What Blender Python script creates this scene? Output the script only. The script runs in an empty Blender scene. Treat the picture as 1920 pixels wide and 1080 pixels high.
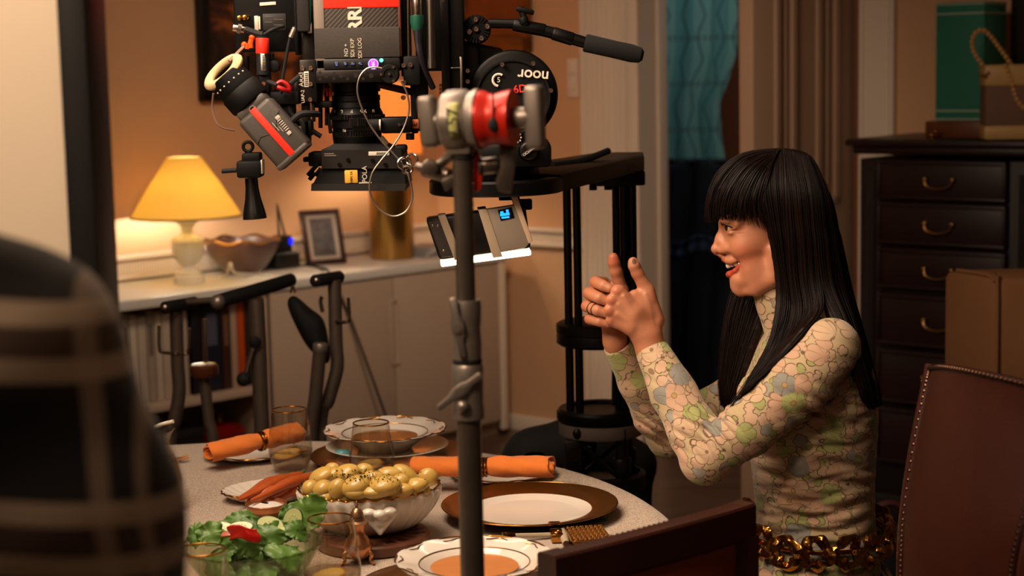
import bpy, bmesh, math, random
import numpy as np
from mathutils import Vector, Matrix
random.seed(7); np.random.seed(7)
SC = bpy.context.scene; COL = SC.collection

# ---------------------------------------------------------------- camera
FPX = 3300.0; PITCH = math.atan(420/FPX); ROLL = math.radians(1.2)
CAM = np.array([0, 0, 1.5])
FW = np.array([0, math.cos(PITCH), -math.sin(PITCH)])
_r0 = np.array([1.0, 0, 0]); _u0 = np.cross(_r0, FW)
UP = _u0*math.cos(ROLL) + _r0*math.sin(ROLL)
RT = _r0*math.cos(ROLL) - _u0*math.sin(ROLL)
cd = bpy.data.cameras.new('camera'); cam = bpy.data.objects.new('camera', cd); COL.objects.link(cam)
cd.sensor_width = 36; cd.lens = FPX*36/1920; cd.clip_start = 0.05
m = Matrix.Identity(4)
for i in range(3):
    m[i][0] = RT[i]; m[i][1] = UP[i]; m[i][2] = -FW[i]; m[i][3] = CAM[i]
cam.matrix_world = m
cd.dof.use_dof = True; cd.dof.focus_distance = 2.90; cd.dof.aperture_fstop = 4.5; cd.dof.aperture_blades = 9
SC.camera = cam
# ---------------------------------------------------------------- world, exposure
w = bpy.data.worlds.new('dim_room_air'); SC.world = w; w.use_nodes = True
w.node_tree.nodes['Background'].inputs[0].default_value = (1.0, 0.62, 0.40, 1)
w.node_tree.nodes['Background'].inputs[1].default_value = 0.03
SC.view_settings.view_transform = 'Standard'; SC.view_settings.look = 'None'
SC.view_settings.gamma = 1; SC.view_settings.use_curve_mapping = False
SC.view_settings.exposure = 0.0
SC.cycles.use_denoising = True
SC.cycles.max_bounces = 8; SC.cycles.transmission_bounces = 10; SC.cycles.transparent_max_bounces = 12
SC.cycles.sample_clamp_indirect = 6; SC.cycles.caustics_refractive = False; SC.cycles.caustics_reflective = False
# ---------------------------------------------------------------- lights
def area(name, loc, target, size, power, col, sy=None, spread=None):
    d = bpy.data.lights.new(name, 'AREA'); d.energy = power; d.color = col; d.size = size
    if sy: d.shape = 'RECTANGLE'; d.size_y = sy
    if spread: d.spread = math.radians(spread)
    o = bpy.data.objects.new(name, d); COL.objects.link(o); o.location = loc
    o.rotation_euler = (Vector(target)-Vector(loc)).to_track_quat('-Z', 'Y').to_euler(); return o
def point(name, loc, power, col, rad=.03):
    d = bpy.data.lights.new(name, 'POINT'); d.energy = power; d.color = col; d.shadow_soft_size = rad
    o = bpy.data.objects.new(name, d); COL.objects.link(o); o.location = loc; return o
WARM = (1.0, 0.66, 0.40); WARM2 = (1.0, 0.55, 0.28)
area('ceiling_soft_light', (-.45, 2.7, 2.35), (-.42, 2.75, .7), .7, 19, (1.0, .77, .58), spread=165)
area('added_key_light', (-.75, 2.0, 2.2), (.40, 3.0, 1.0), .7, 11, (1.0, .76, .56), spread=90)  # unseen key lamp added high left over the table; no window here
area('camera_fill_light', (.3, .3, 2.4), (.0, 4.5, .9), .8, 2.5, (1.0, .66, .43))  # weak unseen fill added on the camera side
area('background_fill_light', (-.1, 4.5, 2.5), (-.35, 6.9, .7), .6, 12, (1.0, .74, .54), spread=95)  # unseen fill added to brighten sideboard, back walls and door
area('left_wall_fill_light', (-.80, .95, 2.4), (-.55, 1.8, 1.45), .3, 24, (1.0, .74, .52))  # added fill aimed at the cream wall, no real fixture
area('hall_light', (1.15, 7.1, 2.3), (1.0, 8.3, 1.55), .5, 4.2, (.85, .95, 1.0))

# ---------------------------------------------------------------- pixel helpers (frame 1920x1080)
def D(px, py): return FW + (px-960)/FPX*RT - (py-540)/FPX*UP
def W(px, py, Y): d = D(px, py); return CAM + d*(Y/d[1])
def onz(px, py, z): d = D(px, py); return CAM + d*((z-CAM[2])/d[2])
def hit(px, py, P0, n):
    d = D(px, py); n = np.array([n[0], n[1], 0.]); P = np.array([P0[0], P0[1], 0.])
    return CAM + d*(((P-CAM*[1, 1, 0]) @ n)/(d @ n))
def proj(P):
    q = np.array(P)-CAM; z = q @ FW; return 960+FPX*(q @ RT)/z, 540-FPX*(q @ UP)/z

# ---------------------------------------------------------------- materials
def lin(h):
    if isinstance(h, str):
        h = h.lstrip('#'); c = [int(h[i:i+2], 16)/255 for i in (0, 2, 4)]
    else: c = [v/255 for v in h]
    return tuple(v/12.92 if v <= .04045 else ((v+.055)/1.055)**2.4 for v in c)+(1,)
class NT:
    def __init__(s, m): s.t = m.node_tree; s.n = s.t.nodes; s.b = s.n['Principled BSDF']
    def new(s, t, **k):
        x = s.n.new(t)
        for a, v in k.items():
            if a.startswith('i_'): x.inputs[int(a[2:]) if a[2:].isdigit() else a[2:].replace('_', ' ')].default_value = v
            else: setattr(x, a, v)
        return x
    def l(s, a, b): s.t.links.new(a, b)
    def math(s, op, a, b=None, c=None, clamp=False):
        x = s.n.new('ShaderNodeMath'); x.operation = op; x.use_clamp = clamp
        for i, v in enumerate((a, b, c)):
            if v is None: continue
            if isinstance(v, (int, float)): x.inputs[i].default_value = v
            else: s.l(v, x.inputs[i])
        return x.outputs[0]
    def mix(s, f, a, b):
        x = s.n.new('ShaderNodeMix'); x.data_type = 'RGBA'
        if isinstance(f, (int, float)): x.inputs[0].default_value = f
        else: s.l(f, x.inputs[0])
        for i, v in ((6, a), (7, b)):
            if isinstance(v, tuple): x.inputs[i].default_value = v
            else: s.l(v, x.inputs[i])
        return x.outputs[2]
MATS = {}
def mat(name, col, rough=.5, metal=0., var=.12, vs=18., bump=0., bs=120., alpha=1., spec=.5, trans=0., ior=1.45, emit=None, es=0., sss=0., sheen=0., coat=0., stretch=None, aniso=0.):
    if name in MATS: return MATS[name]
    m = bpy.data.materials.new(name); m.use_nodes = True; t = NT(m); b = t.b; c = lin(col)
    b.inputs['Roughness'].default_value = rough; b.inputs['Metallic'].default_value = metal
    b.inputs['Specular IOR Level'].default_value = spec; b.inputs['IOR'].default_value = ior
    b.inputs['Transmission Weight'].default_value = trans; b.inputs['Coat Weight'].default_value = coat
    if sss: b.inputs['Subsurface Weight'].default_value = sss; b.inputs['Subsurface Radius'].default_value = (1., .35, .2); b.inputs['Subsurface Scale'].default_value = .008
    if sheen: b.inputs['Sheen Weight'].default_value = sheen
    if emit: b.inputs['Emission Color'].default_value = lin(emit); b.inputs['Emission Strength'].default_value = es
    b.inputs['Base Color'].default_value = c
    if aniso: b.inputs['Anisotropic'].default_value = aniso
    tc = t.new('ShaderNodeTexCoord'); src = tc.outputs['Object']
    if stretch:
        mp = t.new('ShaderNodeMapping'); mp.inputs['Scale'].default_value = stretch; t.l(src, mp.inputs[0]); src = mp.outputs[0]
    if var and not trans:
        n = t.new('ShaderNodeTexNoise', i_Scale=vs, i_Detail=4.); t.l(src, n.inputs['Vector'])
        lo = tuple(v*(1-var) for v in c[:3])+(1,); hi = tuple(min(1, v*(1+var)) for v in c[:3])+(1,)
        t.l(t.mix(n.outputs[0], lo, hi), b.inputs['Base Color'])
    if bump:
        n = t.new('ShaderNodeTexNoise', i_Scale=bs, i_Detail=3.); t.l(src, n.inputs['Vector'])
        bp = t.new('ShaderNodeBump', i_Strength=bump, i_Distance=.002); t.l(n.outputs[0], bp.inputs['Height']); t.l(bp.outputs[0], b.inputs['Normal'])
    MATS[name] = m; return m
def wood(name, c1, c2, rough=.35, scale=(3, 40, 40), coat=.2):
    if name in MATS: return MATS[name]
    m = mat(name, c1, rough, var=0, coat=coat); t = NT(m)
    tc = t.new('ShaderNodeTexCoord'); mp = t.new('ShaderNodeMapping'); mp.inputs['Scale'].default_value = scale
    n = t.new('ShaderNodeTexNoise', i_Scale=1., i_Detail=6., i_Distortion=.6)
    t.l(tc.outputs['Object'], mp.inputs[0]); t.l(mp.outputs[0], n.inputs['Vector'])
    t.l(t.mix(n.outputs[0], lin(c1), lin(c2)), t.b.inputs['Base Color']); return m
def glass(name, tint=(1, 1, 1), rough=0., ior=1.45):
    m = bpy.data.materials.new(name); m.use_nodes = True; t = NT(m)
    t.n.remove(t.b); g = t.new('ShaderNodeBsdfGlass'); g.inputs['Color'].default_value = tint+(1,); g.inputs['Roughness'].default_value = rough; g.inputs['IOR'].default_value = ior
    t.l(g.outputs[0], t.n['Material Output'].inputs[0]); return m

# ---------------------------------------------------------------- mesh builder
def nv(v): v = np.array(v, float); return v/np.linalg.norm(v)
def frame(d):
    d = nv(d); a = np.array([0, 0, 1.]) if abs(d[2]) < .9 else np.array([1., 0, 0])
    x = nv(np.cross(a, d)); return x, np.cross(d, x), d
class MB:
    def __init__(s): s.v = []; s.f = []
    def add(s, vs, fs):
        o = len(s.v); s.v += [tuple(map(float, p)) for p in vs]; s.f += [tuple(i+o for i in f) for f in fs]; return s
    def box(s, c, size, ax=None, bev=0., seg=2):
        """ax: 3 unit axes (rows)"""
        ax = np.eye(3) if ax is None else np.array(ax); c = np.array(c, float); h = np.array(size)/2.
        bm = bmesh.new(); bmesh.ops.create_cube(bm, size=1.)
        for v in bm.verts: v.co = Vector((v.co.x*size[0], v.co.y*size[1], v.co.z*size[2]))
        if bev: bmesh.ops.bevel(bm, geom=bm.edges[:], offset=min(bev, min(size)*.49), segments=seg, affect='EDGES', profile=.5)
        bm.verts.index_update()
        vs = [c+np.array(v.co) @ ax for v in bm.verts]; fs = [[v.index for v in f.verts] for f in bm.faces]; bm.free()
        return s.add(vs, fs)
    def cyl(s, a, b, r, r2=None, n=20, cap=True, bev=0.):
        a = np.array(a, float); b = np.array(b, float); r2 = r if r2 is None else r2
        if bev:
            L = np.linalg.norm(b-a); d = (b-a)/L
            return s.rev(a, d, [(0, 0), (r-bev, 0), (r-bev*.3, bev*.3), (r, bev), (r2, L-bev), (r2-bev*.3, L-bev*.3), (r2-bev, L), (0, L)], n)
        return s.rev(a, b-a, ([(0, 0)] if cap else [])+[(r, 0), (r2, np.linalg.norm(b-a))]+([(0, np.linalg.norm(b-a))] if cap else []), n)
    def rev(s, o, d, prof, n=32, sx=1., wav=None):
        """lathe: profile (radius, distance along d). wav(angle, r, h)->(dr,dh)"""
        o = np.array(o, float); x, y, z = frame(d); vs = []; fs = []; rings = []
        for r, h in prof:
            if r < 1e-7: rings.append([len(vs)]); vs.append(o+z*h)
            else:
                ring = []
                for k in range(n):
                    t = 2*math.pi*k/n; rr, hh = r, h
                    if wav: rr, hh = wav(t, r, h)
                    ring.append(len(vs)); vs.append(o+(x*math.cos(t)*sx+y*math.sin(t))*rr+z*hh)
                rings.append(ring)
        for A, B in zip(rings, rings[1:]):
            if len(A) == 1 and len(B) == 1: continue
            for k in range(n):
                k2 = (k+1) % n
                if len(A) == 1: fs.append((A[0], B[k2], B[k]))
                elif len(B) == 1: fs.append((A[k], A[k2], B[0]))
                else: fs.append((A[k], A[k2], B[k2], B[k]))
        return s.add(vs, fs)
    def tube(s, pts, r, n=10, smooth=0, closed=False):
        P = [np.array(p, float) for p in pts]
        if smooth: P = spline(P, smooth, closed)
        R = r if hasattr(r, '__len__') else [r]*len(P)
        if len(R) != len(P): R = np.interp(np.linspace(0, 1, len(P)), np.linspace(0, 1, len(R)), R)
        m = len(P); vs = []; fs = []; x = None
        for i in range(m):
            if closed: d = nv(P[(i+1) % m]-P[i-1])
            else: d = nv(P[min(i+1, m-1)]-P[max(i-1, 0)])
            if x is None: x = frame(d)[0]
            x = nv(x-d*(x @ d)); y = np.cross(d, x)
            for k in range(n):
                t = 2*math.pi*k/n; vs.append(P[i]+(x*math.cos(t)+y*math.sin(t))*R[i])
        for i in range(m if closed else m-1):
            j = (i+1) % m
            for k in range(n): fs.append((i*n+k, i*n+(k+1) % n, j*n+(k+1) % n, j*n+k))
        if not closed:
            fs.append(tuple(range(n-1, -1, -1))); fs.append(tuple((m-1)*n+k for k in range(n)))
        return s.add(vs, fs)
    def sph(s, c, r, n=16, ax=None):
        r = np.array([r]*3 if not hasattr(r, '__len__') else r, float); ax = np.eye(3) if ax is None else np.array(ax); c = np.array(c, float)
        vs = []; fs = []; m = n//2
        for i in range(m+1):
            th = math.pi*i/m
            for k in range(n): vs.append(c+(np.array([math.sin(th)*math.cos(2*math.pi*k/n), math.sin(th)*math.sin(2*math.pi*k/n), math.cos(th)])*r) @ ax)
        for i in range(m):
            for k in range(n): fs.append((i*n+k, (i+1)*n+k, (i+1)*n+(k+1) % n, i*n+(k+1) % n))
        return s.add(vs, fs)
    def prism(s, poly, o, ex, ey, ez, depth, bev=0.):
        """poly (u,v) in ex,ey at o, extruded depth along ez"""
        o, ex, ey, ez = [np.array(a, float) for a in (o, ex, ey, ez)]; n = len(poly); vs = []
        for k in (0, 1):
            for u, v in poly: vs.append(o+ex*u+ey*v+ez*depth*k)
        fs = [tuple(range(n-1, -1, -1)), tuple(range(n, 2*n))]+[(i, (i+1) % n, n+(i+1) % n, n+i) for i in range(n)]
        if bev:
            bm = bmesh.new(); bv = [bm.verts.new(v) for v in vs]
            for f in fs: bm.faces.new([bv[i] for i in f])
            bm.normal_update()
            bmesh.ops.bevel(bm, geom=[e for e in bm.edges if e.calc_face_angle(0) > .6], offset=bev, segments=2, affect='EDGES', profile=.5)
            bm.verts.index_update(); vs = [tuple(v.co) for v in bm.verts]; fs = [[v.index for v in f.verts] for f in bm.faces]; bm.free()
        return s.add(vs, fs)
    def grid(s, fn, nu, nv_, closeu=False):
        vs = [fn(i/(nu-1 if not closeu else nu), j/(nv_-1)) for i in range(nu) for j in range(nv_)]; fs = []
        for i in range(nu if closeu else nu-1):
            for j in range(nv_-1):
                a = i*nv_+j; b = ((i+1) % nu)*nv_+j; fs.append((a, b, b+1, a+1))
        return s.add(vs, fs)
    def build(s, name, material, parent=None, smooth=35, solid=0., sub=0, recalc=True):
        me = bpy.data.meshes.new(name); V = np.array(s.v, float)
        if parent is not None:
            off = np.zeros(3); p = parent
            while p is not None: off = off+np.array(p.location); p = p.parent
        else: off = np.array([(V[:, 0].min()+V[:, 0].max())/2, (V[:, 1].min()+V[:, 1].max())/2, V[:, 2].min()])
        me.from_pydata((V-off).tolist(), [], s.f); me.validate()
        if recalc:
            bm = bmesh.new(); bm.from_mesh(me); bmesh.ops.recalc_face_normals(bm, faces=bm.faces[:]); bm.to_mesh(me); bm.free()
        o = bpy.data.objects.new(name, me); COL.objects.link(o); me.materials.append(material)
        if smooth:
            me.polygons.foreach_set('use_smooth', [True]*len(me.polygons))
            if smooth < 180: me.set_sharp_from_angle(angle=math.radians(smooth))
        if parent is not None: o.parent = parent
        else: o.location = off
        if solid: md = o.modifiers.new('thickness', 'SOLIDIFY'); md.thickness = solid; md.offset = 0
        if sub: md = o.modifiers.new('smooth', 'SUBSURF'); md.levels = sub; md.render_levels = sub
        return o
def spline(P, k=6, closed=False):
    P = [np.array(p, float) for p in P]; n = len(P); out = []
    for i in range(n if closed else n-1):
        if closed: a, b, c, d = P[i-1], P[i], P[(i+1) % n], P[(i+2) % n]
        else: a, b, c, d = P[max(i-1, 0)], P[i], P[i+1], P[min(i+2, n-1)]
        for j in range(k):
            t = j/k; out.append(.5*(2*b+(c-a)*t+(2*a-5*b+4*c-d)*t*t+(3*b-a-3*c+d)*t**3))
    if not closed: out.append(P[-1])
    return out
def thing(name, label, cat, loc=(0, 0, 0), group=None):
    o = bpy.data.objects.new(name, None); COL.objects.link(o); o.location = tuple(map(float, loc)); o.empty_display_size = .05
    o['label'] = label; o['category'] = cat
    if group: o['group'] = group
    return o
def tag(o, label, cat, group=None, kind=None):
    o['label'] = label; o['category'] = cat
    if group: o['group'] = group
    if kind: o['kind'] = kind
    return o
def lab(o, label): o['label'] = label; return o
def struct(o): o['kind'] = 'structure'; return o
def place(o, loc, rz=0., rx=0., ry=0.): o.location = tuple(map(float, loc)); o.rotation_euler = (rx, ry, rz); return o
def copy_tree(o, parent=None):
    c = o.copy(); COL.objects.link(c)
    if parent is not None: c.parent = parent
    for ch in list(o.children): copy_tree(ch, c)
    return c
def text(s, size, pos, right, up, material, name, parent, ext=.0004, font_w=0., align='CENTER', bold=0.):
    """lettering as a thin solid at pos (centre), running along right"""
    cu = bpy.data.curves.new('lettering', 'FONT'); cu.body = s; cu.size = size; cu.align_x = align; cu.align_y = 'CENTER'; cu.extrude = ext; cu.offset = bold
    o = bpy.data.objects.new('lettering', cu); COL.objects.link(o)
    dg = bpy.context.evaluated_depsgraph_get(); me = bpy.data.meshes.new_from_object(o.evaluated_get(dg)); bpy.data.objects.remove(o)
    r = nv(right); u = np.array(up, float); u = nv(u-r*(u @ r)); n = np.cross(r, u)
    mb = MB(); mb.add([np.array(pos)+r*v.co.x+u*v.co.y+n*v.co.z for v in me.vertices], [tuple(p.vertices) for p in me.polygons])
    bpy.data.meshes.remove(me); return mb.build(name, material, parent, smooth=0, recalc=False)
# ---------------------------------------------------------------- implicit surfaces (for bodies, hands, cloth)
class SDF:
    def __init__(s, lo, hi, h):
        s.lo = np.array(lo, float); s.h = h; s.n = np.ceil((np.array(hi)-s.lo)/h).astype(int)+1
        s.F = np.full(s.n, .05, np.float32); s.ax = [(s.lo[i]+h*np.arange(s.n[i])).astype(np.float32) for i in range(3)]
    def sub(s, lo, hi):
        a = np.clip(((np.array(lo)-s.lo)/s.h).astype(int), 0, s.n); b = np.clip(((np.array(hi)-s.lo)/s.h).astype(int)+2, 0, s.n)
        if (b <= a).any(): return None, None
        sl = tuple(slice(a[i], b[i]) for i in range(3))
        return sl, np.meshgrid(*[s.ax[i][sl[i]] for i in range(3)], indexing='ij')
    def comb(s, sl, d, k, op):
        F = s.F[sl]
        if op == 'u': r = np.minimum(F, d) - (np.maximum(k-np.abs(F-d), 0)**2/(4*k) if k else 0)
        elif op == 's':
            r = np.maximum(F, -d) + (np.maximum(k-np.abs(F+d), 0)**2/(4*k) if k else 0)
        s.F[sl] = r
    def cone(s, a, b, ra, rb=None, k=.004, op='u'):
        a = np.array(a, float); b = np.array(b, float); rb = ra if rb is None else rb; m = max(ra, rb)+.012+k
        sl, g = s.sub(np.minimum(a, b)-m, np.maximum(a, b)+m)
        if sl is None: return s
        ab = b-a; L2 = max(ab @ ab, 1e-12); t = np.clip(sum((g[i]-a[i])*ab[i] for i in range(3))/L2, 0, 1)
        d = np.sqrt(sum((g[i]-a[i]-ab[i]*t)**2 for i in range(3)))-(ra+(rb-ra)*t); s.comb(sl, d, k, op); return s
    def chain(s, pts, rs, k=.004, op='u'):
        for i in range(len(pts)-1): s.cone(pts[i], pts[i+1], rs[i], rs[i+1], k, op)
        return s
    def ell(s, c, r, k=.004, op='u', ax=None):
        c = np.array(c, float); r = np.array([r]*3 if not hasattr(r, '__len__') else r, float); m = r.max()+.012+k
        sl, g = s.sub(c-m, c+m)
        if sl is None: return s
        q = [g[i]-c[i] for i in range(3)]
        if ax is not None: ax = np.array(ax); q = [sum(q[j]*ax[i][j] for j in range(3)) for i in range(3)]
        k0 = np.sqrt(sum((q[i]/r[i])**2 for i in range(3))); k1 = np.sqrt(sum((q[i]/r[i]**2)**2 for i in range(3)))+1e-9
        s.comb(sl, k0*(k0-1)/k1, k, op); return s
    def loft(s, zs, cx, cy, rx, ry, k=.01, pw=2.):
        sl, g = s.sub([min(np.array(cx)-np.array(rx))-.04, min(np.array(cy)-np.array(ry))-.04, min(zs)], [max(np.array(cx)+np.array(rx))+.04, max(np.array(cy)+np.array(ry))+.04, max(zs)])
        z = g[2][0, 0]; f = lambda a: smooth_interp(z, zs, a)[None, None, :]
        X, Y, A, B = f(cx), f(cy), f(rx), f(ry)
        q = (np.abs((g[0]-X)/A)**pw+np.abs((g[1]-Y)/B)**pw)**(1/pw)
        s.comb(sl, (q-1)*np.minimum(A, B), k, 'u'); return s
    def mesh(s):
        F = s.F; I = F < 0; c = np.zeros(np.array(F.shape)-1, np.int8); offs = [(i, j, k) for i in (0, 1) for j in (0, 1) for k in (0, 1)]
        S = lambda o: tuple(slice(o[i], F.shape[i]-1+o[i]) for i in range(3))
        for o in offs: c += I[S(o)]
        act = (c > 0) & (c < 8); idx = np.argwhere(act); N = len(idx); vid = np.full(act.shape, -1, np.int32); vid[act] = np.arange(N)
        acc = np.zeros((N, 3)); cnt = np.zeros(N)
        val = {o: F[idx[:, 0]+o[0], idx[:, 1]+o[1], idx[:, 2]+o[2]].astype(float) for o in offs}
        for o in offs:
            for a in range(3):
                if o[a]: continue
                p = list(o); p[a] = 1; p = tuple(p); A, B = val[o], val[p]; m_ = (A < 0) != (B < 0)
                t = np.where(m_, A/np.where(A == B, 1, A-B), 0); pt = np.array(o, float)[None]+np.zeros((N, 3)); pt[:, a] = t
                acc[m_] += pt[m_]; cnt[m_] += 1
        V = s.lo+s.h*(idx+acc/np.maximum(cnt, 1)[:, None]); faces = []
        for a in range(3):
            b_, c_ = (a+1) % 3, (a+2) % 3
            s0 = [slice(None)]*3; s1 = [slice(None)]*3; s0[a] = slice(0, -1); s1[a] = slice(1, None)
            x = np.argwhere(I[tuple(s0)] != I[tuple(s1)])
            x = x[(x[:, b_] > 0) & (x[:, c_] > 0) & (x[:, b_] < F.shape[b_]-1) & (x[:, c_] < F.shape[c_]-1)]
            def at(db, dc):
                y = x.copy(); y[:, b_] -= db; y[:, c_] -= dc; return vid[y[:, 0], y[:, 1], y[:, 2]]
            q = np.stack([at(1, 1), at(0, 1), at(0, 0), at(1, 0)], 1); flip = ~I[x[:, 0], x[:, 1], x[:, 2]]
            q[flip] = q[flip][:, ::-1]; faces.append(q)
        faces = np.concatenate(faces); faces = faces[(faces >= 0).all(1)]
        return V, faces
def smooth_interp(z, zs, a):
    zs = np.array(zs, float); a = np.array(a, float); o = np.argsort(zs); zs, a = zs[o], a[o]
    mm = np.gradient(a, zs); i = np.clip(np.searchsorted(zs, z)-1, 0, len(zs)-2); h = zs[i+1]-zs[i]; t = np.clip((z-zs[i])/h, 0, 1)
    return (2*t**3-3*t**2+1)*a[i]+(t**3-2*t**2+t)*h*mm[i]+(-2*t**3+3*t**2)*a[i+1]+(t**3-t**2)*h*mm[i+1]
def mesh_obj(name, V, Fc, material, parent, tint=None, loc=(0, 0, 0)):
    me = bpy.data.meshes.new(name); off = np.zeros(3); p = parent
    while p is not None: off = off+np.array(p.location); p = p.parent
    V = np.asarray(V)-off; me.vertices.add(len(V)); me.vertices.foreach_set('co', V.astype(np.float32).ravel())
    n = len(Fc); me.loops.add(n*4); me.loops.foreach_set('vertex_index', np.asarray(Fc, np.int32).ravel()); me.polygons.add(n)
    me.polygons.foreach_set('loop_start', np.arange(0, n*4, 4, dtype=np.int32)); me.polygons.foreach_set('loop_total', np.full(n, 4, np.int32))
    me.polygons.foreach_set('use_smooth', [True]*n); me.update(calc_edges=True); me.validate(); me.materials.append(material)
    if tint is not None:
        a = me.color_attributes.new('tint', 'FLOAT_COLOR', 'POINT'); a.data.foreach_set('color', np.asarray(tint, np.float32).ravel())
    o = bpy.data.objects.new(name, me); COL.objects.link(o)
    if parent is not None: o.parent = parent
    return o
# ================================================================ ROOM
dA = np.array([.7071, .7071, 0]); nA = np.array([-.7071, .7071, 0]); S0 = np.array([-1.307, 5.761, 0]); A0 = S0+.46*nA
dB = np.array([.766, -.643, 0]); nB = np.array([-.643, -.766, 0]); B0 = np.array([-.258, 7.375, 0]); ZU = np.array([0, 0, 1.])
def PA(t, d=0., z=0.): return A0+dA*t-nA*d+ZU*z          # along wall A, d out into the room
def PB(t, d=0., z=0.): return B0+dB*t+nB*d+ZU*z
AXA = [dA, -nA, ZU]; AXB = [dB, nB, ZU]
def wbox(mb, P, ax, t0, t1, d0, d1, z0, z1, bev=0.):
    mb.box(P((t0+t1)/2, (d0+d1)/2, (z0+z1)/2), (abs(t1-t0), abs(d1-d0), abs(z1-z0)), ax, bev); return mb
M_wall = mat('peach_wall_paint', '#c59a74', .75, var=.05, vs=3, bump=.15, bs=300)
M_white = mat('white_trim_paint', '#d6c4b0', .45, var=.04, vs=5)
M_cream = mat('cream_plaster', '#d8c6ae', .8, var=.04, vs=2.5)
M_black = mat('black_paint', '#0b0908', .5)
M_door = mat('door_paint', '#a98a72', .45, var=.05, vs=4)
M_ceil = mat('ceiling_paint', '#d9cdbd', .8, var=.03)
M_floor = wood('floor_boards', '#2c1c14', '#6e5240', .4, (1.2, 9, 9))
mb = MB(); mb.box((0, 3.5, -.02), (9, 13, .04)); struct(mb.build('floor', M_floor))
mb = MB(); mb.box((0, 3.5, 2.62), (9, 13, .04)); struct(mb.build('ceiling', M_ceil))
mb = wbox(MB(), PA, AXA, -2.2, 1.883+.17, -.17, 0, 0, 2.6); struct(mb.build('wall_back', M_wall))
mb = wbox(MB(), PB, AXB, -.1, .985, -.17, 0, 0, 2.6); wbox(mb, PB, AXB, 1.94, 4.2, -.17, 0, 0, 2.6); wbox(mb, PB, AXB, .985, 1.94, -.17, 0, 2.1, 2.6)
struct(mb.build('wall_right', M_wall))
# chair rails: reeded band between two mouldings
def rail(P, ax, t0, t1, z0, z1, name):
    mb = wbox(MB(), P, ax, t0, t1, 0, .018, z0, z1, .003); wbox(mb, P, ax, t0, t1, 0, .034, z1-.014, z1+.006, .005); wbox(mb, P, ax, t0, t1, 0, .028, z0-.004, z0+.012, .004)
    n = int((t1-t0)/.012)
    for i in range(n):
        t = t0+(i+.5)*(t1-t0)/n; mb.cyl(P(t, .017, z0+.014), P(t, .017, z1-.016), .0042, n=6)
    return struct(mb.build(name, M_white))
rail(PA, AXA, -1.6, 1.88, .760, .842, 'trim_1'); rail(PB, AXB, -.05, .715, .775, .842, 'trim_2')
mb = wbox(MB(), PB, AXB, -.05, .715, 0, .018, 0, .065, .004); struct(mb.build('baseboard_right', M_white))
mb = wbox(MB(), PB, AXB, 2.075, 4.0, 0, .018, 0, .12, .004); struct(mb.build('baseboard_dresser', M_white))
# door casings
mb = wbox(MB(), PB, AXB, .722, .94, 0, .022, 0, 2.2, .003)
for t, r in ((.735, .012), (.765, .008), (.79, .008), (.815, .008), (.84, .008), (.865, .008), (.905, .013), (.928, .007)): mb.cyl(PB(t, .02, 0), PB(t, .02, 2.2), r, n=10)
wbox(mb, PB, AXB, .94, .985, 0, .012, 0, 2.2, .002); wbox(mb, PB, AXB, .984, .990, -.17, .01, 0, 2.1); wbox(mb, PB, AXB, .99, 1.003, -.17, -.11, 0, 2.1, .003)
struct(mb.build('trim_3', M_white))
mb = wbox(MB(), PB, AXB, 1.935, 2.07, 0, .02, 0, 2.2, .003); mb.cyl(PB(1.945, .02, 0), PB(1.945, .02, 2.2), .009, n=10); mb.cyl(PB(2.06, .018, 0), PB(2.06, .018, 2.2), .011, n=10)
wbox(mb, PB, AXB, 1.932, 1.940, -.17, .01, 0, 2.1); struct(mb.build('trim_4', M_white))
mb = wbox(MB(), PB, AXB, .72, 2.07, 0, .024, 2.1, 2.24, .003); struct(mb.build('trim_5', M_white))
# open door leaf
H = PB(1.915, .01); Fe = W(1413, 300, 5.80)*[1, 1, 0]; dD = nv(Fe-H); LD = float(np.linalg.norm(Fe-H)); nD = np.array([-dD[1], dD[0], 0])
if nD @ (CAM*[1, 1, 0]-H) < 0: nD = -nD
AXD = [dD, nD, ZU]
def PD(t, d=0., z=0.): return H+dD*t+nD*d+ZU*z
dr = struct(wbox(MB(), PD, AXD, 0, LD, -.062, 0, .012, 2.08, .002).build('door_1', M_door))
for (a, b) in ((.09, LD/2-.05), (LD/2+.05, LD-.10)):
    for z0, z1 in ((.20, .80), (1.0, 1.92)):
        z0b = z0; mbp = MB()
        for (t0, t1, y0, y1) in ((a, a+.028, z0b, z1), (b-.028, b, z0b, z1), (a, b, z0b, z0b+.028), (a, b, z1-.028, z1)): wbox(mbp, PD, AXD, t0, t1, -.002, .012, y0, y1, .005)
        wbox(mbp, PD, AXD, a+.055, b-.055, -.002, .007, z0b+.055, z1-.055, .004)
        mbp.build('door_panel', M_door, dr)
M_brass = mat('worn_brass', '#a8824a', .28, 1., var=.15)
k = MB(); k.cyl(PD(LD-.06, 0, .96), PD(LD-.06, .045, .96), .009); k.sph(PD(LD-.06, .055, .96), .024); k.cyl(PD(LD-.06, 0, .96), PD(LD-.06, .006, .96), .026); k.build('door_knob', M_brass, dr)
# left wall end with black edge post
mb = MB(); mb.box((-1.29, 1.80, 1.3), (1.70, .06, 2.6)); struct(mb.build('wall_left', M_cream))
mb = MB(); mb.box((-.4265, 1.79, 1.3), (.028, .09, 2.6), bev=.003); struct(mb.build('trim_6', M_black))
# hall beyond the door
HB = PB(1.5, -2.6); 
mb = MB(); mb.box(HB+ZU*1.3, (4.2, .1, 2.6), AXB); struct(mb.build('wall_hall', mat('hall_wall_paint', '#a8603a', .8, var=.05)))
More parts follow.
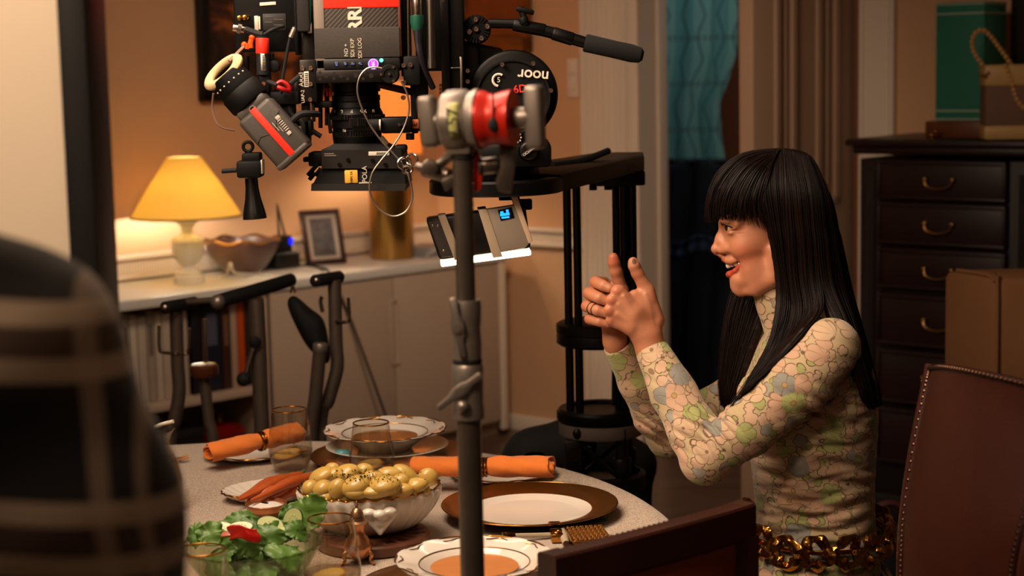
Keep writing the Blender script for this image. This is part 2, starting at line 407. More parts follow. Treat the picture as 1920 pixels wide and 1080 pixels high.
# teal patterned curtain, gathered at one side
def m_curtain():
    m = mat('teal_lozenge_fabric', '#4f8a86', .85, var=0); t = NT(m); tc = t.new('ShaderNodeTexCoord'); sp = t.new('ShaderNodeSeparateXYZ'); t.l(tc.outputs['UV'], sp.inputs[0])
    u = t.math('MULTIPLY', sp.outputs[0], 5.0); v = t.math('MULTIPLY', sp.outputs[1], 5.85)
    tri = lambda x: t.math('ABSOLUTE', t.math('SUBTRACT', t.math('FRACT', x), .5))
    # wavering vertical chains that make lozenges
    s = t.math('SUBTRACT', tri(u), t.math('MULTIPLY_ADD', tri(v), .45, .0)); line = t.math('LESS_THAN', t.math('ABSOLUTE', t.math('SUBTRACT', s, .10)), .022)
    row = t.math('LESS_THAN', tri(t.math('MULTIPLY', v, 1.0)), .06); dots = t.math('MULTIPLY', row, t.math('GREATER_THAN', tri(t.math('MULTIPLY', u, 6.)), .22))
    half = t.math('GREATER_THAN', t.math('FRACT', t.math('ADD', u, .5)), .5)
    c = t.mix(half, lin('#78a59b'), lin('#5b8f89')); c = t.mix(line, c, lin('#1f5258')); c = t.mix(t.math('MULTIPLY', dots, .6), c, lin('#4a5a50')); t.l(c, t.b.inputs['Base Color']); return m
Yc = 8.3; Lx = [1215, 1222, 1228, 1232, 1236]; 
edge = [(0, -60, 1384), (.0, 0, 1384), (.1, 95, 1382), (.25, 150, 1366), (.4, 195, 1349), (.55, 250, 1352), (.75, 300, 1360), (.9, 330, 1362), (1., 420, 1364)]
ey = [e[1] for e in edge]; ex = [e[2] for e in edge]
NU, NV = 70, 60; vs = []; uvs = []
for j in range(NV):
    py = -150+j*(700)/(NV-1); xr = np.interp(py, ey, ex); xl = 1200
    for i in range(NU):
        u = i/(NU-1); fold = .007*math.sin(u*20+.4*math.sin(py*.01))+.003*math.sin(u*45+1); P = W(xl+(xr-xl)*u, py, Yc+fold); vs.append(P); uvs.append((u*.55, P[2]*.8))
mb = MB(); mb.add(vs, [(j*NU+i, j*NU+i+1, (j+1)*NU+i+1, (j+1)*NU+i) for j in range(NV-1) for i in range(NU-1)])
cur = mb.build('curtain', m_curtain(), smooth=180, solid=.004); uv = cur.data.uv_layers.new(name='UVMap')
for lp in cur.data.loops: uv.data[lp.index].uv = uvs[lp.vertex_index]
tag(cur, 'teal lozenge-patterned curtain gathered aside in the dark room beyond the doorway', 'curtain')
# dark clothes heap on a rack in the hall
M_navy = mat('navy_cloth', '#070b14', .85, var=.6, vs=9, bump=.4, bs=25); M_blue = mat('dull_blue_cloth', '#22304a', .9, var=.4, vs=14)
a = W(1205, 1005, 7.7); b_ = W(1400, 1005, 7.7)
def drape(u, v):
    py = 305+v*620; px = 1195+u*210; amp = .025; return W(px, py+8*math.sin(u*9), 7.9+amp*math.sin(u*17+v*3)+.012*math.sin(u*41+v*9)-.25*v*.3)
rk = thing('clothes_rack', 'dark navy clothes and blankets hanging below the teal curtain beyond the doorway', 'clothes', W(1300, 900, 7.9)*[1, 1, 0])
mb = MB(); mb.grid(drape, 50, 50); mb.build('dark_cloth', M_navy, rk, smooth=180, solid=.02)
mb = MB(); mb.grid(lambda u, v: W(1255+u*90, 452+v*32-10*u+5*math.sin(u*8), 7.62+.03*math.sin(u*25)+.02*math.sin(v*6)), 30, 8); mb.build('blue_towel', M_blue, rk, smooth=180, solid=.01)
mb = MB(); mb.cyl(W(1195, 303, 7.92), W(1410, 303, 7.92), .014); 
for px in (1197, 1408): P = W(px, 303, 7.92); mb.cyl(P, P*[1, 1, 0], .014)
mb.build('rail', mat('dark_steel', '#1c1a19', .35, .9), rk)
# light switch plate
sw = thing('light_switch', 'white double light switch plate on the orange wall beside the door casing', 'switch', PB(.672, 0, 1.36))
wbox(MB(), PB, AXB, .648, .70, 0, .008, 1.365, 1.515, .003).build('plate', M_white, sw)
for z in (1.395, 1.455): wbox(MB(), PB, AXB, .659, .689, .006, .015, z, z+.045, .004).build('rocker', M_white, sw)
# pictures
M_fr = mat('black_frame_paint', '#120d0a', .4); M_gilt = mat('gilt_wood', '#7a4718', .4, .3, var=.35, vs=30, bump=.4, bs=60)
pf = thing('framed_picture', 'large abstract painting in a black frame on the wall above the yellow lamp', 'picture', PA(.9, 0, 1.38))
_a = hit(367, 100, A0, nA); T0 = float((_a-A0)[:2] @ dA[:2]); T1 = T0+.62; Z0 = float(hit(370, 190, A0, nA)[2]); Z1 = 2.15
mb = MB()
for (t0, t1, z0, z1) in ((T0, T0+.045, Z0, Z1), (T1-.045, T1, Z0, Z1), (T0, T1, Z0, Z0+.04), (T0, T1, Z1-.04, Z1)): wbox(mb, PA, AXA, t0, t1, 0, .04, z0, z1, .004)
mb.build('frame', M_fr, pf)
m = mat('brown_swirl_painting', '#5c2b12', .6, var=0); t = NT(m); tc = t.new('ShaderNodeTexCoord'); n = t.new('ShaderNodeTexNoise', i_Scale=6., i_Detail=3., i_Distortion=1.5); t.l(tc.outputs['Object'], n.inputs[0])
cr = t.new('ShaderNodeValToRGB'); t.l(n.outputs[0], cr.inputs[0]); cr.color_ramp.elements[0].position = .38; cr.color_ramp.elements[0].color = lin('#140a06'); cr.color_ramp.elements[1].position = .6; cr.color_ramp.elements[1].color = lin('#8a4a1c')
e = cr.color_ramp.elements.new(.5); e.color = lin('#3a1a0c'); t.l(cr.outputs[0], t.b.inputs['Base Color'])
wbox(MB(), PA, AXA, T0+.04, T1-.04, .008, .016, Z0+.035, Z1-.035).build('canvas', m, pf)
pf = thing('framed_picture', 'gilt-framed small picture on the orange wall behind the pan handle', 'picture', PB(.3, 0, 1.54))
T0, T1, Z0, Z1 = .10, .475, 1.54, 2.05; mb = MB()
for (t0, t1, z0, z1) in ((T0, T0+.04, Z0, Z1), (T1-.04, T1, Z0, Z1), (T0, T1, Z0, Z0+.07), (T0, T1, Z1-.04, Z1)): wbox(mb, PB, AXB, t0, t1, 0, .03, z0, z1, .008)
mb.build('frame', M_gilt, pf); wbox(MB(), PB, AXB, T0+.03, T1-.03, .004, .012, Z0+.06, Z1-.03).build('canvas', mat('amber_picture', '#7a3c12', .5, var=.4, vs=10), pf)
# ================================================================ SIDEBOARD AND WHAT STANDS ON IT
def PS(t, d=0., z=0.): return S0+dA*t+nA*d+ZU*z          # d back from the front face
AXS = [dA, nA, ZU]
M_side = mat('sideboard_paint', '#b09a86', .45, var=.04, vs=4); M_top = mat('sideboard_top_paint', '#d8d4cc', .35, var=.03)
M_in = mat('bookcase_inside_paint', '#8a7868', .6)
sb = thing('sideboard', 'long white sideboard with an open book bay and flush doors along the back wall', 'sideboard', PS(.9, .2))
wbox(MB(), PS, AXS, -.75, 1.83, -.015, .455, .715, .75, .005).build('top', M_top, sb)
mb = wbox(MB(), PS, AXS, -.74, 1.82, .43, .45, .06, .715)
for t in (-.74, .60, 1.20, 1.80): wbox(mb, PS, AXS, t, t+.02, .005, .43, .06, .715, .001)
wbox(mb, PS, AXS, -.74, 1.82, .005, .43, .06, .08); wbox(mb, PS, AXS, -.74, 1.80, .05, .43, 0, .06); mb.build('carcass', M_side, sb)
wbox(MB(), PS, AXS, -.72, .60, 0, .43, .355, .378, .002).build('shelf', M_side, sb)
for (t0, t1, hs) in ((.625, 1.198, 1), (1.206, 1.76, 0)):
    dd = wbox(MB(), PS, AXS, t0, t1, -.012, .006, .07, .708, .003).build('door', M_side, sb)
    tt = t1 if hs else t0
    h_ = MB(); pts = [(0, .62), (.013, .60), (.013, .40), (0, .38)]; sg = -1 if hs else 1
    h_.tube([PS(tt+sg*a, -.014, z) for a, z in pts], .006, 8, smooth=5); h_.build('handle', M_side, dd)
wbox(MB(), PS, AXS, 1.765, 1.80, -.016, .006, .03, .712, .006).build('end_post', M_white, sb)
# books and binders, one object each
def book(t0, wd, h, dep, z, col, label, kind='book', grp=None, lean=0., label_strip=None):
    o = thing(kind, label, 'book' if kind == 'book' else 'binder', PS(t0+wd/2, .06, z), grp)
    ax = AXS
    if lean: c, s_ = math.cos(lean), math.sin(lean); ax = [dA*c+ZU*s_, nA, ZU*c-dA*s_]
    mc = mat('cover_'+col.strip('#'), col, .5, var=.08); c = PS(t0+wd/2, .06+dep/2, z+h/2)
    cv = MB(); cv.box(c-nA*(dep/2-.002), (wd, .004, h), ax, .0015)
    for s_ in (-1, 1): cv.box(c+ax[0]*s_*(wd/2-.0015), (.003, dep, h), ax)
    cv.build('cover', mc, o)
    MB().box(c, (wd-.007, dep-.01, h-.012), ax).build('pages', mat('paper', '#c9bda6', .8), o)
    if label_strip: MB().box(c-nA*(dep/2+.0004)+ZU*h*.18, (wd*.55, .0012, h*.35), ax).build('spine_label', mat('strip_'+label_strip.strip('#'), label_strip, .5), o)
    return o
t = .02
whites = ['#b9aa98', '#a99a88', '#c4b6a4', '#b3a492', '#a09181', '#bcae9c', '#b0a08e', '#c0b2a0', '#a89887']
for i, c in enumerate(whites):
    wd = [.026, .031, .028, .034, .03, .026, .036, .03, .03][i]
    book(t, wd, .30+.008*((i*5) % 3), .24, .379, c, 'pale binder standing in the row at the left of the open book bay', 'binder', 'pale binders in the sideboard bay', label_strip='#6b5b50' if i in (1, 4) else None); t += wd+.003
t += .012
book(t, .045, .31, .25, .379, '#100e14', 'thick black book right beside the row of pale binders', label_strip=None); t += .05
book(t, .075, .325, .25, .379, '#131627', 'broad navy blue book in the middle of the open book bay', label_strip='#4a4a5a'); t += .08
book(t, .035, .31, .24, .379, '#3a2015', 'brown patterned book between the navy book and the pale book', label_strip='#6a4a34'); t += .038
book(t, .026, .315, .24, .379, '#a58d78', 'pale beige book leaning against the orange one'); t += .029
book(t, .03, .325, .24, .379, '#b2430f', 'bright orange book in the open book bay'); t += .034
book(t, .028, .30, .24, .379, '#2a1d18', 'dark brown last book of the row next to the sideboard door')
# lower shelf
bx = thing('storage_box', 'black storage box on the bottom shelf left of the red helmet', 'box', PS(.18, .1, .081))
wbox(MB(), PS, AXS, .02, .36, .05, .34, .081, .25, .006).build('body', M_black, bx); wbox(MB(), PS, AXS, .015, .365, .045, .345, .235, .262, .004).build('lid', mat('charcoal_plastic', '#1a1817', .5), bx)
M_redg = mat('red_gloss', '#6e0d08', .2, coat=.6)
rc = thing('stewpot', 'glossy dark red round pot on the bottom shelf of the book bay', 'pot', PS(.49, .14, .081))
MB().rev(PS(.49, .14, .081), ZU, [(0, 0), (.075, 0), (.092, .03), (.095, .11), (.096, .13), (0, .13)], 32).build('body', M_redg, rc)
MB().rev(PS(.49, .14, .211), ZU, [(.098, 0), (.098, .008), (.07, .03), (.02, .04), (0, .041)], 32).build('lid', M_redg, rc)
MB().rev(PS(.49, .14, .25), ZU, [(0, 0), (.01, 0), (.008, .012), (.018, .022), (.014, .03), (0, .03)], 20).build('knob', M_brass, rc)
# ---- table lamp with yellow shade
M_cer = mat('white_ceramic', '#d9d4c8', .18, var=.02, coat=.4)
def m_shade(name, c, c2):
    m = bpy.data.materials.new(name); m.use_nodes = True; t = NT(m); t.n.remove(t.b)
    tr = t.new('ShaderNodeBsdfTranslucent'); df = t.new('ShaderNodeBsdfDiffuse'); mx = t.new('ShaderNodeMixShader'); tr.inputs[0].default_value = lin(c); df.inputs[0].default_value = lin(c2)
    w_ = t.new('ShaderNodeTexNoise', i_Scale=140.); tc = t.new('ShaderNodeTexCoord'); t.l(tc.outputs['Object'], w_.inputs[0]); bp = t.new('ShaderNodeBump', i_Strength=.15); t.l(w_.outputs[0], bp.inputs['Height']); t.l(bp.outputs[0], df.inputs['Normal'])
    mx.inputs[0].default_value = .46; t.l(tr.outputs[0], mx.inputs[2]); t.l(df.outputs[0], mx.inputs[1]); t.l(mx.outputs[0], t.n['Material Output'].inputs[0]); return m
LP = onz(355, 531, .75); K = LP[1]/FPX
point('yellow_lamp_light', tuple(LP+ZU*146*K), 34, (1.0, .90, .76), .035)
lp = thing('table_lamp', 'white urn-shaped table lamp with a glowing yellow cone shade on the sideboard', 'lamp', LP)
prof = [(27, 0), (29, 1), (29, 14), (25, 16), (24, 22), (15, 28), (13, 33), (18, 38), (26, 48), (30, 62), (31, 74), (30.5, 78), (31.5, 80), (30, 83), (28, 88), (17, 91), (11, 96), (11.5, 101), (11, 106), (16, 112), (25, 118), (29, 122), (29, 125), (10, 126)]
MB().rev(LP, ZU, [(0, 0)]+[(r*K, h*K) for r, h in prof]+[(0, 126*K)], 40).build('base', M_cer, lp)
z0, z1 = 127*K, 238*K; r0, r1 = 103*K, 31*K
mb = MB(); mb.rev(LP, ZU, [(r0, z0), ((r0+r1)/2+.003, (z0+z1)/2), (r1, z1), (r1-.0025, z1), ((r0+r1)/2, (z0+z1)/2), (r0-.0025, z0)], 64)
n_ = 64; mb.f += [(k_, (k_+1) % n_, 5*n_+(k_+1) % n_, 5*n_+k_) for k_ in range(n_)]
mb.build('shade', m_shade('yellow_shade_fabric', '#e4c97c', '#e6cc84'), lp)
MB().tube([LP+np.array([math.cos(a)*r0, math.sin(a)*r0, z0]) for a in np.linspace(0, 2*math.pi, 48, endpoint=False)], .0035, 6, closed=True).build('shade_trim', mat('olive_trim', '#6a5526', .6), lp)
mb = MB(); mb.cyl(LP+ZU*126*K, LP+ZU*140*K, .014); mb.cyl(LP+ZU*140*K, LP+ZU*232*K, .003, n=8)
for a in range(3): mb.cyl(LP+ZU*230*K, LP+ZU*232*K+np.array([math.cos(a*2.09)*r1, math.sin(a*2.09)*r1, 0]), .0018, n=6)
mb.build('harp', M_brass, lp)
MB().sph(LP+ZU*160*K, (.03, .03, .038)).build('bulb', mat('lit_bulb', '#fff1d8', .3, var=0, emit='#ffdca0', es=14), lp)
# ---- gold cylinder lamp (behind the camera)
GP = onz(736, 484, .75); K = GP[1]/FPX
point('gold_lamp_light', tuple(GP+ZU*222*K), 48, (1.0, .74, .46), .035)
gl = thing('table_lamp', 'brushed gold cylinder lamp with an orange drum shade, behind the film camera', 'lamp', GP)
M_gold = mat('brushed_gold', '#b08a4a', .3, 1., var=.06, vs=60, stretch=(1, 1, 30)); m_ = M_gold
MB().rev(GP, ZU, [(0, 0), (40*K, 0), (41*K, 2*K), (41*K, 178*K), (38*K, 180*K), (0, 180*K)], 56).build('base', M_gold, gl)
mb = MB(); r0, r1 = 62*K, 54*K; z0, z1 = 196*K, 330*K
mb.rev(GP, ZU, [(r0, z0), (r1, z1), (r1-.003, z1), (r0-.003, z0), (r0, z0)], 56); mb.build('shade', m_shade('orange_shade_fabric', '#f4c080', '#f2c98c'), gl)
MB().cyl(GP+ZU*180*K, GP+ZU*214*K, .014).build('socket', M_brass, gl); MB().sph(GP+ZU*222*K, (.03, .03, .038)).build('bulb', MATS['lit_bulb'], gl)
# ---- fruit bowl, photo frame, phone dock, cable, papers
BP = onz(446, 512, .75)-nA*.035; K = BP[1]/FPX
bw = thing('bowl', 'wide mauve ceramic bowl with a gilded rim beside the yellow lamp', 'bowl', BP)
M_mauve = mat('mauve_glaze', '#4c302c', .35, var=.3, vs=12, coat=.3)
MB().rev(BP, ZU, [(0, 0), (28*K, 0), (30*K, 3*K), (45*K, 15*K), (62*K, 38*K), (68*K, 52*K), (70*K, 64*K), (67*K, 64*K), (60*K, 40*K), (40*K, 14*K), (0, 8*K)], 56).build('body', M_mauve, bw)
MB().rev(BP, ZU, [(70*K, 62*K), (72*K, 65*K), (70*K, 67*K), (67*K, 65*K)], 56, wav=lambda t_, r, h: (r*(1+.01*math.sin(9*t_)), h+.006*math.sin(7*t_))).build('rim', mat('gilded_glaze', '#9c7038', .25, .8, var=.3), bw)
DP = onz(541, 504, .75)+nA*.045; K = DP[1]/FPX
dk = thing('cordless_dock', 'small black radio dock with two antennas and a blue light on the sideboard', 'radio', DP)
M_blk = mat('black_plastic', '#0d0c0c', .45, var=.1)
MB().box(DP+ZU*16*K, (58*K, 50*K, 32*K), AXS, .012, 3).build('base', M_blk, dk); MB().box(DP+ZU*45*K+dA*4*K, (30*K, 26*K, 34*K), AXS, .006).build('handset', M_blk, dk)
MB().cyl(DP+ZU*55*K-dA*2*K, DP+ZU*122*K-dA*4*K, .006, .003, n=8).build('antenna', M_blk, dk); MB().cyl(DP+ZU*55*K+dA*13*K, DP+ZU*118*K-dA*3*K, .005, .003, n=8).build('antenna', M_blk, dk)
MB().box(DP+ZU*50*K+dA*15*K-nA*13*K, (9*K, 3*K, 12*K), AXS, .001).build('blue_light', mat('blue_led', '#0a10ff', .4, var=0, emit='#1420ff', es=1.2), dk)
FP_ = onz(622, 497, .75)+nA*.03; K = FP_[1]/FPX
pf = thing('photo_frame', 'dark wooden photo frame with a grey portrait leaning on the sideboard', 'photo frame', FP_)
fx = nv(dA+nA*-.25); fy = nv(np.cross(ZU, fx)); up_ = nv(ZU+fy*.28); ax = [fx, np.cross(up_, fx), up_]
wF, hF = 82*K, 106*K; c = FP_+up_*hF/2; M_fw = wood('dark_frame_wood', '#2a140c', '#44241a', .4); fn = -nv(ax[1]) if ax[1] @ FW > 0 else nv(ax[1])
mb = MB()
for (cx, cz, sx, sz) in ((-wF/2+.01, 0, .02, hF), (wF/2-.01, 0, .02, hF), (0, -hF/2+.01, wF, .02), (0, hF/2-.01, wF, .02)): mb.box(c+fx*cx+up_*cz, (sx, .018, sz), ax, .003)
mb.build('frame', M_fw, pf)
MB().box(c-fn*.002, (wF-.03, .006, hF-.03), ax).build('mat_board', mat('mat_board_white', '#b8aa9c', .7), pf)
m = mat('grey_portrait_print', '#4a4344', .5, var=0); t = NT(m); tc = t.new('ShaderNodeTexCoord'); n = t.new('ShaderNodeTexNoise', i_Scale=28., i_Detail=4.); t.l(tc.outputs['Object'], n.inputs[0]); t.l(t.mix(n.outputs[0], lin('#1d191b'), lin('#746b6c')), t.b.inputs['Base Color'])
MB().box(c+fn*.0015, (wF*.56, .002, hF*.68), ax).build('print', m, pf)
MB().box(FP_+fy*.045*np.sign(fy @ nA)+ZU*.05, (.03, .004, .11), [fx, fy, ZU]).build('easel_leg', M_blk, pf)
tb = MB(); tb.tube([onz(412, 522, .754), onz(425, 516, .754), W(432, 494, LP[1]+.03), W(440, 512, LP[1]+.05), onz(475, 514, .754), onz(505, 516, .754), onz(513, 525, .754), onz(500, 530, .754)], .0055, 8, smooth=6)
tag(tb.build('white_cable', mat('white_rubber', '#cfc6ba', .5)), 'loop of white cable lying on the sideboard in front of the bowl', 'cable')
tb = MB(); tb.tube([onz(545, 500, .753), onz(575, 498, .753), onz(600, 502, .753), W(618, 512, 6.40), W(650, 580, 6.42), W(680, 660, 6.44), W(730, 800, 6.48), W(745, 860, 6.5)], .005, 8, smooth=6)
tag(tb.build('black_cable', M_blk), 'black cable running off the sideboard and down across its doors', 'cable')
PP = onz(800, 482, .75)+nA*.06
mb = MB(); 
for i in range(5): mb.box(PP+dA*.06+ZU*(.004+.007*i)+dA*.004*i, (.16, .16, .006), [nv(dA+nA*.1*i), nv(nA-dA*.1*i), ZU])
tag(mb.build('paper_stack', mat('grey_paper', '#9b948e', .7)), 'stack of grey-white papers beside the gold lamp at the sideboard end', 'papers')
# ================================================================ FILM RIG
I3 = np.eye(3); YV = np.array([0, 1., 0]); XV = np.array([1., 0, 0])
def sz(px, Y): return px*Y/FPX
def pbox(mb, x0, y0, x1, y1, Y, dep, bev=.002, ang=0., ax=None):
    """solid box covering pixels x0..x1,y0..y1 with its FRONT at depth Y, dep metres deep; ang = clockwise turn seen by the camera"""
    c = W((x0+x1)/2, (y0+y1)/2, Y)+YV*dep/2
    if ax is None:
        cs, sn = math.cos(ang), math.sin(ang); ax = [np.array([cs, 0, -sn]), YV, np.array([sn, 0, cs])]
    return mb.box(c, (sz(abs(x1-x0), Y), dep, sz(abs(y1-y0), Y)), ax, bev)
def pcyl(mb, px, py, r, Y, dep, n=24, bev=0.): # axis along the view (Y)
    c = W(px, py, Y); return mb.cyl(c, c+YV*dep, sz(r, Y), n=n, bev=bev)
def screws(name, pts, Y, r, parent, material, d=.003):
    for px, py in pts:
        c = W(px, py, Y); mb = MB(); mb.rev(c, YV, [(0, -d*.3), (sz(r, Y)*.45, -d*.3), (sz(r, Y)*.5, -d), (sz(r, Y)*.8, -d), (sz(r, Y), -d*.6), (sz(r, Y), d), (0, d)], 14); mb.build(name, material, parent)
M_anod = mat('black_anodised_metal', '#0f0e0d', .42, .6, var=.15); M_matte = mat('matte_black_metal', '#070606', .6, .2, spec=.3)
M_gun = mat('gunmetal', '#2a2623', .4, .8, var=.15); M_steel = mat('polished_steel', '#b7aea4', .22, 1., var=.08); M_alu = mat('dull_aluminium', '#978c82', .4, .75, var=.12, bump=.1, bs=200)
M_red = mat('red_tape', '#f0301c', .5, var=.04); M_lwhite = mat('label_white', '#d8cdbc', .6, var=.05); M_rub = mat('rubber_black', '#0a0909', .75)
M_grey = mat('grey_camera_shell', '#47413c', .5, .1, var=.1, vs=60, bump=.15, bs=400); M_char = mat('charcoal_gaffer_tape', '#38322d', .85, var=.15, vs=200, bump=.3, bs=600)
M_screw = mat('screw_steel', '#b59a86', .3, 1.)
# ---- dolly: pedestal, column, arm, turntable
cx = W(1127, 800, 3.6)*[1, 1, 0]
dol = thing('camera_dolly', 'black camera dolly column with rods and rings, carrying the long crane arm behind the table', 'dolly', cx)
def zat(py, Y, px=1127): return W(px, py, Y)[2]
mb = MB(); mb.box(cx+ZU*.27+XV*-.05, (.62, .50, .20), bev=.02); mb.cyl(cx+ZU*.37, cx+ZU*zat(905, 3.6), .07); mb.build('chassis', M_matte, dol)
for sx in (-.3, .2):
    for sy in (-.2, .2): MB().cyl(cx+np.array([sx, sy-.03, .09]), cx+np.array([sx, sy+.03, .09]), .09, bev=.01).build('wheel', M_rub, dol)
R_ = .092
MB().rev(cx+ZU*zat(912, 3.6), ZU, [(0, 0), (R_, 0), (R_, .03), (R_-.012, .034), (R_-.014, .02), (0, .02)], 40).build('base_ring', M_gun, dol)
zs_ = zat(812, 3.6); MB().rev(cx+ZU*zs_, ZU, [(0, 0), (R_-.006, 0), (R_-.004, .003), (R_-.004, .028), (R_-.02, .03), (0, .03)], 40).build('silver_ring', mat('silver_ring_paint', '#9b9088', .4, .6), dol)
text('J', .026, cx+np.array([.045, -.079, zs_+.014]), (1, .45, 0), ZU, M_blk, 'lettering', dol)
MB().sph(cx+np.array([-.052, -.072, zs_+.015]), (.010, .006, .011)).build('bolt', M_gun, dol)
MB().rev(cx+ZU*(zs_+.03), ZU, [(0, 0), (R_-.002, 0), (R_, .004), (R_, .020), (R_-.006, .026), (R_-.02, .026), (R_-.022, .02), (0, .02)], 40).build('flange', M_anod, dol)
for k in range(4):
    a = .6+k*1.571; p = cx+np.array([math.cos(a)*.068, math.sin(a)*.068, 0]); z0 = zat(905, 3.6)
    mb = MB(); mb.cyl(p+ZU*z0, p+ZU*zs_, .013, n=12); mb.cyl(p+ZU*(z0+.03), p+ZU*(z0+.065), .02, n=16, bev=.003); mb.build('jack_post', M_gun, dol)
p = cx+np.array([-.06, -.055, 0]); mb = MB(); mb.box(p+ZU*(zs_-.035), (.036, .02, .07), bev=.006); mb.rev(p+ZU*(zs_-.03)-YV*.012, YV, [(.011, 0), (.015, 0), (.015, .008), (.011, .008), (.011, 0)], 20); mb.build('lug', M_gun, dol)
MB().tube([cx+np.array([-.045, -.06, zs_-.01]), cx+np.array([.055, -.06, zs_-.10])], .006, 8).build('brace', M_gun, dol); MB().tube([cx+np.array([.06, .03, zs_-.01]), cx+np.array([-.05, .04, zs_-.10])], .005, 8).build('brace', M_gun, dol)
ztop = zat(338, 3.6, 1160); zf = zs_+.05
for (px, dy, r) in ((1066, -.025, .0085), (1084, -.035, .0085), (1158, .03, .009), (1172, -.01, .009), (1187, .0, .0095)):
    P = W(px, 560, 3.6+dy); MB().cyl(P*[1, 1, 0]+ZU*zf, P*[1, 1, 0]+ZU*ztop, r, n=14).build('rod', M_anod, dol)
zm = zat(645, 3.6); 
MB().rev(cx+ZU*zm, ZU, [(0, 0), (R_-.01, 0), (R_-.002, .006), (R_-.002, .022), (R_-.004, .026), (R_-.002, .028), (R_-.002, .044), (R_-.01, .048), (0, .048)], 40).build('middle_ring', M_anod, dol)
MB().tube([W(1150, 345, 3.58), W(1156, 420, 3.58), W(1153, 560, 3.58), W(1150, 760, 3.58)], .004, 8, smooth=6).build('hose', M_rub, dol)
# arm plate
e0 = W(1205, 290, 3.62); e1 = W(1055, 325, 3.05); zt = ztop+.045
dv = nv((e1-e0)*[1, 1, 0]); sv = np.array([-dv[1], dv[0], 0]); E0 = e0*[1, 1, 0]-dv*.0; LA = np.linalg.norm((e1-e0)*[1, 1, 0])
DC = W(930, 335, 3.05)*[1, 1, 0]; zd = zat(333, 3.05, 930)
poly = [tuple(W(1208, 300, 3.58)[:2]), tuple(W(1206, 300, 3.74)[:2]), tuple(W(1120, 300, 3.76)[:2]), tuple((DC+np.array([-.06, .10, 0]))[:2]), tuple((DC+np.array([.112, -.02, 0]))[:2])]
MB().prism(poly, ZU*(zd-.026), XV, YV, ZU, .030, .003).build('arm', M_anod, dol)
mb = MB(); mb.box((W(1160, 318, 3.62)*[1, 1, 0])+ZU*(zd-.04), (.10, .12, .03), bev=.004)
for px in (1112, 1140, 1180): P = W(px, 345, 3.6); mb.cyl(P*[1, 1, 0]+ZU*(zd-.065), P*[1, 1, 0]+ZU*(zd-.02), .008, n=12)
mb.build('arm_clamp', M_matte, dol)
q0, q1 = np.array(poly[4]+(0,)), np.array(poly[0]+(0,)); ad = nv(q1-q0); an = np.cross(ad, ZU)
text('J.L.Fisher', .018, q0*.08+q1*.92+ZU*(zd-.0125)+an*.0006-ad*.035, ad, ZU, mat('worn_gold_ink', '#7a5a3c', .5), 'lettering', dol)
MB().rev(DC+ZU*(zd-.026), ZU, [(0, 0), (.112, 0), (.116, .003), (.116, .022), (.112, .026), (.09, .026), (.088, .024), (0, .024)], 56).build('turntable', M_anod, dol)
mb = MB(); mb.tube([W(1035, 310, 3.3), W(1090, 302, 3.4), W(1140, 283, 3.5)], .007, 8, smooth=4); mb.build('arm_lever', M_rub, dol)
# ---- push-bar uprights with hooks and grips
M_bar = mat('brushed_dark_tube', '#6e6054', .45, .65, var=.15, vs=40)
def zfloor(P): return P*[1, 1, 0]
Yp = 4.25
pb = thing('push_bar_frame', 'left dark steel tube push-bar frame with coat hooks, brake lever and round wooden knob', 'push bars', W(400, 700, Yp)*[1, 1, 0])
def tubew(pts, r, name, material, parent, n=12, smooth=5):
    return MB().tube(pts, r, n, smooth=smooth).build(name, material, parent)
def hook(pts, parent): tubew([W(*p) for p in pts], .0042, 'hook', M_steel, parent, 8, 5)
tubew([W(330, 580, Yp), W(333, 680, Yp), W(336, 735, Yp), W(327, 790, Yp), W(318, 850, Yp), W(314, 900, Yp)*[1, 1, 0]], sz(13, Yp), 'post', M_bar, pb)
MB().cyl(W(308, 577, Yp-.06), W(366, 567, Yp+.04), sz(12, Yp), n=16, bev=.003).build('grip', M_rub, pb)
MB().sph(W(309, 577, Yp-.065), (.009, .006, .009)).build('cap', M_steel, pb)
hook([(298, 610, Yp), (299, 655, Yp), (308, 661, Yp), (330, 663, Yp-.02)], pb); hook([(355, 615, Yp), (354, 655, Yp), (346, 664, Yp), (330, 663, Yp-.02)], pb)
tubew([W(382, 700, Yp), W(392, 790, Yp), W(402, 860, Yp), W(404, 900, Yp)*[1, 1, 0]], sz(11, Yp), 'post', M_bar, pb)
MB().rev(W(383, 706, Yp), ZU, [(0, 0), (.033, .002), (.035, .008), (.035, .025), (.03, .031), (0, .033)], 28).build('wooden_knob', wood('dark_turned_wood', '#3a1a0e', '#6a3a20', .3), pb)
MB().cyl(W(385, 680, Yp), W(383, 598, Yp), .006, n=10).build('rod', M_steel, pb)
tubew([W(480, 560, Yp), W(485, 650, Yp), W(489, 760, Yp), W(494, 870, Yp), W(495, 900, Yp)*[1, 1, 0]], sz(15, Yp), 'post', M_bar, pb)
MB().cyl(W(405, 566, Yp-.1), W(548, 524, Yp+.12), sz(13, Yp), n=18, bev=.004).build('grip', M_rub, pb)
MB().sph(W(408, 566, Yp-.11), sz(14, Yp)).build('cap', M_alu, pb)
mb = MB(); mb.cyl(W(458, 710, Yp-.05), W(476, 645, Yp-.03), .006, n=10); mb.build('brake_lever', M_steel, pb); MB().sph(W(457, 711, Yp-.05), sz(14, Yp)).build('ball_knob', M_rub, pb)
MB().cyl(W(477, 642, Yp-.04), W(481, 640, Yp+.02), sz(11, Yp), bev=.003).build('lever_hub', M_matte, pb)
MB().cyl(W(345, 567, Yp), W(410, 562, Yp-.02), .008, n=10).build('cross_bar', M_bar, pb)
b3 = [W(314, 900, Yp)*[1, 1, 0], W(404, 900, Yp)*[1, 1, 0], W(495, 900, Yp)*[1, 1, 0]]
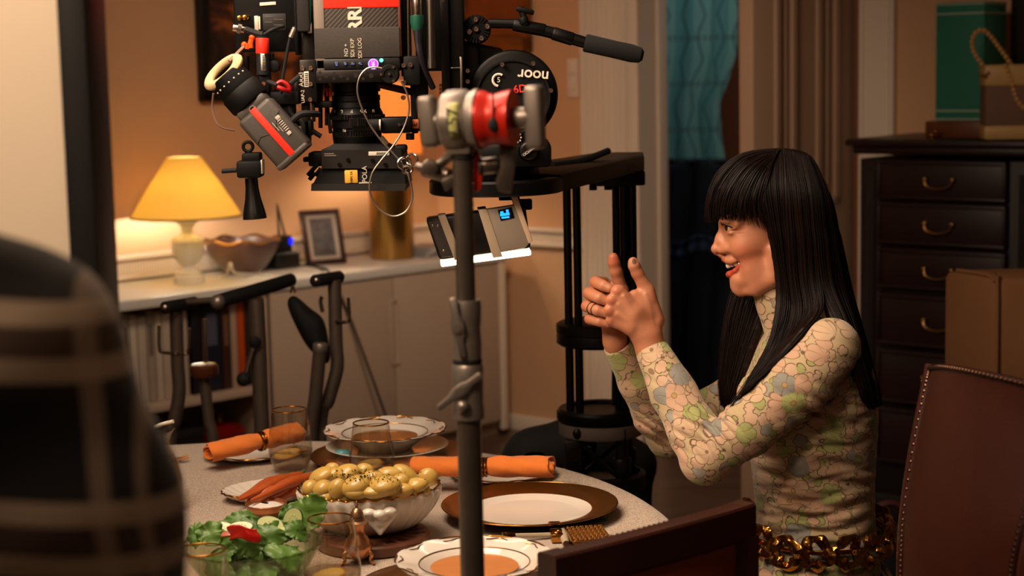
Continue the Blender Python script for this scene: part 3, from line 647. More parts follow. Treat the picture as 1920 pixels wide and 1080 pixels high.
MB().box((b3[0]+b3[2])/2+ZU*.05, (.36, .12, .10), bev=.01).build('base', M_matte, pb)
pb2 = thing('push_bar_frame', 'right dark steel push-bar upright with one hook, beside the hanging black pouch', 'push bars', W(600, 800, Yp)*[1, 1, 0])
tubew([W(627, 525, Yp), W(630, 640, Yp), W(632, 690, Yp), W(616, 750, Yp), W(600, 820, Yp), W(590, 900, Yp)*[1, 1, 0]], sz(13, Yp), 'post', M_bar, pb2)
MB().cyl(W(590, 527, Yp-.07), W(637, 519, Yp+.04), sz(12, Yp), n=16, bev=.003).build('grip', M_rub, pb2); MB().sph(W(593, 526, Yp-.075), (.008, .006, .008)).build('cap', M_steel, pb2)
hook([(653, 558, Yp), (655, 596, Yp), (648, 604, Yp), (630, 603, Yp-.02)], pb2)
tubew([W(600, 655, Yp-.06), W(592, 740, Yp-.05), W(582, 860, Yp-.04), W(580, 900, Yp-.03)*[1, 1, 0]], sz(13, Yp), 'short_tube', M_bar, pb2)
MB().cyl(W(600, 660, Yp-.06), W(601, 643, Yp-.06), sz(14, Yp), bev=.004).build('tube_cap', M_alu, pb2)
MB().box(W(585, 900, Yp)*[1, 1, 0]+ZU*.05, (.16, .16, .10), bev=.01).build('base', M_matte, pb2)
# pouch
pts = [(527, 560), (540, 542), (556, 546), (590, 580), (612, 588), (622, 640), (628, 690), (612, 693), (598, 676), (572, 655), (548, 605)]
mb = MB(); n_ = len(pts); inner = [((x-580)*.6+580, (y-620)*.6+620) for x, y in pts]
P0 = [W(x, y, Yp+.03) for x, y in pts]; Pf = [W(x, y, Yp-.015) for x, y in inner]; Pb = [W(x, y, Yp+.09) for x, y in inner]
mb.add(P0+Pf+Pb+[W(580, 620, Yp-.02), W(580, 620, Yp+.1)], [(i, (i+1) % n_, n_+(i+1) % n_, n_+i) for i in range(n_)]+[((i+1) % n_, i, 2*n_+i, 2*n_+(i+1) % n_) for i in range(n_)]+[(n_+i, n_+(i+1) % n_, 3*n_) for i in range(n_)]+[(2*n_+(i+1) % n_, 2*n_+i, 3*n_+1) for i in range(n_)])
pch = thing('pouch', 'black cloth pouch hanging from the push bars in front of the sideboard door', 'pouch', W(580, 690, Yp+.03))
mb.build('bag', mat('black_nylon', '#050505', .8, var=.2), pch, smooth=180, sub=2)
MB().tube([W(545, 548, Yp+.03), W(549, 535, Yp+.05), W(553, 548, Yp+.03)], .003, 6, smooth=4).build('loop', M_steel, pch)
mb = MB(); mb.tube([W(605, 585, Yp+.02), W(601, 565, Yp+.02), W(604, 556, Yp+.02)], .005, 8, smooth=4); mb.build('clip', M_steel, pch)
# ---- fluid head on the turntable
Yh = 2.95
fh = thing('fluid_head', 'big black round-sided fluid head with pan handle, standing on the dolly turntable', 'camera head', DC+ZU*zd)
mb = MB(); mb.cyl(DC+ZU*(zd-.002), DC+ZU*(zd+.022), .075, bev=.004, n=40); pbox(mb, 880, 268, 1034, 315, Yh, .17, .008); pbox(mb, 900, 190, 1010, 290, Yh+.01, .15, .02); mb.build('base', M_anod, fh)
pcyl(MB(), 962, 178, 84, Yh+.03, .13, 56, .008).build('drum', M_anod, fh)
mb = MB(); c = W(962, 182, Yh); rr = sz(70, Yh)
mb.rev(c, YV, [(0, .012), (rr*.5, .012), (rr*.9, .012), (rr*.95, .008), (rr, .008), (rr, .04), (0, .04)], 56); mb.build('drum_cover', M_matte, fh)
MB().prism([(-1, -.8), (-.55, -1.1), (-.2, -.55), (.2, -.2), (.9, -.3), (1, .3), (-1, .6)], W(905, 110, Yh+.05), XV*sz(40, Yh), ZU*sz(60, Yh), YV, .08, .006).build('neck', M_anod, fh)
mb = MB(); c = W(893, 55, Yh+.02); rr = sz(27, Yh)
mb.cyl(c+YV*.006, c+YV*.06, rr, n=32, bev=.003)
for k in range(24):
    a = k*math.pi/12; d = np.array([math.cos(a), 0, math.sin(a)]); mb.box(c+d*rr*.68+YV*.005, (rr*.55, .004, .0022), [d, YV, np.cross(d, YV)])
mb.build('rosette', M_matte, fh)
screws('screw', [(893, 55), (892, 37), (914, 50), (880, 60), (903, 72)], Yh+.022, 5, fh, M_screw)
screws('screw', [(942, 121), (1000, 119), (1033, 170), (877, 133), (877, 153)], Yh+.002, 4.5, fh, M_screw, .004)
lin_ = [(916, 44), (966, 45), (1000, 55), (1030, 62), (1100, 82), (1204, 104)]
def hp(i): return W(lin_[i][0], lin_[i][1], Yh+.03)
ph = MB().tube([hp(0), hp(1)], sz(9, Yh), 14).build('pan_handle', M_anod, fh)
mb = MB(); mb.cyl(W(962, 46, Yh+.03), W(1022, 57, Yh+.03), sz(12, Yh), n=20, bev=.002); mb.cyl(W(1018, 57, Yh+.03), W(1040, 63, Yh+.03), sz(11, Yh), n=20); mb.cyl(W(1036, 62, Yh+.03), W(1075, 74, Yh+.03), sz(12.5, Yh), n=20, bev=.002); mb.cyl(W(1070, 72, Yh+.03), W(1104, 82, Yh+.03), sz(11, Yh), n=20); mb.build('extension', M_anod, ph)
a, b_ = W(1096, 80, Yh+.03), W(1206, 105, Yh+.03); L_ = np.linalg.norm(b_-a); g = sz(17, Yh)
MB().rev(a, b_-a, [(0, 0), (g*.9, 0), (g, .003), (g*.97, L_*.5), (g, L_*.8), (g*.85, L_*.95), (g*.5, L_), (0, L_)], 28).build('foam_grip', mat('black_foam', '#080707', .95, bump=.3, bs=500), ph)
mb = MB(); mb.cyl(W(987, 46, Yh+.02), W(976, 14, Yh+.02), sz(6, Yh), n=12); mb.cyl(W(968, 16, Yh+.015), W(1001, 24, Yh+.02), sz(5, Yh), n=12, bev=.002); mb.cyl(W(980, 32, Yh+.02), W(984, 44, Yh+.02), sz(9, Yh), n=16, bev=.002); mb.build('clamp_lever', M_matte, ph)
c = W(992, 283, Yh-.004); mb = MB(); mb.rev(c, YV, [(0, -.004), (sz(14, Yh), -.004), (sz(17, Yh), -.002), (sz(18, Yh), .004), (sz(20, Yh), .004), (sz(20, Yh), .012), (0, .012)], 36)
d = nv([.8, 0, .55]); mb.box(c-YV*.007, (sz(36, Yh), .008, sz(8, Yh)), [d, YV, np.cross(d, YV)], .003); kn = mb.build('drag_dial', M_gun, fh)
text('OConnor', .0060, c-YV*.0115, d, np.cross(d, YV), M_lwhite, 'lettering', kn)
for k in range(9): a = k*.7; MB().sph(W(970+7*math.cos(a), 258+9*math.sin(a), Yh-.002), .0016, 8).build('index_dot', M_lwhite, fh)
cc = W(935, 150, Yh+.008); mb = MB(); mb.tube([cc+np.array([math.cos(a), 0, math.sin(a)])*sz(11, Yh) for a in np.linspace(.9, 4.6, 16)], .0022, 6); mb.build('dial_mark', M_lwhite, fh)
text('5', .012, cc, XV, ZU, M_lwhite, 'lettering', fh)
text('noor', .026, W(1000, 141, Yh+.0065), (-.99, 0, .1), (-.1, 0, -1), M_lwhite, 'lettering', fh, bold=.0004); text('6D', .018, W(975, 167, Yh+.0065), (1, 0, .1), ZU, mat('red_ink', '#e0302a', .5), 'lettering', fh, bold=.0003)
# vertical dovetail plate carrying the film camera
vp = thing('camera_plate', 'black sliding dovetail plate standing upright between film camera and fluid head', 'camera plate', W(855, 170, Yh+.03))
mb = MB(); pbox(mb, 841, -160, 868, 200, Yh, .12, .003); mb.build('plate', M_matte, vp); pbox(MB(), 825, -160, 841, 205, Yh-.01, .10, .002).build('side_rail', M_gun, vp)
pbox(MB(), 863, 107, 868, 200, Yh-.004, .02, .001).build('edge_strip', M_steel, vp); pbox(MB(), 841, 126, 866, 129, Yh-.003, .01, .0005).build('edge_strip', M_steel, vp)
screws('screw', [(826, 160), (826, 167), (826, 174), (831, 2)], Yh-.008, 3, vp, M_screw)
pbox(MB(), 868, 80, 900, 260, Yh+.04, .07, .004).build('saddle', M_anod, vp)
# ---- the film camera, tipped to look straight down
Yc_ = 2.90
fc = thing('film_camera', 'large cinema camera with red-taped grey body and lens tipped straight down over the table', 'camera', W(668, 355, Yc_+.06))
M_body = mat('grey_camera_body', '#4a443f', .5, .2, var=.08, vs=80)
# body with diagonal stripes
m = mat('striped_camera_side', '#3a3430', .55, .1, var=0); t = NT(m); tc = t.new('ShaderNodeTexCoord'); sp = t.new('ShaderNodeSeparateXYZ'); t.l(tc.outputs['Object'], sp.inputs[0])
v = t.math('FRACT', t.math('MULTIPLY', t.math('SUBTRACT', sp.outputs[0], sp.outputs[2]), 130)); t.l(t.mix(t.math('GREATER_THAN', v, .72), lin('#332d29'), lin('#615850')), t.b.inputs['Base Color'])
mb = MB(); pbox(mb, 592, -190, 748, 132, Yc_, .14, .012); mb.build('body', m, fc)
pbox(MB(), 588, -30, 609, 132, Yc_-.003, .05, .004).build('side_strip', mat('light_grey_edge', '#7d6f64', .5), fc)
pbox(MB(), 586, -190, 746, 13, Yc_-.002, .145, .004).build('red_band', M_red, fc)
pbox(MB(), 590, 52, 749, 108, Yc_-.004, .02, .002).build('gaffer_band', M_char, fc)
TL = mat('ink_offwhite', '#cfc4b0', .6, var=.05)
rt_, up2 = ZU, -XV       # lettering runs upward
text('ARRI', .0305, W(667, 46, Yc_-.0008), rt_, up2, TL, 'lettering', fc, bold=.0011, ext=.0006)
for s_, px, py in (('ND +', 649, 94), ('SDI EXP', 661, 90), ('SDI LOG', 675, 90)): text(s_, .0088, W(px, py, Yc_-.0045), rt_, up2, TL, 'handwriting', fc)
pbox(MB(), 590, 109, 750, 130, Yc_-.003, .03, .003).build('button_strip', M_blk, fc)
M_bl = mat('lit_blue_key', '#5f74b0', .4, var=0, emit='#7f94e8', es=.45)
for px, ch in ((631, 'm'), (648, '+'), (662, '1'), (676, '/')): 
    kk = pbox(MB(), px-4, 116, px+4, 124, Yc_-.005, .004, .0015).build('key', mat('dark_key', '#1a1c28', .4), fc); text(ch, .0085, W(px, 120, Yc_-.0054), rt_, up2, M_bl, 'key_symbol', kk)
rec = pcyl(MB(), 700, 120, 9, Yc_-.006, .008, 24).build('record_button', mat('lit_magenta', '#d020d8', .4, var=0, emit='#e830f0', es=1.3), fc)
c = W(700, 120, Yc_-.006); MB().tube([c+np.array([math.cos(a), 0, math.sin(a)])*sz(9, Yc_) for a in np.linspace(0, 6.283, 24, endpoint=False)], .0008, 6, closed=True).build('lit_ring', mat('lit_ring', '#7a90ff', .4, var=0, emit='#90a8ff', es=1.2), rec)
text('REC', .0065, W(700, 120, Yc_-.0066), rt_, up2, mat('lit_white', '#ffffff', .4, var=0, emit='#ffe8ff', es=1.), 'lettering', rec)
pcyl(MB(), 715, 113, 3.6, Yc_-.006, .006, 16).build('status_light', mat('lit_green', '#50f0b0', .4, var=0, emit='#60ffc0', es=1.6), fc)
# perforated cheese bracket
mb = MB(); pbox(mb, 593, 131, 722, 155, Yc_-.012, .05, .002); br = mb.build('cheese_plate', M_gun, fc)
for px, py, r in [(600, 136, 2.4), (600, 149, 2.4), (612, 142, 4.2), (626, 137, 2.6), (626, 148, 2.6), (639, 142, 4.2), (652, 137, 2.6), (652, 148, 2.6), (667, 142, 4.2), (681, 148, 2.6), (696, 142, 4.2), (684, 136, 2), (619, 142, 1.4), (645, 143, 1.4)]:
    c = W(px, py, Yc_-.0122); MB().rev(c, YV, [(0, 0), (sz(r, Yc_), 0), (sz(r, Yc_)+.0004, .0004)], 14).build('hole', M_rub, br)
mb = MB(); c = W(730, 139, Yc_-.02)
mb.rev(c, YV, [(0, .001), (sz(9, Yc_), .001), (sz(10, Yc_), -.001), (sz(16, Yc_), -.001), (sz(18, Yc_), .002), (sz(18, Yc_), .02), (0, .02)], 40, wav=lambda t_, r, h: (r*(1+(.02*math.sin(40*t_) if r > sz(17, Yc_) else 0)), h)); wh = mb.build('thumb_wheel', M_matte, fc)
screws('screw', [(730, 139), (738, 126), (715, 140), (738, 152)], Yc_-.0215, 2.8, wh, M_screw)
# side brackets, right
mb = MB(); pbox(mb, 748, -190, 762, 140, Yc_+.02, .11, .002); pbox(mb, 756, 105, 788, 160, Yc_, .06, .004); pbox(mb, 772, 130, 800, 180, Yc_+.02, .06, .004); pbox(mb, 776, -190, 826, 130, Yc_+.06, .08, .003); pbox(mb, 770, 150, 782, 250, Yc_+.02, .03, .002); mb.build('right_bracket', M_matte, fc)
pbox(MB(), 746, -60, 751, 104, Yc_-.001, .04, .001).build('copper_strip', mat('rust_red_strip', '#5a2a1c', .5), fc)
screws('screw', [(757, 123), (770, 122), (758, 155), (756, 183)], Yc_-.002, 4.5, fc, M_screw)
MB().cyl(W(766, 105, Yc_+.02), W(763, -190, Yc_+.02), sz(4, Yc_), n=12).build('rod', M_steel, fc); MB().cyl(W(809, 128, Yc_), W(804, -190, Yc_), sz(8, Yc_), n=18).build('rod', M_steel, fc)
mb = MB(); mb.cyl(W(782, 30, Yc_), W(781, -8, Yc_), sz(10, Yc_), n=20, bev=.001); pl = mb.build('connector', M_steel, fc)
a, b_ = W(782, 29, Yc_), W(783, 72, Yc_); MB().rev(a, b_-a, [(0, 0), (sz(13, Yc_), .0), (sz(13, Yc_), .012), (sz(9, Yc_), .024), (0, .026)], 20).build('green_collar', mat('green_rubber', '#0c4a38', .5), pl)
MB().tube([W(783, 50, Yc_), W(784, 80, Yc_), W(788, 105, Yc_), W(797, 132, Yc_+.01), W(812, 165, Yc_+.03)], [.009, .006, .005, .005, .005], 10, smooth=5).build('cable', mat('violet_black_cable', '#1a1620', .5), pl)
# side brackets, left
mb = MB(); pbox(mb, 553, -190, 576, 56, Yc_-.01, .06, .003); mb.build('left_arm', mat('soft_black_rubber', '#221e1d', .7), fc)
mb = MB(); pbox(mb, 566, 60, 590, 130, Yc_+.02, .06, .003); pbox(mb, 562, 112, 594, 192, Yc_-.005, .05, .003); pbox(mb, 551, 150, 566, 190, Yc_, .05, .003); pbox(mb, 566, 190, 580, 268, Yc_+.01, .03, .002); pbox(mb, 584, 155, 592, 190, Yc_, .04); mb.build('left_bracket', M_gun, fc)
screws('screw', [(567, 128), (583, 128), (583, 158), (582, 187)], Yc_-.006, 4.5, fc, M_screw)
lb = pbox(MB(), 570, 134, 579, 163, Yc_-.0065, .002, .0003).build('label', M_lwhite, fc)
for i in range(7): pbox(MB(), 571.5, 137+i*3.6, 577.5, 138.4+i*3.6, Yc_-.0072, .001, 0).build('bar_mark', M_blk, lb)
text('ARRI', .011, W(565, 149, Yc_-.0065), rt_, up2, TL, 'lettering', fc); text('UAP-2', .008, W(568, 181, Yc_-.0065), rt_, up2, TL, 'lettering', fc)
pbox(MB(), 577, 42, 584, 62, Yc_, .01, .001).build('label', M_lwhite, fc); mb = MB(); mb.cyl(W(582, -20, Yc_), W(580, 45, Yc_), .003, n=8); mb.build('antenna_lead', mat('green_rubber', '', .5), fc)
# lens
lx = W(668, 200, Yc_+.06); LZ = lambda py: W(668, py, Yc_+.06)[2]; lk = (Yc_+.06)/FPX
def ring(y0, y1, r, r2=None, name='lens_ring', m_=None, teeth=0, par=None):
    mb = MB(); o = lx*[1, 1, 0]+ZU*LZ(y1); h = LZ(y0)-LZ(y1); r *= lk; r2 = r if r2 is None else r2*lk
    if teeth: mb.rev(o, ZU, [(0, 0), (r2, 0), (r, h), (0, h)], teeth*4, wav=lambda t_, rr, hh: (rr*(1+.022*(1 if math.sin(teeth*t_) > 0 else -1)), hh))
    else: mb.rev(o, ZU, [(0, 0), (r2-.001, 0), (r2, .001), (r, h-.001), (r-.001, h), (0, h)], 56)
    return mb.build(name, m_ or M_anod, par or fc)
ln = ring(153, 172, 46, 46, 'lens')
for y0, y1, r, r2, tt in ((172, 178, 42, 42, 0), (178, 190, 45, 45, 0), (190, 202, 44, 45, 0), (202, 215, 45, 50, 0), (215, 223, 52, 52, 70), (223, 240, 47, 47, 0), (240, 246, 45, 45, 0), (246, 254, 45, 45, 60), (254, 272, 46, 44, 0)): ring(y0, y1, r, r2, teeth=tt, par=ln, m_=M_gun if tt else M_anod)
def arctext(s_, size, py, r, a0, par): # little engraved marks around the barrel
    a = a0; p = lx*[1, 1, 0]+ZU*LZ(py)+np.array([math.sin(a), -math.cos(a), 0])*(r*lk+.0004)
    text(s_, size, p, (math.cos(a), math.sin(a), 0), ZU, TL, 'engraving', par)
for s_, a0 in (('1', -.9), ('2', -.5), ('4', -.1), ('5,6', .35), ('8', .8)): arctext(s_, .010, 209, 47.5, a0, ln)
for s_, py, a0 in (('22', 232, -.7), ('16', 243, -.45)): arctext(s_, .007, py, 45.5, a0, ln)
# focus motor
mb = MB(); pbox(mb, 714, 220, 772, 250, Yc_-.005, .05, .004); pbox(mb, 768, 222, 800, 246, Yc_+.02, .03, .003); mo = mb.build('focus_motor', M_anod, fc)
a = W(660, 234, Yc_-.02); mb = MB(); mb.cyl(W(662, 236, Yc_-.01), W(712, 234, Yc_-.01), sz(11, Yc_), n=24, bev=.002); mb.build('motor_barrel', M_rub, mo); MB().cyl(W(709, 234, Yc_-.01), W(714, 234, Yc_-.01), sz(10, Yc_), n=24).build('collar', M_lwhite, mo)
screws('screw', [(749, 234), (757, 234)], Yc_-.006, 3.2, mo, M_steel)
mb = MB(); mb.rev(W(672, 229, Yc_-.02), ZU, [(0, -.006), (sz(17, Yc_), -.006), (sz(17, Yc_), .006), (0, .006)], 96, wav=lambda t_, r, h: (r*(1+.05*(1 if math.sin(24*t_) > 0 else -1)), h)); mb.build('drive_gear', M_gun, mo)
mk = pbox(MB(), 771, 224, 785, 241, Yc_+.018, .004, .001).build('orange_mark', mat('orange_print', '#c86a3a', .5), mo); text('E', .012, W(778, 233, Yc_+.0175), rt_, up2, M_blk, 'lettering', mk)
MB().cyl(W(769, 250, Yc_+.01), W(769, 262, Yc_+.01), sz(8, Yc_), bev=.001).build('knob', M_matte, mo)
# rods and cables beside the lens
mb = MB(); 
for px, y0, y1 in ((601, 155, 240), (613, 155, 235)): mb.cyl(W(px, y0, Yc_+.03), W(px, y1, Yc_+.03), sz(4, Yc_), n=12)
mb.build('rod', M_gun, fc); 
mb = MB(); pbox(mb, 590, 190, 622, 202, Yc_+.01, .04, .002); pbox(mb, 570, 225, 585, 255, Yc_+.01, .03, .003); mb.cyl(W(585, 245, Yc_), W(602, 256, Yc_), .004, n=8); pbox(mb, 584, 192, 590, 228, Yc_, .01, .001); mb.build('rod_clamp', M_matte, fc)
def cable(pts, r, m_, name='cable', par=fc): return MB().tube(pts, r, 8, smooth=6).build(name, m_, par)
cable([W(545, 230, Yc_-.03), W(562, 215, Yc_-.03), W(582, 213, Yc_-.02), W(596, 214, Yc_)], .0055, M_rub)
cable([W(540, 190, Yc_), W(548, 215, Yc_), W(566, 228, Yc_), W(570, 250, Yc_)], .004, M_rub); cable([W(530, 195, Yc_+.02), W(545, 225, Yc_+.02), W(560, 232, Yc_+.02), W(575, 228, Yc_+.02)], .004, M_rub)
cable([W(554, 50, Yc_), W(545, 68, Yc_), W(536, 110, Yc_), W(529, 152, Yc_)], .0028, M_rub); MB().cyl(W(545, 70, Yc_), W(553, 52, Yc_), .0045, n=10).build('plug', M_alu, fc)
cable([W(711, 158, Yc_+.04), W(735, 164, Yc_+.04), W(770, 172, Yc_+.05)], .006, mat('dark_red_cable', '#3a100c', .5)); cable([W(616, 160, Yc_+.03), W(612, 180, Yc_+.03), W(620, 250, Yc_+.03)], .003, M_rub)
for px in (612, 618): MB().cyl(W(px, 165, Yc_+.02), W(px+2, 180, Yc_+.02), .002, n=6).build('red_lead', mat('red_wire', '#a01a10', .5), fc)
mb = MB(); mb.tube([W(520, 157, Yc_-.02), W(528, 153, Yc_-.02), W(540, 160, Yc_-.02), W(543, 168, Yc_-.02)], .0038, 8, smooth=4); mb.tube([W(520, 163, Yc_-.03), W(532, 168, Yc_-.03), W(543, 172, Yc_-.02)], .0038, 8, smooth=4); mb.build('red_clips', mat('red_clip', '#9a0d10', .4), fc)
mb = MB(); mb.tube([W(500, 152, Yc_-.01), W(520, 160, Yc_-.02)], .004, 8); mb.tube([W(543, 158, Yc_-.02), W(565, 140, Yc_)], .004, 8); mb.tube([W(526, 175, Yc_-.02), W(530, 168, Yc_-.02)], .003, 8); mb.build('lead', M_rub, fc)
# matte box
mt = thing('matte_box', 'black matte box with a yellow sticker hanging under the film camera lens', 'matte box', W(668, 358, Yc_+.05))
mb = MB(); c = lx*[1, 1, 0]
def fr(py): return W(668, py, Yc_)[2]
def loftbox(levels): # (py, half-width px left, right, front Y, depth)
    vs = []
    for py, xl, xr, Yf, dp in levels:
        a = W(xl, py, Yf); b2 = W(xr, py, Yf); vs += [a, b2, b2+YV*dp, a+YV*dp]
    n = len(levels); fs = [(0, 1, 2, 3), tuple(4*(n-1)+k for k in (3, 2, 1, 0))]
    for i in range(n-1):
        for k in range(4): fs.append((i*4+k, i*4+(k+1) % 4, (i+1)*4+(k+1) % 4, (i+1)*4+k))
    return MB().add(vs, fs)
loftbox([(270, 625, 712, Yc_, .12), (281, 606, 735, Yc_-.004, .13)]).build('adapter', M_matte, mt)
loftbox([(281, 603, 752, Yc_-.008, .14), (291, 602, 752, Yc_-.008, .14), (291, 603, 754, Yc_-.012, .15), (316, 603, 757, Yc_-.012, .15)]).build('filter_stage', mat('matte_box_shell', '#1c1816', .5, spec=.35), mt)
loftbox([(316, 602, 757, Yc_-.006, .14), (345, 587, 760, Yc_-.010, .16)]).build('hood', M_matte, mt)
loftbox([(345, 584, 761, Yc_-.016, .17), (358, 583, 760, Yc_-.017, .17)]).build('hood_lip', mat('matte_box_shell', '', .5), mt)
mb = MB(); pbox(mb, 578, 286, 604, 312, Yc_, .06, .003); pbox(mb, 568, 295, 580, 304, Yc_+.01, .03, .002)
for (x, y) in ((592, 312), (583, 322), (597, 322), (586, 330)): mb.cyl(W(x-6, y+7, Yc_), W(x+5, y-6, Yc_), sz(4, Yc_), n=10)
mb.build('side_knobs', M_matte, mt)
st = pbox(MB(), 646, 319, 671, 344, Yc_-.0125, .004, .002).build('sticker', mat('yellow_sticker', '#e0a83a', .6), mt); text('HBM 1A', .0055, W(659, 332, Yc_-.0128), rt_, up2, mat('sticker_ink', '#5a4520', .6), 'lettering', st)
text('POLA', .0112, W(684, 327, Yc_-.0125), rt_, up2, TL, 'lettering', mt); pbox(MB(), 673, 342, 697, 344, Yc_-.0125, .003, .0003).build('underline', TL, mt)
lb = pbox(MB(), 691, 284, 730, 291.5, Yc_-.0125, .004, .0005).build('label', M_lwhite, mt)
for i in range(9): pbox(MB(), 706+i*2, 285.5, 707+i*2, 290, Yc_-.0131, .001, 0).build('bar_mark', M_blk, lb)
[pbox(MB(), 608, y, 608+l, y+1.6, Yc_-.0128, .001, 0).build('print_mark', mat('faint_print_light', '#7a6e62', .6), mt) for y, l in ((287.5, 18), (291, 22))]
screws('screw', [(698, 300), (636, 308), (652, 299), (722, 308)], Yc_-.0135, 3.6, mt, M_gun)
MB().box(W(752, 278, Yc_+.02), (.02, .04, .012), bev=.004).build('latch', M_matte, mt)
# upper-left electronics box
eb = thing('wireless_box', 'black electronics box with gold connectors at the upper left of the film camera', 'electronics box', W(495, 95, Yc_+.05))
mb = MB(); pbox(mb, 436, -190, 553, 94, Yc_+.03, .08, .004); pbox(mb, 548, -190, 556, 100, Yc_+.02, .07, .002); mb.build('case', mat('box_black', '#060606', .45, .3), eb)
pbox(MB(), 487, 4, 517, 10, Yc_+.028, .004, .0004, ang=-.05).build('label', M_lwhite, eb); pbox(MB(), 477, 30, 484, 57, Yc_+.027, .005, .0004).build('label', M_lwhite, eb); pbox(MB(), 484.6, 31, 488, 55, Yc_+.027, .005, .0004).build('label', M_lwhite, eb)
pbox(MB(), 493, 26, 536, 57, Yc_+.0285, .004, .0004).build('type_plate', mat('dark_plate', '#191615', .5), eb)
for i in range(4): pbox(MB(), 496+(i % 2)*18, 31+i*5, 496+(i % 2)*18+14+3*(i % 2), 32.4+i*5, Yc_+.0278, .001, 0).build('print_mark', mat('faint_print', '#5a5048', .6), eb)
for (x, y) in ((449, 34), (459, 33)): pcyl(MB(), x, y, 5.5, Yc_+.005, .03, 16, .002).build('gold_connector', mat('gold_plated', '#c08a3a', .2, 1.), eb)
mb = MB(); mb.cyl(W(436, 52, Yc_), W(462, 57, Yc_+.005), sz(7, Yc_), n=14, bev=.001); mb.cyl(W(445, 53, Yc_-.001), W(452, 55, Yc_), sz(9, Yc_), n=10); mb.build('bayonet_plug', M_steel, eb)
MB().tube([W(460, 56, Yc_), W(480, 63, Yc_), W(492, 66, Yc_)], .006, 8, smooth=4).build('plug_cable', M_rub, eb)
MB().tube([W(491, 68, Yc_), W(510, 56, Yc_), W(532, 49, Yc_+.02)], .003, 8, smooth=4).build('thin_cable', M_rub, eb)
mb = MB(); mb.tube([W(473, 70, Yc_), W(470, 80, Yc_), W(470, 90, Yc_)], .0048, 8); mb.tube([W(465, 82, Yc_), W(463, 92, Yc_)], .0048, 8); mb.sph(W(458, 84, Yc_), .0055, 10); mb.sph(W(473, 70, Yc_), .006, 10); mb.build('orange_caps', mat('orange_rubber', '#e0560f', .5), eb)
# red-taped tube
rtb = thing('taped_handle', 'black tube wrapped in red tape with a white barcode label, above the viewfinder', 'handle', W(492, 175, Yc_-.01))
MB().cyl(W(492, 71, Yc_-.01), W(492, 101, Yc_-.01), sz(12.4, Yc_), n=28, bev=.001).build('tape', M_red, rtb); MB().cyl(W(492, 68, Yc_-.01), W(493, 140, Yc_-.01), sz(11.8, Yc_), n=28).build('tube', M_rub, rtb)
mb = MB(); pbox(mb, 484, 132, 505, 176, Yc_-.014, .03, .003); pbox(mb, 505, 100, 512, 120, Yc_, .02, .002); mb.build('mount', M_matte, rtb); pcyl(MB(), 513, 124, 11, Yc_-.005, .02, 20, .002).build('lock_knob', M_matte, rtb); pcyl(MB(), 494, 157, 4, Yc_-.0145, .003, 16).build('eyelet', mat('copper', '#9a5a32', .4, .6), rtb)
mb = MB(); c0 = W(492, 116, Yc_-.01); r_ = sz(12, Yc_)
lbl = MB().add([c0+np.array([math.sin(a)*r_, -math.cos(a)*r_, z]) for z in (-.014, .014) for a in np.linspace(-.1, .7, 7)], [(i, i+1, 8+i, 7+i) for i in range(6)]).build('label', M_lwhite, rtb, solid=.0004)
for i in range(9): a = .42; z = -.011+i*.0026; MB().box(c0+np.array([math.sin(a)*(r_+.0004), -math.cos(a)*(r_+.0004), z]), (.006, .0004, .0012), [np.array([math.cos(a), math.sin(a), 0]), np.array([-math.sin(a), math.cos(a), 0]), ZU]).build('bar_mark', M_blk, lbl)
# ---- viewfinder
u_ = np.array([86, 103.])/134.2; dv2 = np.array([u_[0], 0, -u_[1]]); wv = np.array([u_[1], 0, u_[0]])   # along the barrel (down-right), across (up-right)
Ye = 2.84; EX = [wv, YV, -dv2]
vf = thing('viewfinder', 'grey tilted camera viewfinder with a red stripe and cream eyecup', 'viewfinder', W(540, 320, Ye+.03))
def ev(a, b, d=0.): # a px along from top end, b px across
    return W(470+u_[0]*a+u_[1]*b, 200+u_[1]*a-u_[0]*b, Ye)+YV*d
mb = MB(); mb.box(ev(66, 0, .03), (sz(76, Ye), .06, sz(118, Ye)), EX, .008, 3); mb.box(ev(2, 0, .03), (sz(66, Ye), .05, sz(20, Ye)), EX, .005); vb = mb.build('housing', M_grey, vf)
MB().box(ev(122, 0, .03), (sz(74, Ye), .064, sz(12, Ye)), EX, .004).build('end_cap', M_grey, vf)
MB().box(ev(62, 1, -.0005), (sz(13, Ye), .003, sz(112, Ye)), EX, .0008).build('red_stripe', M_red, vf)
lbp = mat('viewfinder_print', '#c2b8aa', .6)
MB().box(ev(48, 26, -.0004), (sz(9, Ye), .002, sz(7, Ye)), EX, .0003).build('print_mark', lbp, vf); MB().box(ev(84, 24, -.0004), (sz(8, Ye), .002, sz(7, Ye)), EX, .0003).build('print_mark', lbp, vf)
for i in range(6): MB().box(ev(54+i*4.5, 25, -.0004), (sz(9, Ye), .002, sz(2, Ye)), EX, .0002).build('print_mark', lbp, vf)
[MB().box(ev(56+j*3, 17-5*(j % 2)+0, -.0004), (sz(1.2, Ye), .001, sz(14+6*(j % 3), Ye)), EX).build('print_mark', lbp, vf) for j in range(3)]
M_seam = mat('seam_black', '#141210', .6)
MB().tube([ev(40, 37, -.0002), ev(44, 26, -.0002), ev(58, 14, -.0002), ev(64, 9, -.0002)], .0008, 6).build('seam', M_seam, vf); MB().tube([ev(62, -36, -.0002), ev(56, -22, -.0002), ev(62, -7, -.0002)], .0008, 6).build('seam', M_seam, vf)
pcyl(MB(), 0, 0, 0, Ye, 0) if 0 else None
c = ev(6, 0, 0); MB().rev(c, YV, [(sz(5, Ye), -.001), (sz(7, Ye), -.001), (sz(7, Ye), .003), (sz(5, Ye), .003)], 24).build('ring_mark', M_alu, vf)
mb = MB(); ax0 = ev(-8, 0, .032)
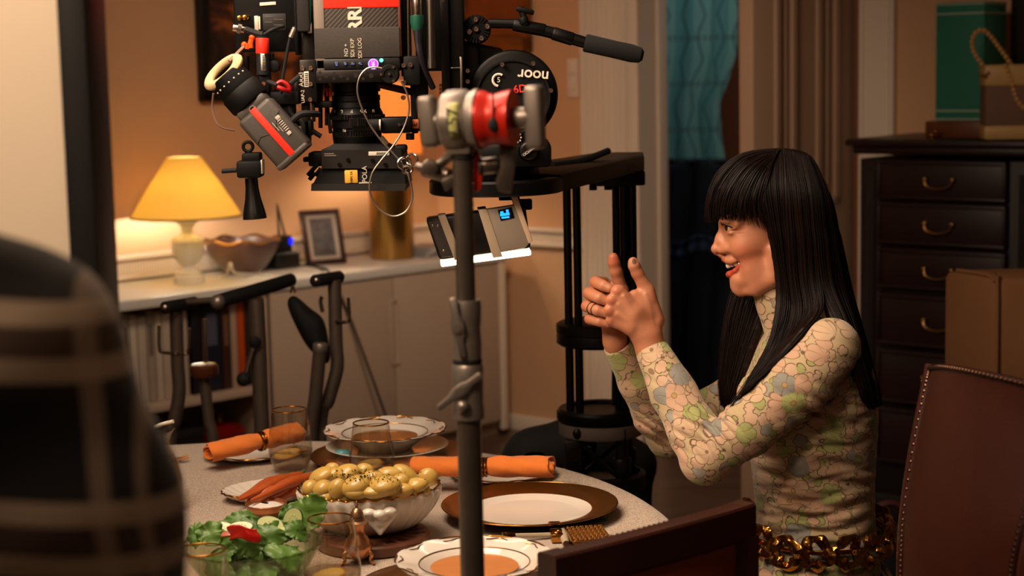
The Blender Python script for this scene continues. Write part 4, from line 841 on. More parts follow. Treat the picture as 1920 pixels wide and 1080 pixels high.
mb.rev(ax0, -dv2, [(0, 0), (sz(38, Ye), 0), (sz(40, Ye), .004), (sz(40, Ye), .026), (sz(37, Ye), .03), (sz(38, Ye), .034), (sz(36, Ye), .058), (sz(34, Ye), .06), (0, .06)], 48); ep = mb.build('eyepiece', M_matte, vf)
for k in range(7):
    a = -1.0+k*.33; p = ax0-dv2*.045+(wv*math.sin(a)-YV*math.cos(a))*sz(37.5, Ye); MB().sph(p, .0016, 8).build('index_mark', M_lwhite, ep)
# eyecup: soft oval ring
ec = ax0-dv2*.066; N_ = 40; ring_ = []
nrm = nv(-dv2*.90-YV*.52); A1 = nv(wv-nrm*(wv @ nrm)); A2 = np.cross(nrm, A1)
def oval(a, s_=1.): return ec+A1*math.cos(a)*sz(47, Ye)*s_+A2*math.sin(a)*sz(36, Ye)*s_
mb = MB(); mb.grid(lambda u, v: (lambda a, b: oval(a, .76+.24*math.cos(b)*.9)+nrm*(.0075*math.sin(b)))(u*2*math.pi, v*2*math.pi), 48, 13, closeu=True); mb.build('eyecup', mat('cream_chamois', '#cbb083', .9, var=.08, vs=40, bump=.3, bs=300), vf, smooth=180)
mb = MB(); mb.rev(ec-nrm*.008, nrm, [(0, 0), (sz(28, Ye), 0), (sz(36, Ye), -.012)], 32); mb.build('eyepiece_glass', mat('lens_glass_dark', '#0d0a10', .08, var=0, coat=1.), vf)
MB().tube([W(400, 175, Ye+.02), W(399, 205, Ye+.03), W(410, 235, Ye+.03), W(440, 245, Ye+.04)], .0018, 6, smooth=5).build('tether', mat('pink_cord', '#8a6a5c', .6), vf); MB().tube([W(430, 115, Ye+.03), W(445, 100, Ye+.04), W(457, 88, Ye+.05)], .003, 6, smooth=5).build('tether', MATS['pink_cord'], vf)
mb = MB(); pbox(mb, 500, 172, 560, 196, Ye+.05, .04, .003); pbox(mb, 525, 185, 552, 230, Ye+.06, .03, .003); mb.build('swing_arm', M_matte, vf)
mb = MB(); mb.cyl(W(462, 105, Ye+.07), W(463, 172, Ye+.07), sz(6, Ye)); mb.build('arm_rod', M_gun, vf)
# hanging horn sensor
hs = thing('horn_sensor', 'small black box with a flared horn hanging below the viewfinder', 'sensor', W(479, 410, Ye+.02))
mb = MB(); mb.tube([W(465+9*math.cos(a), 275+9*math.sin(a), Ye+.02) for a in np.linspace(0, 6.283, 20, endpoint=False)], .0028, 8, closed=True); mb.cyl(W(467, 283, Ye+.02), W(468, 292, Ye+.02), .004, n=10); mb.build('swivel', M_matte, hs)
mb = MB(); pbox(mb, 453, 287, 487, 305, Ye, .035, .003); pbox(mb, 443, 302, 489, 334, Ye-.004, .045, .004); mb.build('box', M_matte, hs); pbox(MB(), 489, 300, 491.5, 326, Ye, .03, .0005).build('label', M_lwhite, hs)
MB().cyl(W(416, 321, Ye+.01), W(444, 319, Ye+.01), sz(4.5, Ye), n=14).build('knob', M_rub, hs)
a, b_ = W(471, 334, Ye+.018), W(478, 410, Ye+.018); L_ = np.linalg.norm(b_-a)
MB().rev(a, b_-a, [(0, 0), (sz(12, Ye), 0), (sz(12.5, Ye), L_*.25), (sz(15, Ye), L_*.5), (sz(19.5, Ye), L_*.75), (sz(22, Ye), L_*.9), (sz(22.5, Ye), L_), (sz(19, Ye), L_), (sz(8, Ye), L_*.5), (0, L_*.4)], 40).build('horn', mat('satin_black', '#0c0b0a', .3, coat=.3), hs)
# steel safety wire
sw_ = thing('safety_cable', 'thin steel safety wire looping down from the film camera past the matte box', 'cable', W(735, 405, Yc_-.05))
Ys = Yc_-.035
MB().tube([W(*p, Ys) for p in ((716, 128), (702, 126), (686, 130), (673, 148), (671, 178), (686, 220), (708, 255), (735, 285), (757, 312), (770, 345), (773, 372), (762, 395), (742, 405), (722, 400), (703, 382), (693, 355), (698, 325), (715, 300), (738, 272), (757, 240), (767, 205), (763, 175), (752, 152))], .0016, 8, smooth=7).build('wire', mat('steel_wire', '#a3978a', .35, .9), sw_)
MB().cyl(W(715, 256, Ys), W(727, 270, Ys), .0032, n=10).build('ferrule', M_steel, sw_); MB().cyl(W(766, 322, Ys), W(769, 338, Ys), .0034, n=10).build('ferrule', M_steel, sw_)
mb = MB()
for (x, y, r, tl) in ((758, 306, 13, .5), (772, 300, 14, -.7), (764, 318, 9, .2)): mb.tube([W(x, y, Ys)+np.array([math.cos(a)*sz(r, Ys)*math.cos(tl), math.cos(a)*sz(r, Ys)*math.sin(tl), math.sin(a)*sz(r*.8, Ys)]) for a in np.linspace(0, 6.283, 22, endpoint=False)], .0022, 8, closed=True)
mb.build('shackle', M_steel, sw_)
# ---- LED light with taped power bank under the turntable
Yl = 2.98; an_ = -.105
cs, sn = math.cos(an_), math.sin(an_); LX = [nv([cs, .05, -sn]), nv([-.05, 1, 0]), np.array([sn, 0, cs])]; LX = [LX[0], nv(np.cross(LX[2], LX[0])), LX[2]]
ld = thing('led_light', 'small black LED light with taped-on power bank and blue screen, hanging under the turntable', 'light', W(905, 495, Yl+.03))
Lc = W(900, 437, Yl); 
def lp_(x, y, d=0.): return Lc+LX[0]*sz(x-900+(y-437)*.0, Yl)+LX[2]*sz(437-y, Yl)+LX[1]*d   # un-rotated panel pixels
mb = MB(); mb.prism([(sz(-98, Yl), sz(40, Yl)), (sz(92, Yl), sz(40, Yl)), (sz(92, Yl), sz(-42, Yl)), (sz(-82, Yl), sz(-42, Yl))], Lc, LX[0], LX[2], LX[1], .05, .006); mb.build('body', mat('light_case_black', '#070606', .4), ld)
mb = MB(); mb.prism([(sz(-94, Yl), sz(34, Yl)), (sz(-72, Yl), sz(34, Yl)), (sz(-55, Yl), sz(-36, Yl)), (sz(-78, Yl), sz(-36, Yl))], Lc-LX[1]*.004, LX[0], LX[2], LX[1], .008, .001); ep = mb.build('end_plate', mat('slate_grey_metal', '#4a4442', .5, .4), ld)
for (x, y) in ((-86, 26), (-72, -24), (-77, 24)): MB().sph(Lc+LX[0]*sz(x, Yl)+LX[2]*sz(y, Yl)-LX[1]*.004, (.0025, .0015, .0025), 10).build('screw', M_steel, ep)
M_strap = mat('beige_cloth_tape', '#a8957c', .8, bump=.2, bs=400)
mb = MB(); mb.prism([(sz(-74, Yl), sz(42, Yl)), (sz(-60, Yl), sz(42, Yl)), (sz(-38, Yl), sz(-44, Yl)), (sz(-54, Yl), sz(-44, Yl))], Lc-LX[1]*.006, LX[0], LX[2], LX[1], .06, .001); mb.build('tape_strap', M_strap, ld)
mb = MB(); mb.prism([(sz(2, Yl), sz(44, Yl)), (sz(80, Yl), sz(46, Yl)), (sz(90, Yl), sz(-30, Yl)), (sz(78, Yl), sz(-38, Yl)), (sz(32, Yl), sz(-40, Yl)), (sz(20, Yl), sz(-44, Yl))], Lc-LX[1]*.016, LX[0], LX[2], LX[1], .02, .004); pk = mb.build('power_bank', mat('grey_power_bank', '#8f8172', .6, var=.06), ld)
mb = MB(); mb.prism([(sz(2, Yl), sz(45, Yl)), (sz(18, Yl), sz(45, Yl)), (sz(36, Yl), sz(-48, Yl)), (sz(18, Yl), sz(-48, Yl))], Lc-LX[1]*.0175, LX[0], LX[2], LX[1], .07, .001); mb.build('tape_strap', M_strap, ld)
mb = MB(); mb.prism([(sz(66, Yl), sz(62, Yl)), (sz(78, Yl), sz(60, Yl)), (sz(96, Yl), sz(-26, Yl)), (sz(88, Yl), sz(-30, Yl))], Lc-LX[1]*.0165, LX[0], LX[2], LX[1], .06, .001); mb.build('tape_strap', mat('pale_tape', '#c9ad90', .7), ld)
scn = MB(); scn.prism([(sz(38, Yl), sz(40, Yl)), (sz(64, Yl), sz(42, Yl)), (sz(67, Yl), sz(22, Yl)), (sz(41, Yl), sz(20, Yl))], Lc-LX[1]*.0175, LX[0], LX[2], LX[1], .002); scr = scn.build('screen', mat('dark_screen', '#05080e', .2, var=0), ld)
M_lb = mat('lit_blue_screen', '#1890ff', .4, var=0, emit='#2098ff', es=1.6)
for (x0, x1, y0, y1) in ((41, 59, 28, 33), (42, 48, 33, 37), (53, 58, 33, 39), (43, 58, 23, 26.5)): MB().box(Lc+LX[0]*sz((x0+x1)/2, Yl)+LX[2]*sz((y0+y1)/2, Yl)-LX[1]*.0178, (sz(x1-x0, Yl), .0008, sz(y1-y0, Yl)), LX).build('lit_digit', M_lb, scr)
M_led = mat('lit_led_panel', '#fff2e0', .4, var=0, emit='#ffe2c0', es=7)
mb = MB(); mb.box(Lc+LX[0]*sz(5, Yl)-LX[2]*sz(49, Yl)+LX[1]*.022, (sz(172, Yl), .044, sz(11, Yl)), LX, .003); mb.build('led_panel', M_led, ld)
mb = MB(); P = W(968, 372, Yl+.03); mb.cyl(P+ZU*.004, P-ZU*.02, .006, n=12); pbox(mb, 935, 368, 968, 376, Yl+.02, .03, .002); pbox(mb, 972, 374, 998, 394, Yl+.03, .02, .003); mb.build('bracket', M_matte, ld)
# ---- grip stand in front
Yk = 2.0; KX = W(877, 700, Yk)
cst = thing('grip_stand', 'steel grip stand with a grey and red clamp knuckle, standing in front of the table', 'stand', KX*[1, 1, 0])
def kz(py): return W(877, py, Yk)[2]
def kp(z): return KX*[1, 1, 0]+ZU*z
M_chr = mat('scuffed_chrome', '#74695f', .32, .8, var=.25, vs=40, bump=.05, bs=100)
MB().cyl(kp(kz(640)), kp(kz(285)), .0112, n=28).build('upper_tube', M_chr, cst)
MB().cyl(kp(.30), kp(kz(770)), .0142, n=28).build('lower_tube', M_chr, cst)
mb = MB(); mb.rev(kp(kz(672)), ZU, [(.0118, 0), (.0168, 0), (.0172, .02), (.016, .035), (.0172, .045), (.0176, .062), (.0165, .068), (.0118, .068)], 28); mb.build('collar', M_alu, cst)
mb = MB(); mb.rev(kp(kz(784)), ZU, [(.0118, 0), (.0185, 0), (.019, .01), (.0178, .018), (.0182, .045), (.0185, .06), (.0165, .064), (.0118, .064)], 28); mb.build('collar', M_alu, cst)
MB().cyl(kp(kz(680)), kp(kz(672)), .0168, n=28).build('collar_ring', M_rub, cst)
def wing(px, py, ang, L, name, parent=cst, Y=Yk-.022, m_=None):
    c = W(px, py, Y); d = np.array([math.cos(ang), 0, math.sin(ang)]); n = np.array([-d[2], 0, d[0]]); L = sz(L, Y)
    mb = MB(); po = [(-1, .12), (-.96, .2), (-.45, .22), (-.18, .36), (.18, .36), (.45, .22), (.96, .2), (1, .12), (1, -.12), (.96, -.2), (.45, -.2), (.18, -.36), (-.18, -.36), (-.45, -.2), (-.96, -.2), (-1, -.12)]
    mb.prism([(u*L, v*L*.62) for u, v in po], c, d, n, YV, .007, .0015); mb.cyl(c-YV*.002, c+YV*.028, L*.2, n=16); mb.cyl(c-YV*.0035, c, L*.12, n=12); return mb.build(name, m_ or M_alu, parent)
wing(858, 615, math.radians(98), 58, 'tee_handle'); wing(862, 735, math.radians(38), 54, 'tee_handle')
mb = MB(); mb.sph(W(868, 762, Yk-.02), .008, 14); mb.cyl(W(868, 762, Yk-.022), W(868, 762, Yk), .006, n=12); mb.build('bolt', M_alu, cst)
for k in range(3):
    a = -.9+k*2.094; mb = MB(); e = np.array([math.cos(a), math.sin(a), 0]); mb.tube([kp(.30+.02*k)+e*.014, kp(.29+.02*k)+e*.10, kp(.06)+e*.36, kp(.012)+e*.42], .0105, 12, smooth=5); mb.build('leg', M_chr, cst)
mb = MB(); mb.cyl(kp(kz(290)), kp(kz(283)), .0135, n=24, bev=.001); mb.cyl(kp(kz(298)), kp(kz(292)), .013, n=24, bev=.001); mb.build('neck_ring', M_rub, cst)
# knuckle: grey barrel with its axis running left-right, red disc, tee handles
kn_ = thing('grip_knuckle', 'grey cast clamp head with a bright red disc on top of the grip stand', 'clamp', kp(kz(285)))
kax = nv([1, -.30, .03]); kc = W(868, 225, Yk)
M_cast = mat('cast_aluminium', '#91867b', .42, .6, var=.08)
R1 = sz(58, Yk)
mb = MB(); mb.rev(kc-kax*sz(36, Yk), kax, [(0, 0), (R1*.86, 0), (R1*.98, .004), (R1*1.0, .012), (R1*.99, .026), (R1*.90, .032), (R1*.98, .038), (R1*.98, .043), (0, .043)], 44, wav=lambda t_, r, h: (r*(1-(.06*max(0, math.cos(7*t_)) if h < .013 and r > R1*.5 else 0)), h))
mb.box(kc-ZU*sz(45, Yk)-kax*sz(4, Yk), (sz(52, Yk), sz(52, Yk), sz(40, Yk)), [kax, nv(np.cross(ZU, kax)), ZU], .006); mb.build('body', M_cast, kn_)
mb = MB(); mb.rev(kc+kax*sz(36, Yk), kax, [(0, 0), (R1*.92, 0), (R1*.92, .004), (R1*.82, .010), (R1*.80, .018), (R1*.86, .026), (R1*.9, .034), (R1*.9, .038), (0, .038)], 44); rd = mb.build('red_disc', mat('red_enamel', '#c92412', .35, .2, var=.12, vs=30), kn_)
c = kc+kax*sz(75, Yk); f_ = nv(np.cross(ZU, kax)); f_ = -f_ if f_[1] > 0 else f_
MB().sph(c+f_*R1*.83-ZU*.006, (.0065, .004, .0085), 16).build('socket_hole', M_rub, rd); MB().box(c+f_*R1*.845+ZU*.014, (.0012, .004, .034), [kax, f_, ZU]).build('slot', M_rub, rd)
fl = f_*R1*1.0; 
lbk = MB().add([kc-kax*sz(0, Yk)+kax*sx+(f_*math.cos(a)+ZU*math.sin(a))*(R1*1.003) for a in np.linspace(-.58, .62, 9) for sx in (-.0055, .0055)], [(2*i, 2*i+1, 2*i+3, 2*i+2) for i in range(8)]).build('label', mat('lime_label', '#b3b06a', .6), kn_, solid=.0004)
text('L57', .020, kc+f_*(R1*1.006), ZU, -kax, mat('label_ink', '#3a3a26', .6), 'lettering', lbk)
mb = MB(); mb.cyl(kc+kax*sz(100, Yk), kc+kax*sz(135, Yk), .012, n=20, bev=.002); cT = kc+kax*sz(140, Yk); mb.box(cT, (sz(34, Yk), .024, sz(118, Yk)), [kax, f_, nv(ZU+kax*-.02)], .006, 3); mb.build('tee_handle', M_cast, kn_)
mb = MB(); mb.cyl(kc-kax*sz(36, Yk), kc-kax*sz(60, Yk), .010, n=20); cT = kc-kax*sz(66, Yk); mb.box(cT+ZU*.0, (sz(34, Yk), .022, sz(96, Yk)), [nv(kax+ZU*.03), f_, nv(ZU-kax*.10)], .006, 3); mb.build('tee_handle', mat('cast_dark', '#7d7369', .45, .6), kn_)
# second lower clamp: red jaw, knob and flat lever
k2 = thing('clamp_arm', 'small clamp with red jaw and flat steel lever fixed just below the grey knuckle', 'clamp', W(900, 362, Yk))
MB().prism([(-.3, 1.2), (.25, 1.15), (.6, .5), (.7, -.4), (.55, -1.15), (.1, -1.35), (-.35, -1.3)], W(893, 318, Yk+.004), XV*sz(16, Yk), ZU*sz(32, Yk), YV, .02, .003).build('red_jaw', MATS['red_enamel'], k2)
mb = MB(); mb.cyl(W(902, 312, Yk+.012), W(934, 308, Yk+.012), sz(16, Yk), n=24, bev=.002); mb.rev(W(902, 312, Yk+.012), XV, [(.002, -.004), (.0125, -.003), (.0125, .0), (.002, .001)], 24); mb.build('knob', M_chr, k2)
MB().prism([(sz(-14, Yk), sz(48, Yk)), (sz(20, Yk), sz(48, Yk)), (sz(16, Yk), sz(0, Yk)), (sz(8, Yk), sz(-50, Yk)), (sz(-16, Yk), sz(-46, Yk)), (sz(-22, Yk), sz(-30, Yk)), (sz(-12, Yk), 0)], W(950, 313, Yk-.004), XV, ZU, YV, .022, .002).build('lever', M_chr, k2)
mb = MB(); mb.cyl(W(845, 330, Yk+.01), W(795, 318, Yk+.035), sz(14, Yk), n=20, bev=.003); mb.cyl(W(848, 292, Yk+.012), W(808, 318, Yk+.02), sz(9, Yk), n=16); mb.cyl(W(806, 314, Yk+.0), W(806, 314, Yk+.03), sz(16, Yk), n=24, bev=.002); mb.cyl(W(796, 316, Yk+.02), W(782, 312, Yk+.025), sz(8, Yk), n=14); mb.build('spigot', M_chr, k2)
MB().prism([(0, 0), (sz(30, Yk), sz(14, Yk)), (sz(30, Yk), sz(-8, Yk)), (sz(8, Yk), sz(-22, Yk))], W(826, 338, Yk), XV, ZU, YV, .02, .002).build('jaw', M_chr, k2)
# ================================================================ TABLE AND TABLEWARE
TC = np.array([-.523, 2.743, 0]); TR = .778; TZ = .75
def thin_glass(name, tint='#ffffff', rough=.0, f0=1.5, extra=0.):
    m = bpy.data.materials.new(name); m.use_nodes = True; t = NT(m); t.n.remove(t.b)
    tr = t.new('ShaderNodeBsdfTransparent'); tr.inputs[0].default_value = lin(tint); gl = t.new('ShaderNodeBsdfGlossy'); gl.inputs['Roughness'].default_value = rough+.02
    fr_ = t.new('ShaderNodeLayerWeight'); fr_.inputs[0].default_value = .5; fq = t.math('MULTIPLY_ADD', t.math('POWER', fr_.outputs['Facing'], 4.), .55, .035); mx = t.new('ShaderNodeMixShader'); t.l(t.math('ADD', fq, extra, clamp=True), mx.inputs[0]); t.l(tr.outputs[0], mx.inputs[1]); t.l(gl.outputs[0], mx.inputs[2]); t.l(mx.outputs[0], t.n['Material Output'].inputs[0]); return m
M_gl = thin_glass('clear_thin_glass', '#f6f4f0', 0, 1.45, .015); M_glg = thin_glass('greenish_glass', '#e2ead6', 0, 1.5, .03); M_wat = thin_glass('still_water', '#f0e8e0', 0, 1.33, .02); M_lemw = thin_glass('lemon_water', '#f3e6c0', 0, 1.33, .02)
M_china = mat('white_china', '#d9cfc2', .15, var=.02, coat=.3); M_goldr = mat('gold_lustre', '#a06a2c', .25, 1., var=.1); M_gch = mat('bronze_gold_glaze', '#6e4316', .32, .75, var=.12, vs=30, coat=.2)
tb_ = thing('dining_table', 'round dining table under the beige cloth, laid with dishes and food', 'table', TC)
MB().rev(TC+ZU*.72, ZU, [(0, 0), (TR-.02, 0), (TR-.006, .004), (TR-.006, .026), (0, .0285)], 96).build('tabletop', wood('table_wood', '#4a2a18', '#6a4028'), tb_)
MB().rev(TC, ZU, [(0, 0), (.3, 0), (.3, .03), (.12, .06), (.07, .12), (.06, .4), (.09, .6), (.16, .72), (0, .72)], 40).build('pedestal', wood('table_wood', '', ''), tb_)
# cloth: speckled weave
m = mat('beige_tablecloth', '#a99684', .9, var=0, sheen=.2); t = NT(m); tc = t.new('ShaderNodeTexCoord'); n = t.new('ShaderNodeTexNoise', i_Scale=620., i_Detail=2.); mp = t.new('ShaderNodeMapping'); mp.inputs['Scale'].default_value = (1, .55, 1); t.l(tc.outputs['Object'], mp.inputs[0]); t.l(mp.outputs[0], n.inputs[0])
cr = t.new('ShaderNodeValToRGB'); cr.color_ramp.elements[0].position = .36; cr.color_ramp.elements[0].color = lin('#8b7765'); cr.color_ramp.elements[1].position = .62; cr.color_ramp.elements[1].color = lin('#c2b09e'); t.l(n.outputs[0], cr.inputs[0]); t.l(cr.outputs[0], t.b.inputs['Base Color'])
bp = t.new('ShaderNodeBump', i_Strength=.35, i_Distance=.001); t.l(n.outputs[0], bp.inputs['Height']); t.l(bp.outputs[0], t.b.inputs['Normal'])
def cloth(u, v):
    a = u*2*math.pi
    if v < .72:
        r = v/.72*TR; P = TC+np.array([math.cos(a)*r, math.sin(a)*r, TZ])
        P[2] += .0006*math.sin(a*3+r*9)*(r/TR); return P
    s = (v-.72)/.28; d = s*.21; fold = (.5+.5*math.sin(a*15+.7*math.sin(a*4)))*.03*min(1, s*2.2); r = TR+.010*math.sin(min(1, s*6)*1.57)+fold
    return TC+np.array([math.cos(a)*r, math.sin(a)*r, TZ-d+.008*max(0, 1-s*8)*0])
tag(MB().grid(cloth, 240, 60, closeu=True).build('tablecloth', m, smooth=180), 'beige speckled tablecloth draped over the round dining table', 'tablecloth')
def xy(px, py, z): P = onz(px, py, z); return P
# ---- chargers and plates
def plate(name, label, cat, P, prof, n=72, wav=None, m_=None, grp=None):
    o = thing(name, label, cat, P, grp); MB().rev(P, ZU, prof, n, wav=wav).build('body', m_ or M_china, o); return o
def charger(P, label, R=.148, white=.104):
    o = thing('charger_plate', label, 'plate', P)
    MB().rev(P, ZU, [(0, 0), (R*.62, 0), (R*.66, .002), (white, .008), (R*.98, .019), (R, .0205), (R, .022), (R*.985, .0225), (white, .0115), (white-.001, .0100), (white*.80, .003), (0, .003)], 96).build('gold_rim', M_gch, o)
    MB().rev(P, ZU, [(white, .0118), (white*.93, .0095), (white*.80, .0062), (white*.78, .0058), (0, .0055)], 96).build('white_well', M_china, o)
    MB().tube([P+np.array([math.cos(a)*R, math.sin(a)*R, .0215]) for a in np.linspace(0, 2*math.pi, 96, endpoint=False)], .0012, 6, closed=True).build('rim_line', M_goldr, o)
    return o
scal = lambda R: (lambda t_, r, h: (r*(1+(.012*math.sin(20*t_)*abs(math.sin(5*t_)) if r > R*.93 else 0)), h+(.0012*math.cos(10*t_) if r > R*.93 else 0)))
M_soup = mat('pale_orange_soup', '#c07a44', .25, var=.12, vs=40, coat=.4); M_broth = mat('amber_broth', '#8a5420', .15, var=.2, vs=30, coat=.6)
def soup_plate(P, label, R, liquid, lvl=.024):
    o = thing('soup_plate', label, 'soup plate', P)
    MB().rev(P, ZU, [(0, 0), (R*.42, 0), (R*.45, .003), (R*.62, .02), (R*.70, .029), (R*.97, .036), (R, .0375), (R, .039), (R*.97, .0385), (R*.72, .0325), (R*.67, .0295), (R*.6, .020), (R*.45, .0065), (0, .004)], 160, wav=scal(R)).build('body', M_china, o)
    for rr, h, w_ in ((R*.70, .0318, .0009), (R*.995, .0388, .0011)):
        MB().tube([P+np.array([math.cos(a)*rr*(1+(.012*math.sin(20*a)*abs(math.sin(5*a)) if rr > R*.9 else 0)), math.sin(a)*rr*(1+(.012*math.sin(20*a)*abs(math.sin(5*a)) if rr > R*.9 else 0)), h+(.0012*math.cos(10*a) if rr > R*.9 else 0)]) for a in np.linspace(0, 2*math.pi, 160, endpoint=False)], w_, 6, closed=True).build('gold_line', M_goldr, o)
    for k in range(10):
        a0 = k*2*math.pi/10; MB().tube([P+np.array([math.cos(a)*rr, math.sin(a)*rr, .0372+.0006*q]) for q, a, rr in [(1, a0+x, R*(.93+.03*math.sin(x*18+k))) for x in np.linspace(-.16, .16, 9)]], .0009, 5).build('gold_scroll', M_goldr, o)
    MB().rev(P, ZU, [(0, lvl), (R*.63*min(1, .35+lvl/.03*.62), lvl)], 64).build('soup', liquid, o); return o
def P3(px, py, z): return onz(px, py, z)*[1, 1, 0]
c1 = P3(722, 828, .79)
charger(c1+ZU*TZ+XV*.012-YV*.02, 'bronze-gold charger plate under the far soup plate', .152)
o = thing('dinner_plate', 'white dinner plate between the far charger and the far soup plate', 'plate', c1+ZU*(TZ+.023)+XV*.004)
MB().rev(c1+ZU*(TZ+.0235)+XV*.004, ZU, [(0, 0), (.07, 0), (.115, .010), (.117, .0115), (.115, .012), (.07, .003), (0, .003)], 72).build('body', M_china, o)
soup_plate(c1+ZU*(TZ+.027), 'scalloped white soup plate with amber broth at the far side of the table', .117, M_broth)
c2 = P3(890, 1078, .785)
charger(c2+ZU*TZ+XV*-.02-YV*.01, 'bronze-gold charger plate under the nearest soup plate', .15)
soup_plate(c2+ZU*(TZ+.022), 'scalloped white soup plate with pale orange soup at the near edge of the table', .112, M_soup, .026)
c3 = P3(993, 950, .765); charger(c3+ZU*TZ, 'empty bronze-rimmed charger plate with white well in front of the woman', .147)
tp = MB(); tp.box(P3(1095, 975, .751)+ZU*(TZ+.0012), (.07, .035, .0015), [nv([.95, .28, 0]), nv([-.28, .95, 0]), ZU]); tag(tp.build('paper_tag', mat('teal_paper', '#1f7f74', .6)), 'teal paper corner sticking out under the empty charger plate', 'paper')
tp = MB(); tp.sph(c1+np.array([-.075, -.062, TZ+.034]), (.016, .01, .007)); tag(tp.build('turquoise_ornament', mat('turquoise_glaze', '#5fa8b0', .2)), 'small turquoise piece tucked under the rim of the far soup plate', 'ornament')
# ---- side plates with rolled napkins
M_nap = mat('orange_linen', '#dc7626', .85, var=.10, vs=25, bump=.35, bs=300, sheen=.3)
def napkin(a, b, r, label, ring_t):
    a, b = np.array(a), np.array(b); o = thing('napkin', label, 'napkin', (a+b)/2-ZU*r); L = np.linalg.norm(b-a); x, y, d = frame(b-a); y2 = ZU; x2 = nv(np.cross(d, ZU)); th = np.linspace(0, 2*math.pi*2.6, 90)
    def prof(s):
        w_ = 1-.24*math.exp(-((s-ring_t)/.08)**2)+.10*(s-.5)+.05*math.sin(s*9+1)+.03*math.sin(s*23)
        return w_
    outer = []
    ns = 44
    def pt(i, s):
        q = th[i]/th[-1]; rad = r*(.34+.66*q)*prof(s)*(1+.05*math.sin(th[i]*2+s*9)+.03*math.sin(th[i]*5+s*21)+.02*math.sin(s*44+th[i]*3)); e = .012*math.sin(th[i]*3)*(1 if s > .5 else -1)*0
        return a+d*(s*L+(.006*math.sin(th[i]*1.3) if s in (0., 1.) else 0))+x2*math.cos(th[i])*rad*1.12+ZU*(math.sin(th[i])*rad*.88)
    mb = MB(); mb.grid(lambda u, v: pt(int(round(u*(len(th)-1))), v), len(th), ns); mb.build('cloth', M_nap, o, smooth=60, solid=.0022)
    s = ring_t; c = a+d*L*s; rr = r*prof(s)*1.02
    mb = MB(); mb.tube([c+x2*math.cos(t_)*rr*1.12+ZU*math.sin(t_)*rr*.92 for t_ in np.linspace(0, 2*math.pi, 40, endpoint=False)], .0032, 8, closed=True); mb.tube([c+d*.006+x2*math.cos(t_)*rr*1.12+ZU*math.sin(t_)*rr*.92 for t_ in np.linspace(0, 2*math.pi, 40, endpoint=False)], .0028, 8, closed=True); mb.build('napkin_ring', M_goldr, o); return o
def side_plate(P, label, R=.088):
    o = thing('side_plate', label, 'plate', P); MB().rev(P, ZU, [(0, 0), (R*.6, 0), (R*.7, .004), (R*.97, .0125), (R, .0135), (R, .015), (R*.96, .0145), (R*.7, .007), (R*.62, .0045), (0, .0035)], 120, wav=scal(R)).build('body', M_china, o)
    MB().tube([P+np.array([math.cos(a)*R*(1+.012*math.sin(20*a)*abs(math.sin(5*a))), math.sin(a)*R*(1+.012*math.sin(20*a)*abs(math.sin(5*a))), .0148+.0012*math.cos(10*a)]) for a in np.linspace(0, 2*math.pi, 120, endpoint=False)], .0011, 6, closed=True).build('gold_line', M_goldr, o); return o
s1 = P3(470, 852, .755); side_plate(s1+ZU*TZ, 'small gold-edged side plate under the left orange napkin', .09)
s2 = P3(940, 888, .757); side_plate(s2+ZU*TZ, 'small gold-edged side plate under the right orange napkin', .098)
na, nb_ = onz(392, 850, .785), onz(560, 814, .80); napkin(na, nb_+YV*.02, .023, 'rolled orange napkin in a gold ring on the left side plate, behind a glass', .55)
na, nb_ = onz(778, 876, .795), onz(1034, 876, .795); napkin(na, nb_, .0225, 'rolled orange napkin in a gold ring on the right side plate', .50)
# ---- tumblers
def tumbler(P, label, H=.118, k=1., lvl=.042, lem=True):
    o = thing('tumbler', label, 'glass', P)
    pr = [(.0, 0), (.026, 0), (.030, .002), (.0385, .022), (.0415, .040), (.0410, .055), (.0375, .085), (.0325, H)]
    inn = [(.0312, H), (.0362, .085), (.0398, .055), (.0402, .040), (.0372, .023), (.029, .008), (0, .007)]
    MB().rev(P, ZU, [(r*k, h) for r, h in pr+inn], 56).build('glass', M_gl, o)
    MB().tube([P+np.array([math.cos(a)*.0319*k, math.sin(a)*.0319*k, H]) for a in np.linspace(0, 2*math.pi, 64, endpoint=False)], .0013, 8, closed=True).build('gold_rim', M_goldr, o)
    MB().rev(P, ZU, [(0, .0075), (.0285*k, .0085), (.0368*k, .0235), (.0396*k, lvl-.004), (.0397*k, lvl), (.0385*k, lvl-.0008), (0, lvl-.0008)], 48).build('water', M_wat, o)
    if lem:
        c = P+ZU*(lvl-.008)+XV*-.006; ax = [nv([.97, 0, .15]), nv([0, 1, .12]), nv([-.15, -.12, 1])]
        mb = MB(); mb.rev(c, ax[2], [(0, -.003), (.022, -.003), (.0235, 0), (.022, .003), (0, .003)], 32); ls = mb.build('lemon_slice', mat('lemon_flesh', '#e6cb70', .4, var=.1, vs=80), o)
        MB().tube([c+frame(ax[2])[0]*math.cos(a)*.0235+frame(ax[2])[1]*math.sin(a)*.0235 for a in np.linspace(0, 2*math.pi, 32, endpoint=False)], .0026, 6, closed=True).build('rind', mat('lemon_rind', '#d9a21c', .45), ls)
    return o
tumbler(onz(546, 884, TZ), 'gold-rimmed tumbler of lemon water in front of the left orange napkin')
tumbler(onz(699, 906, TZ), 'gold-rimmed tumbler of lemon water behind the potato dish', H=.112)
tumbler(onz(625, 1124, TZ), 'gold-rimmed tumbler of lemon water right of the salad bowl, beside the brass shaker')
tumbler(onz(384, 1192, TZ), 'gold-rimmed tumbler at the bottom left, in front of the salad bowl', lem=False)
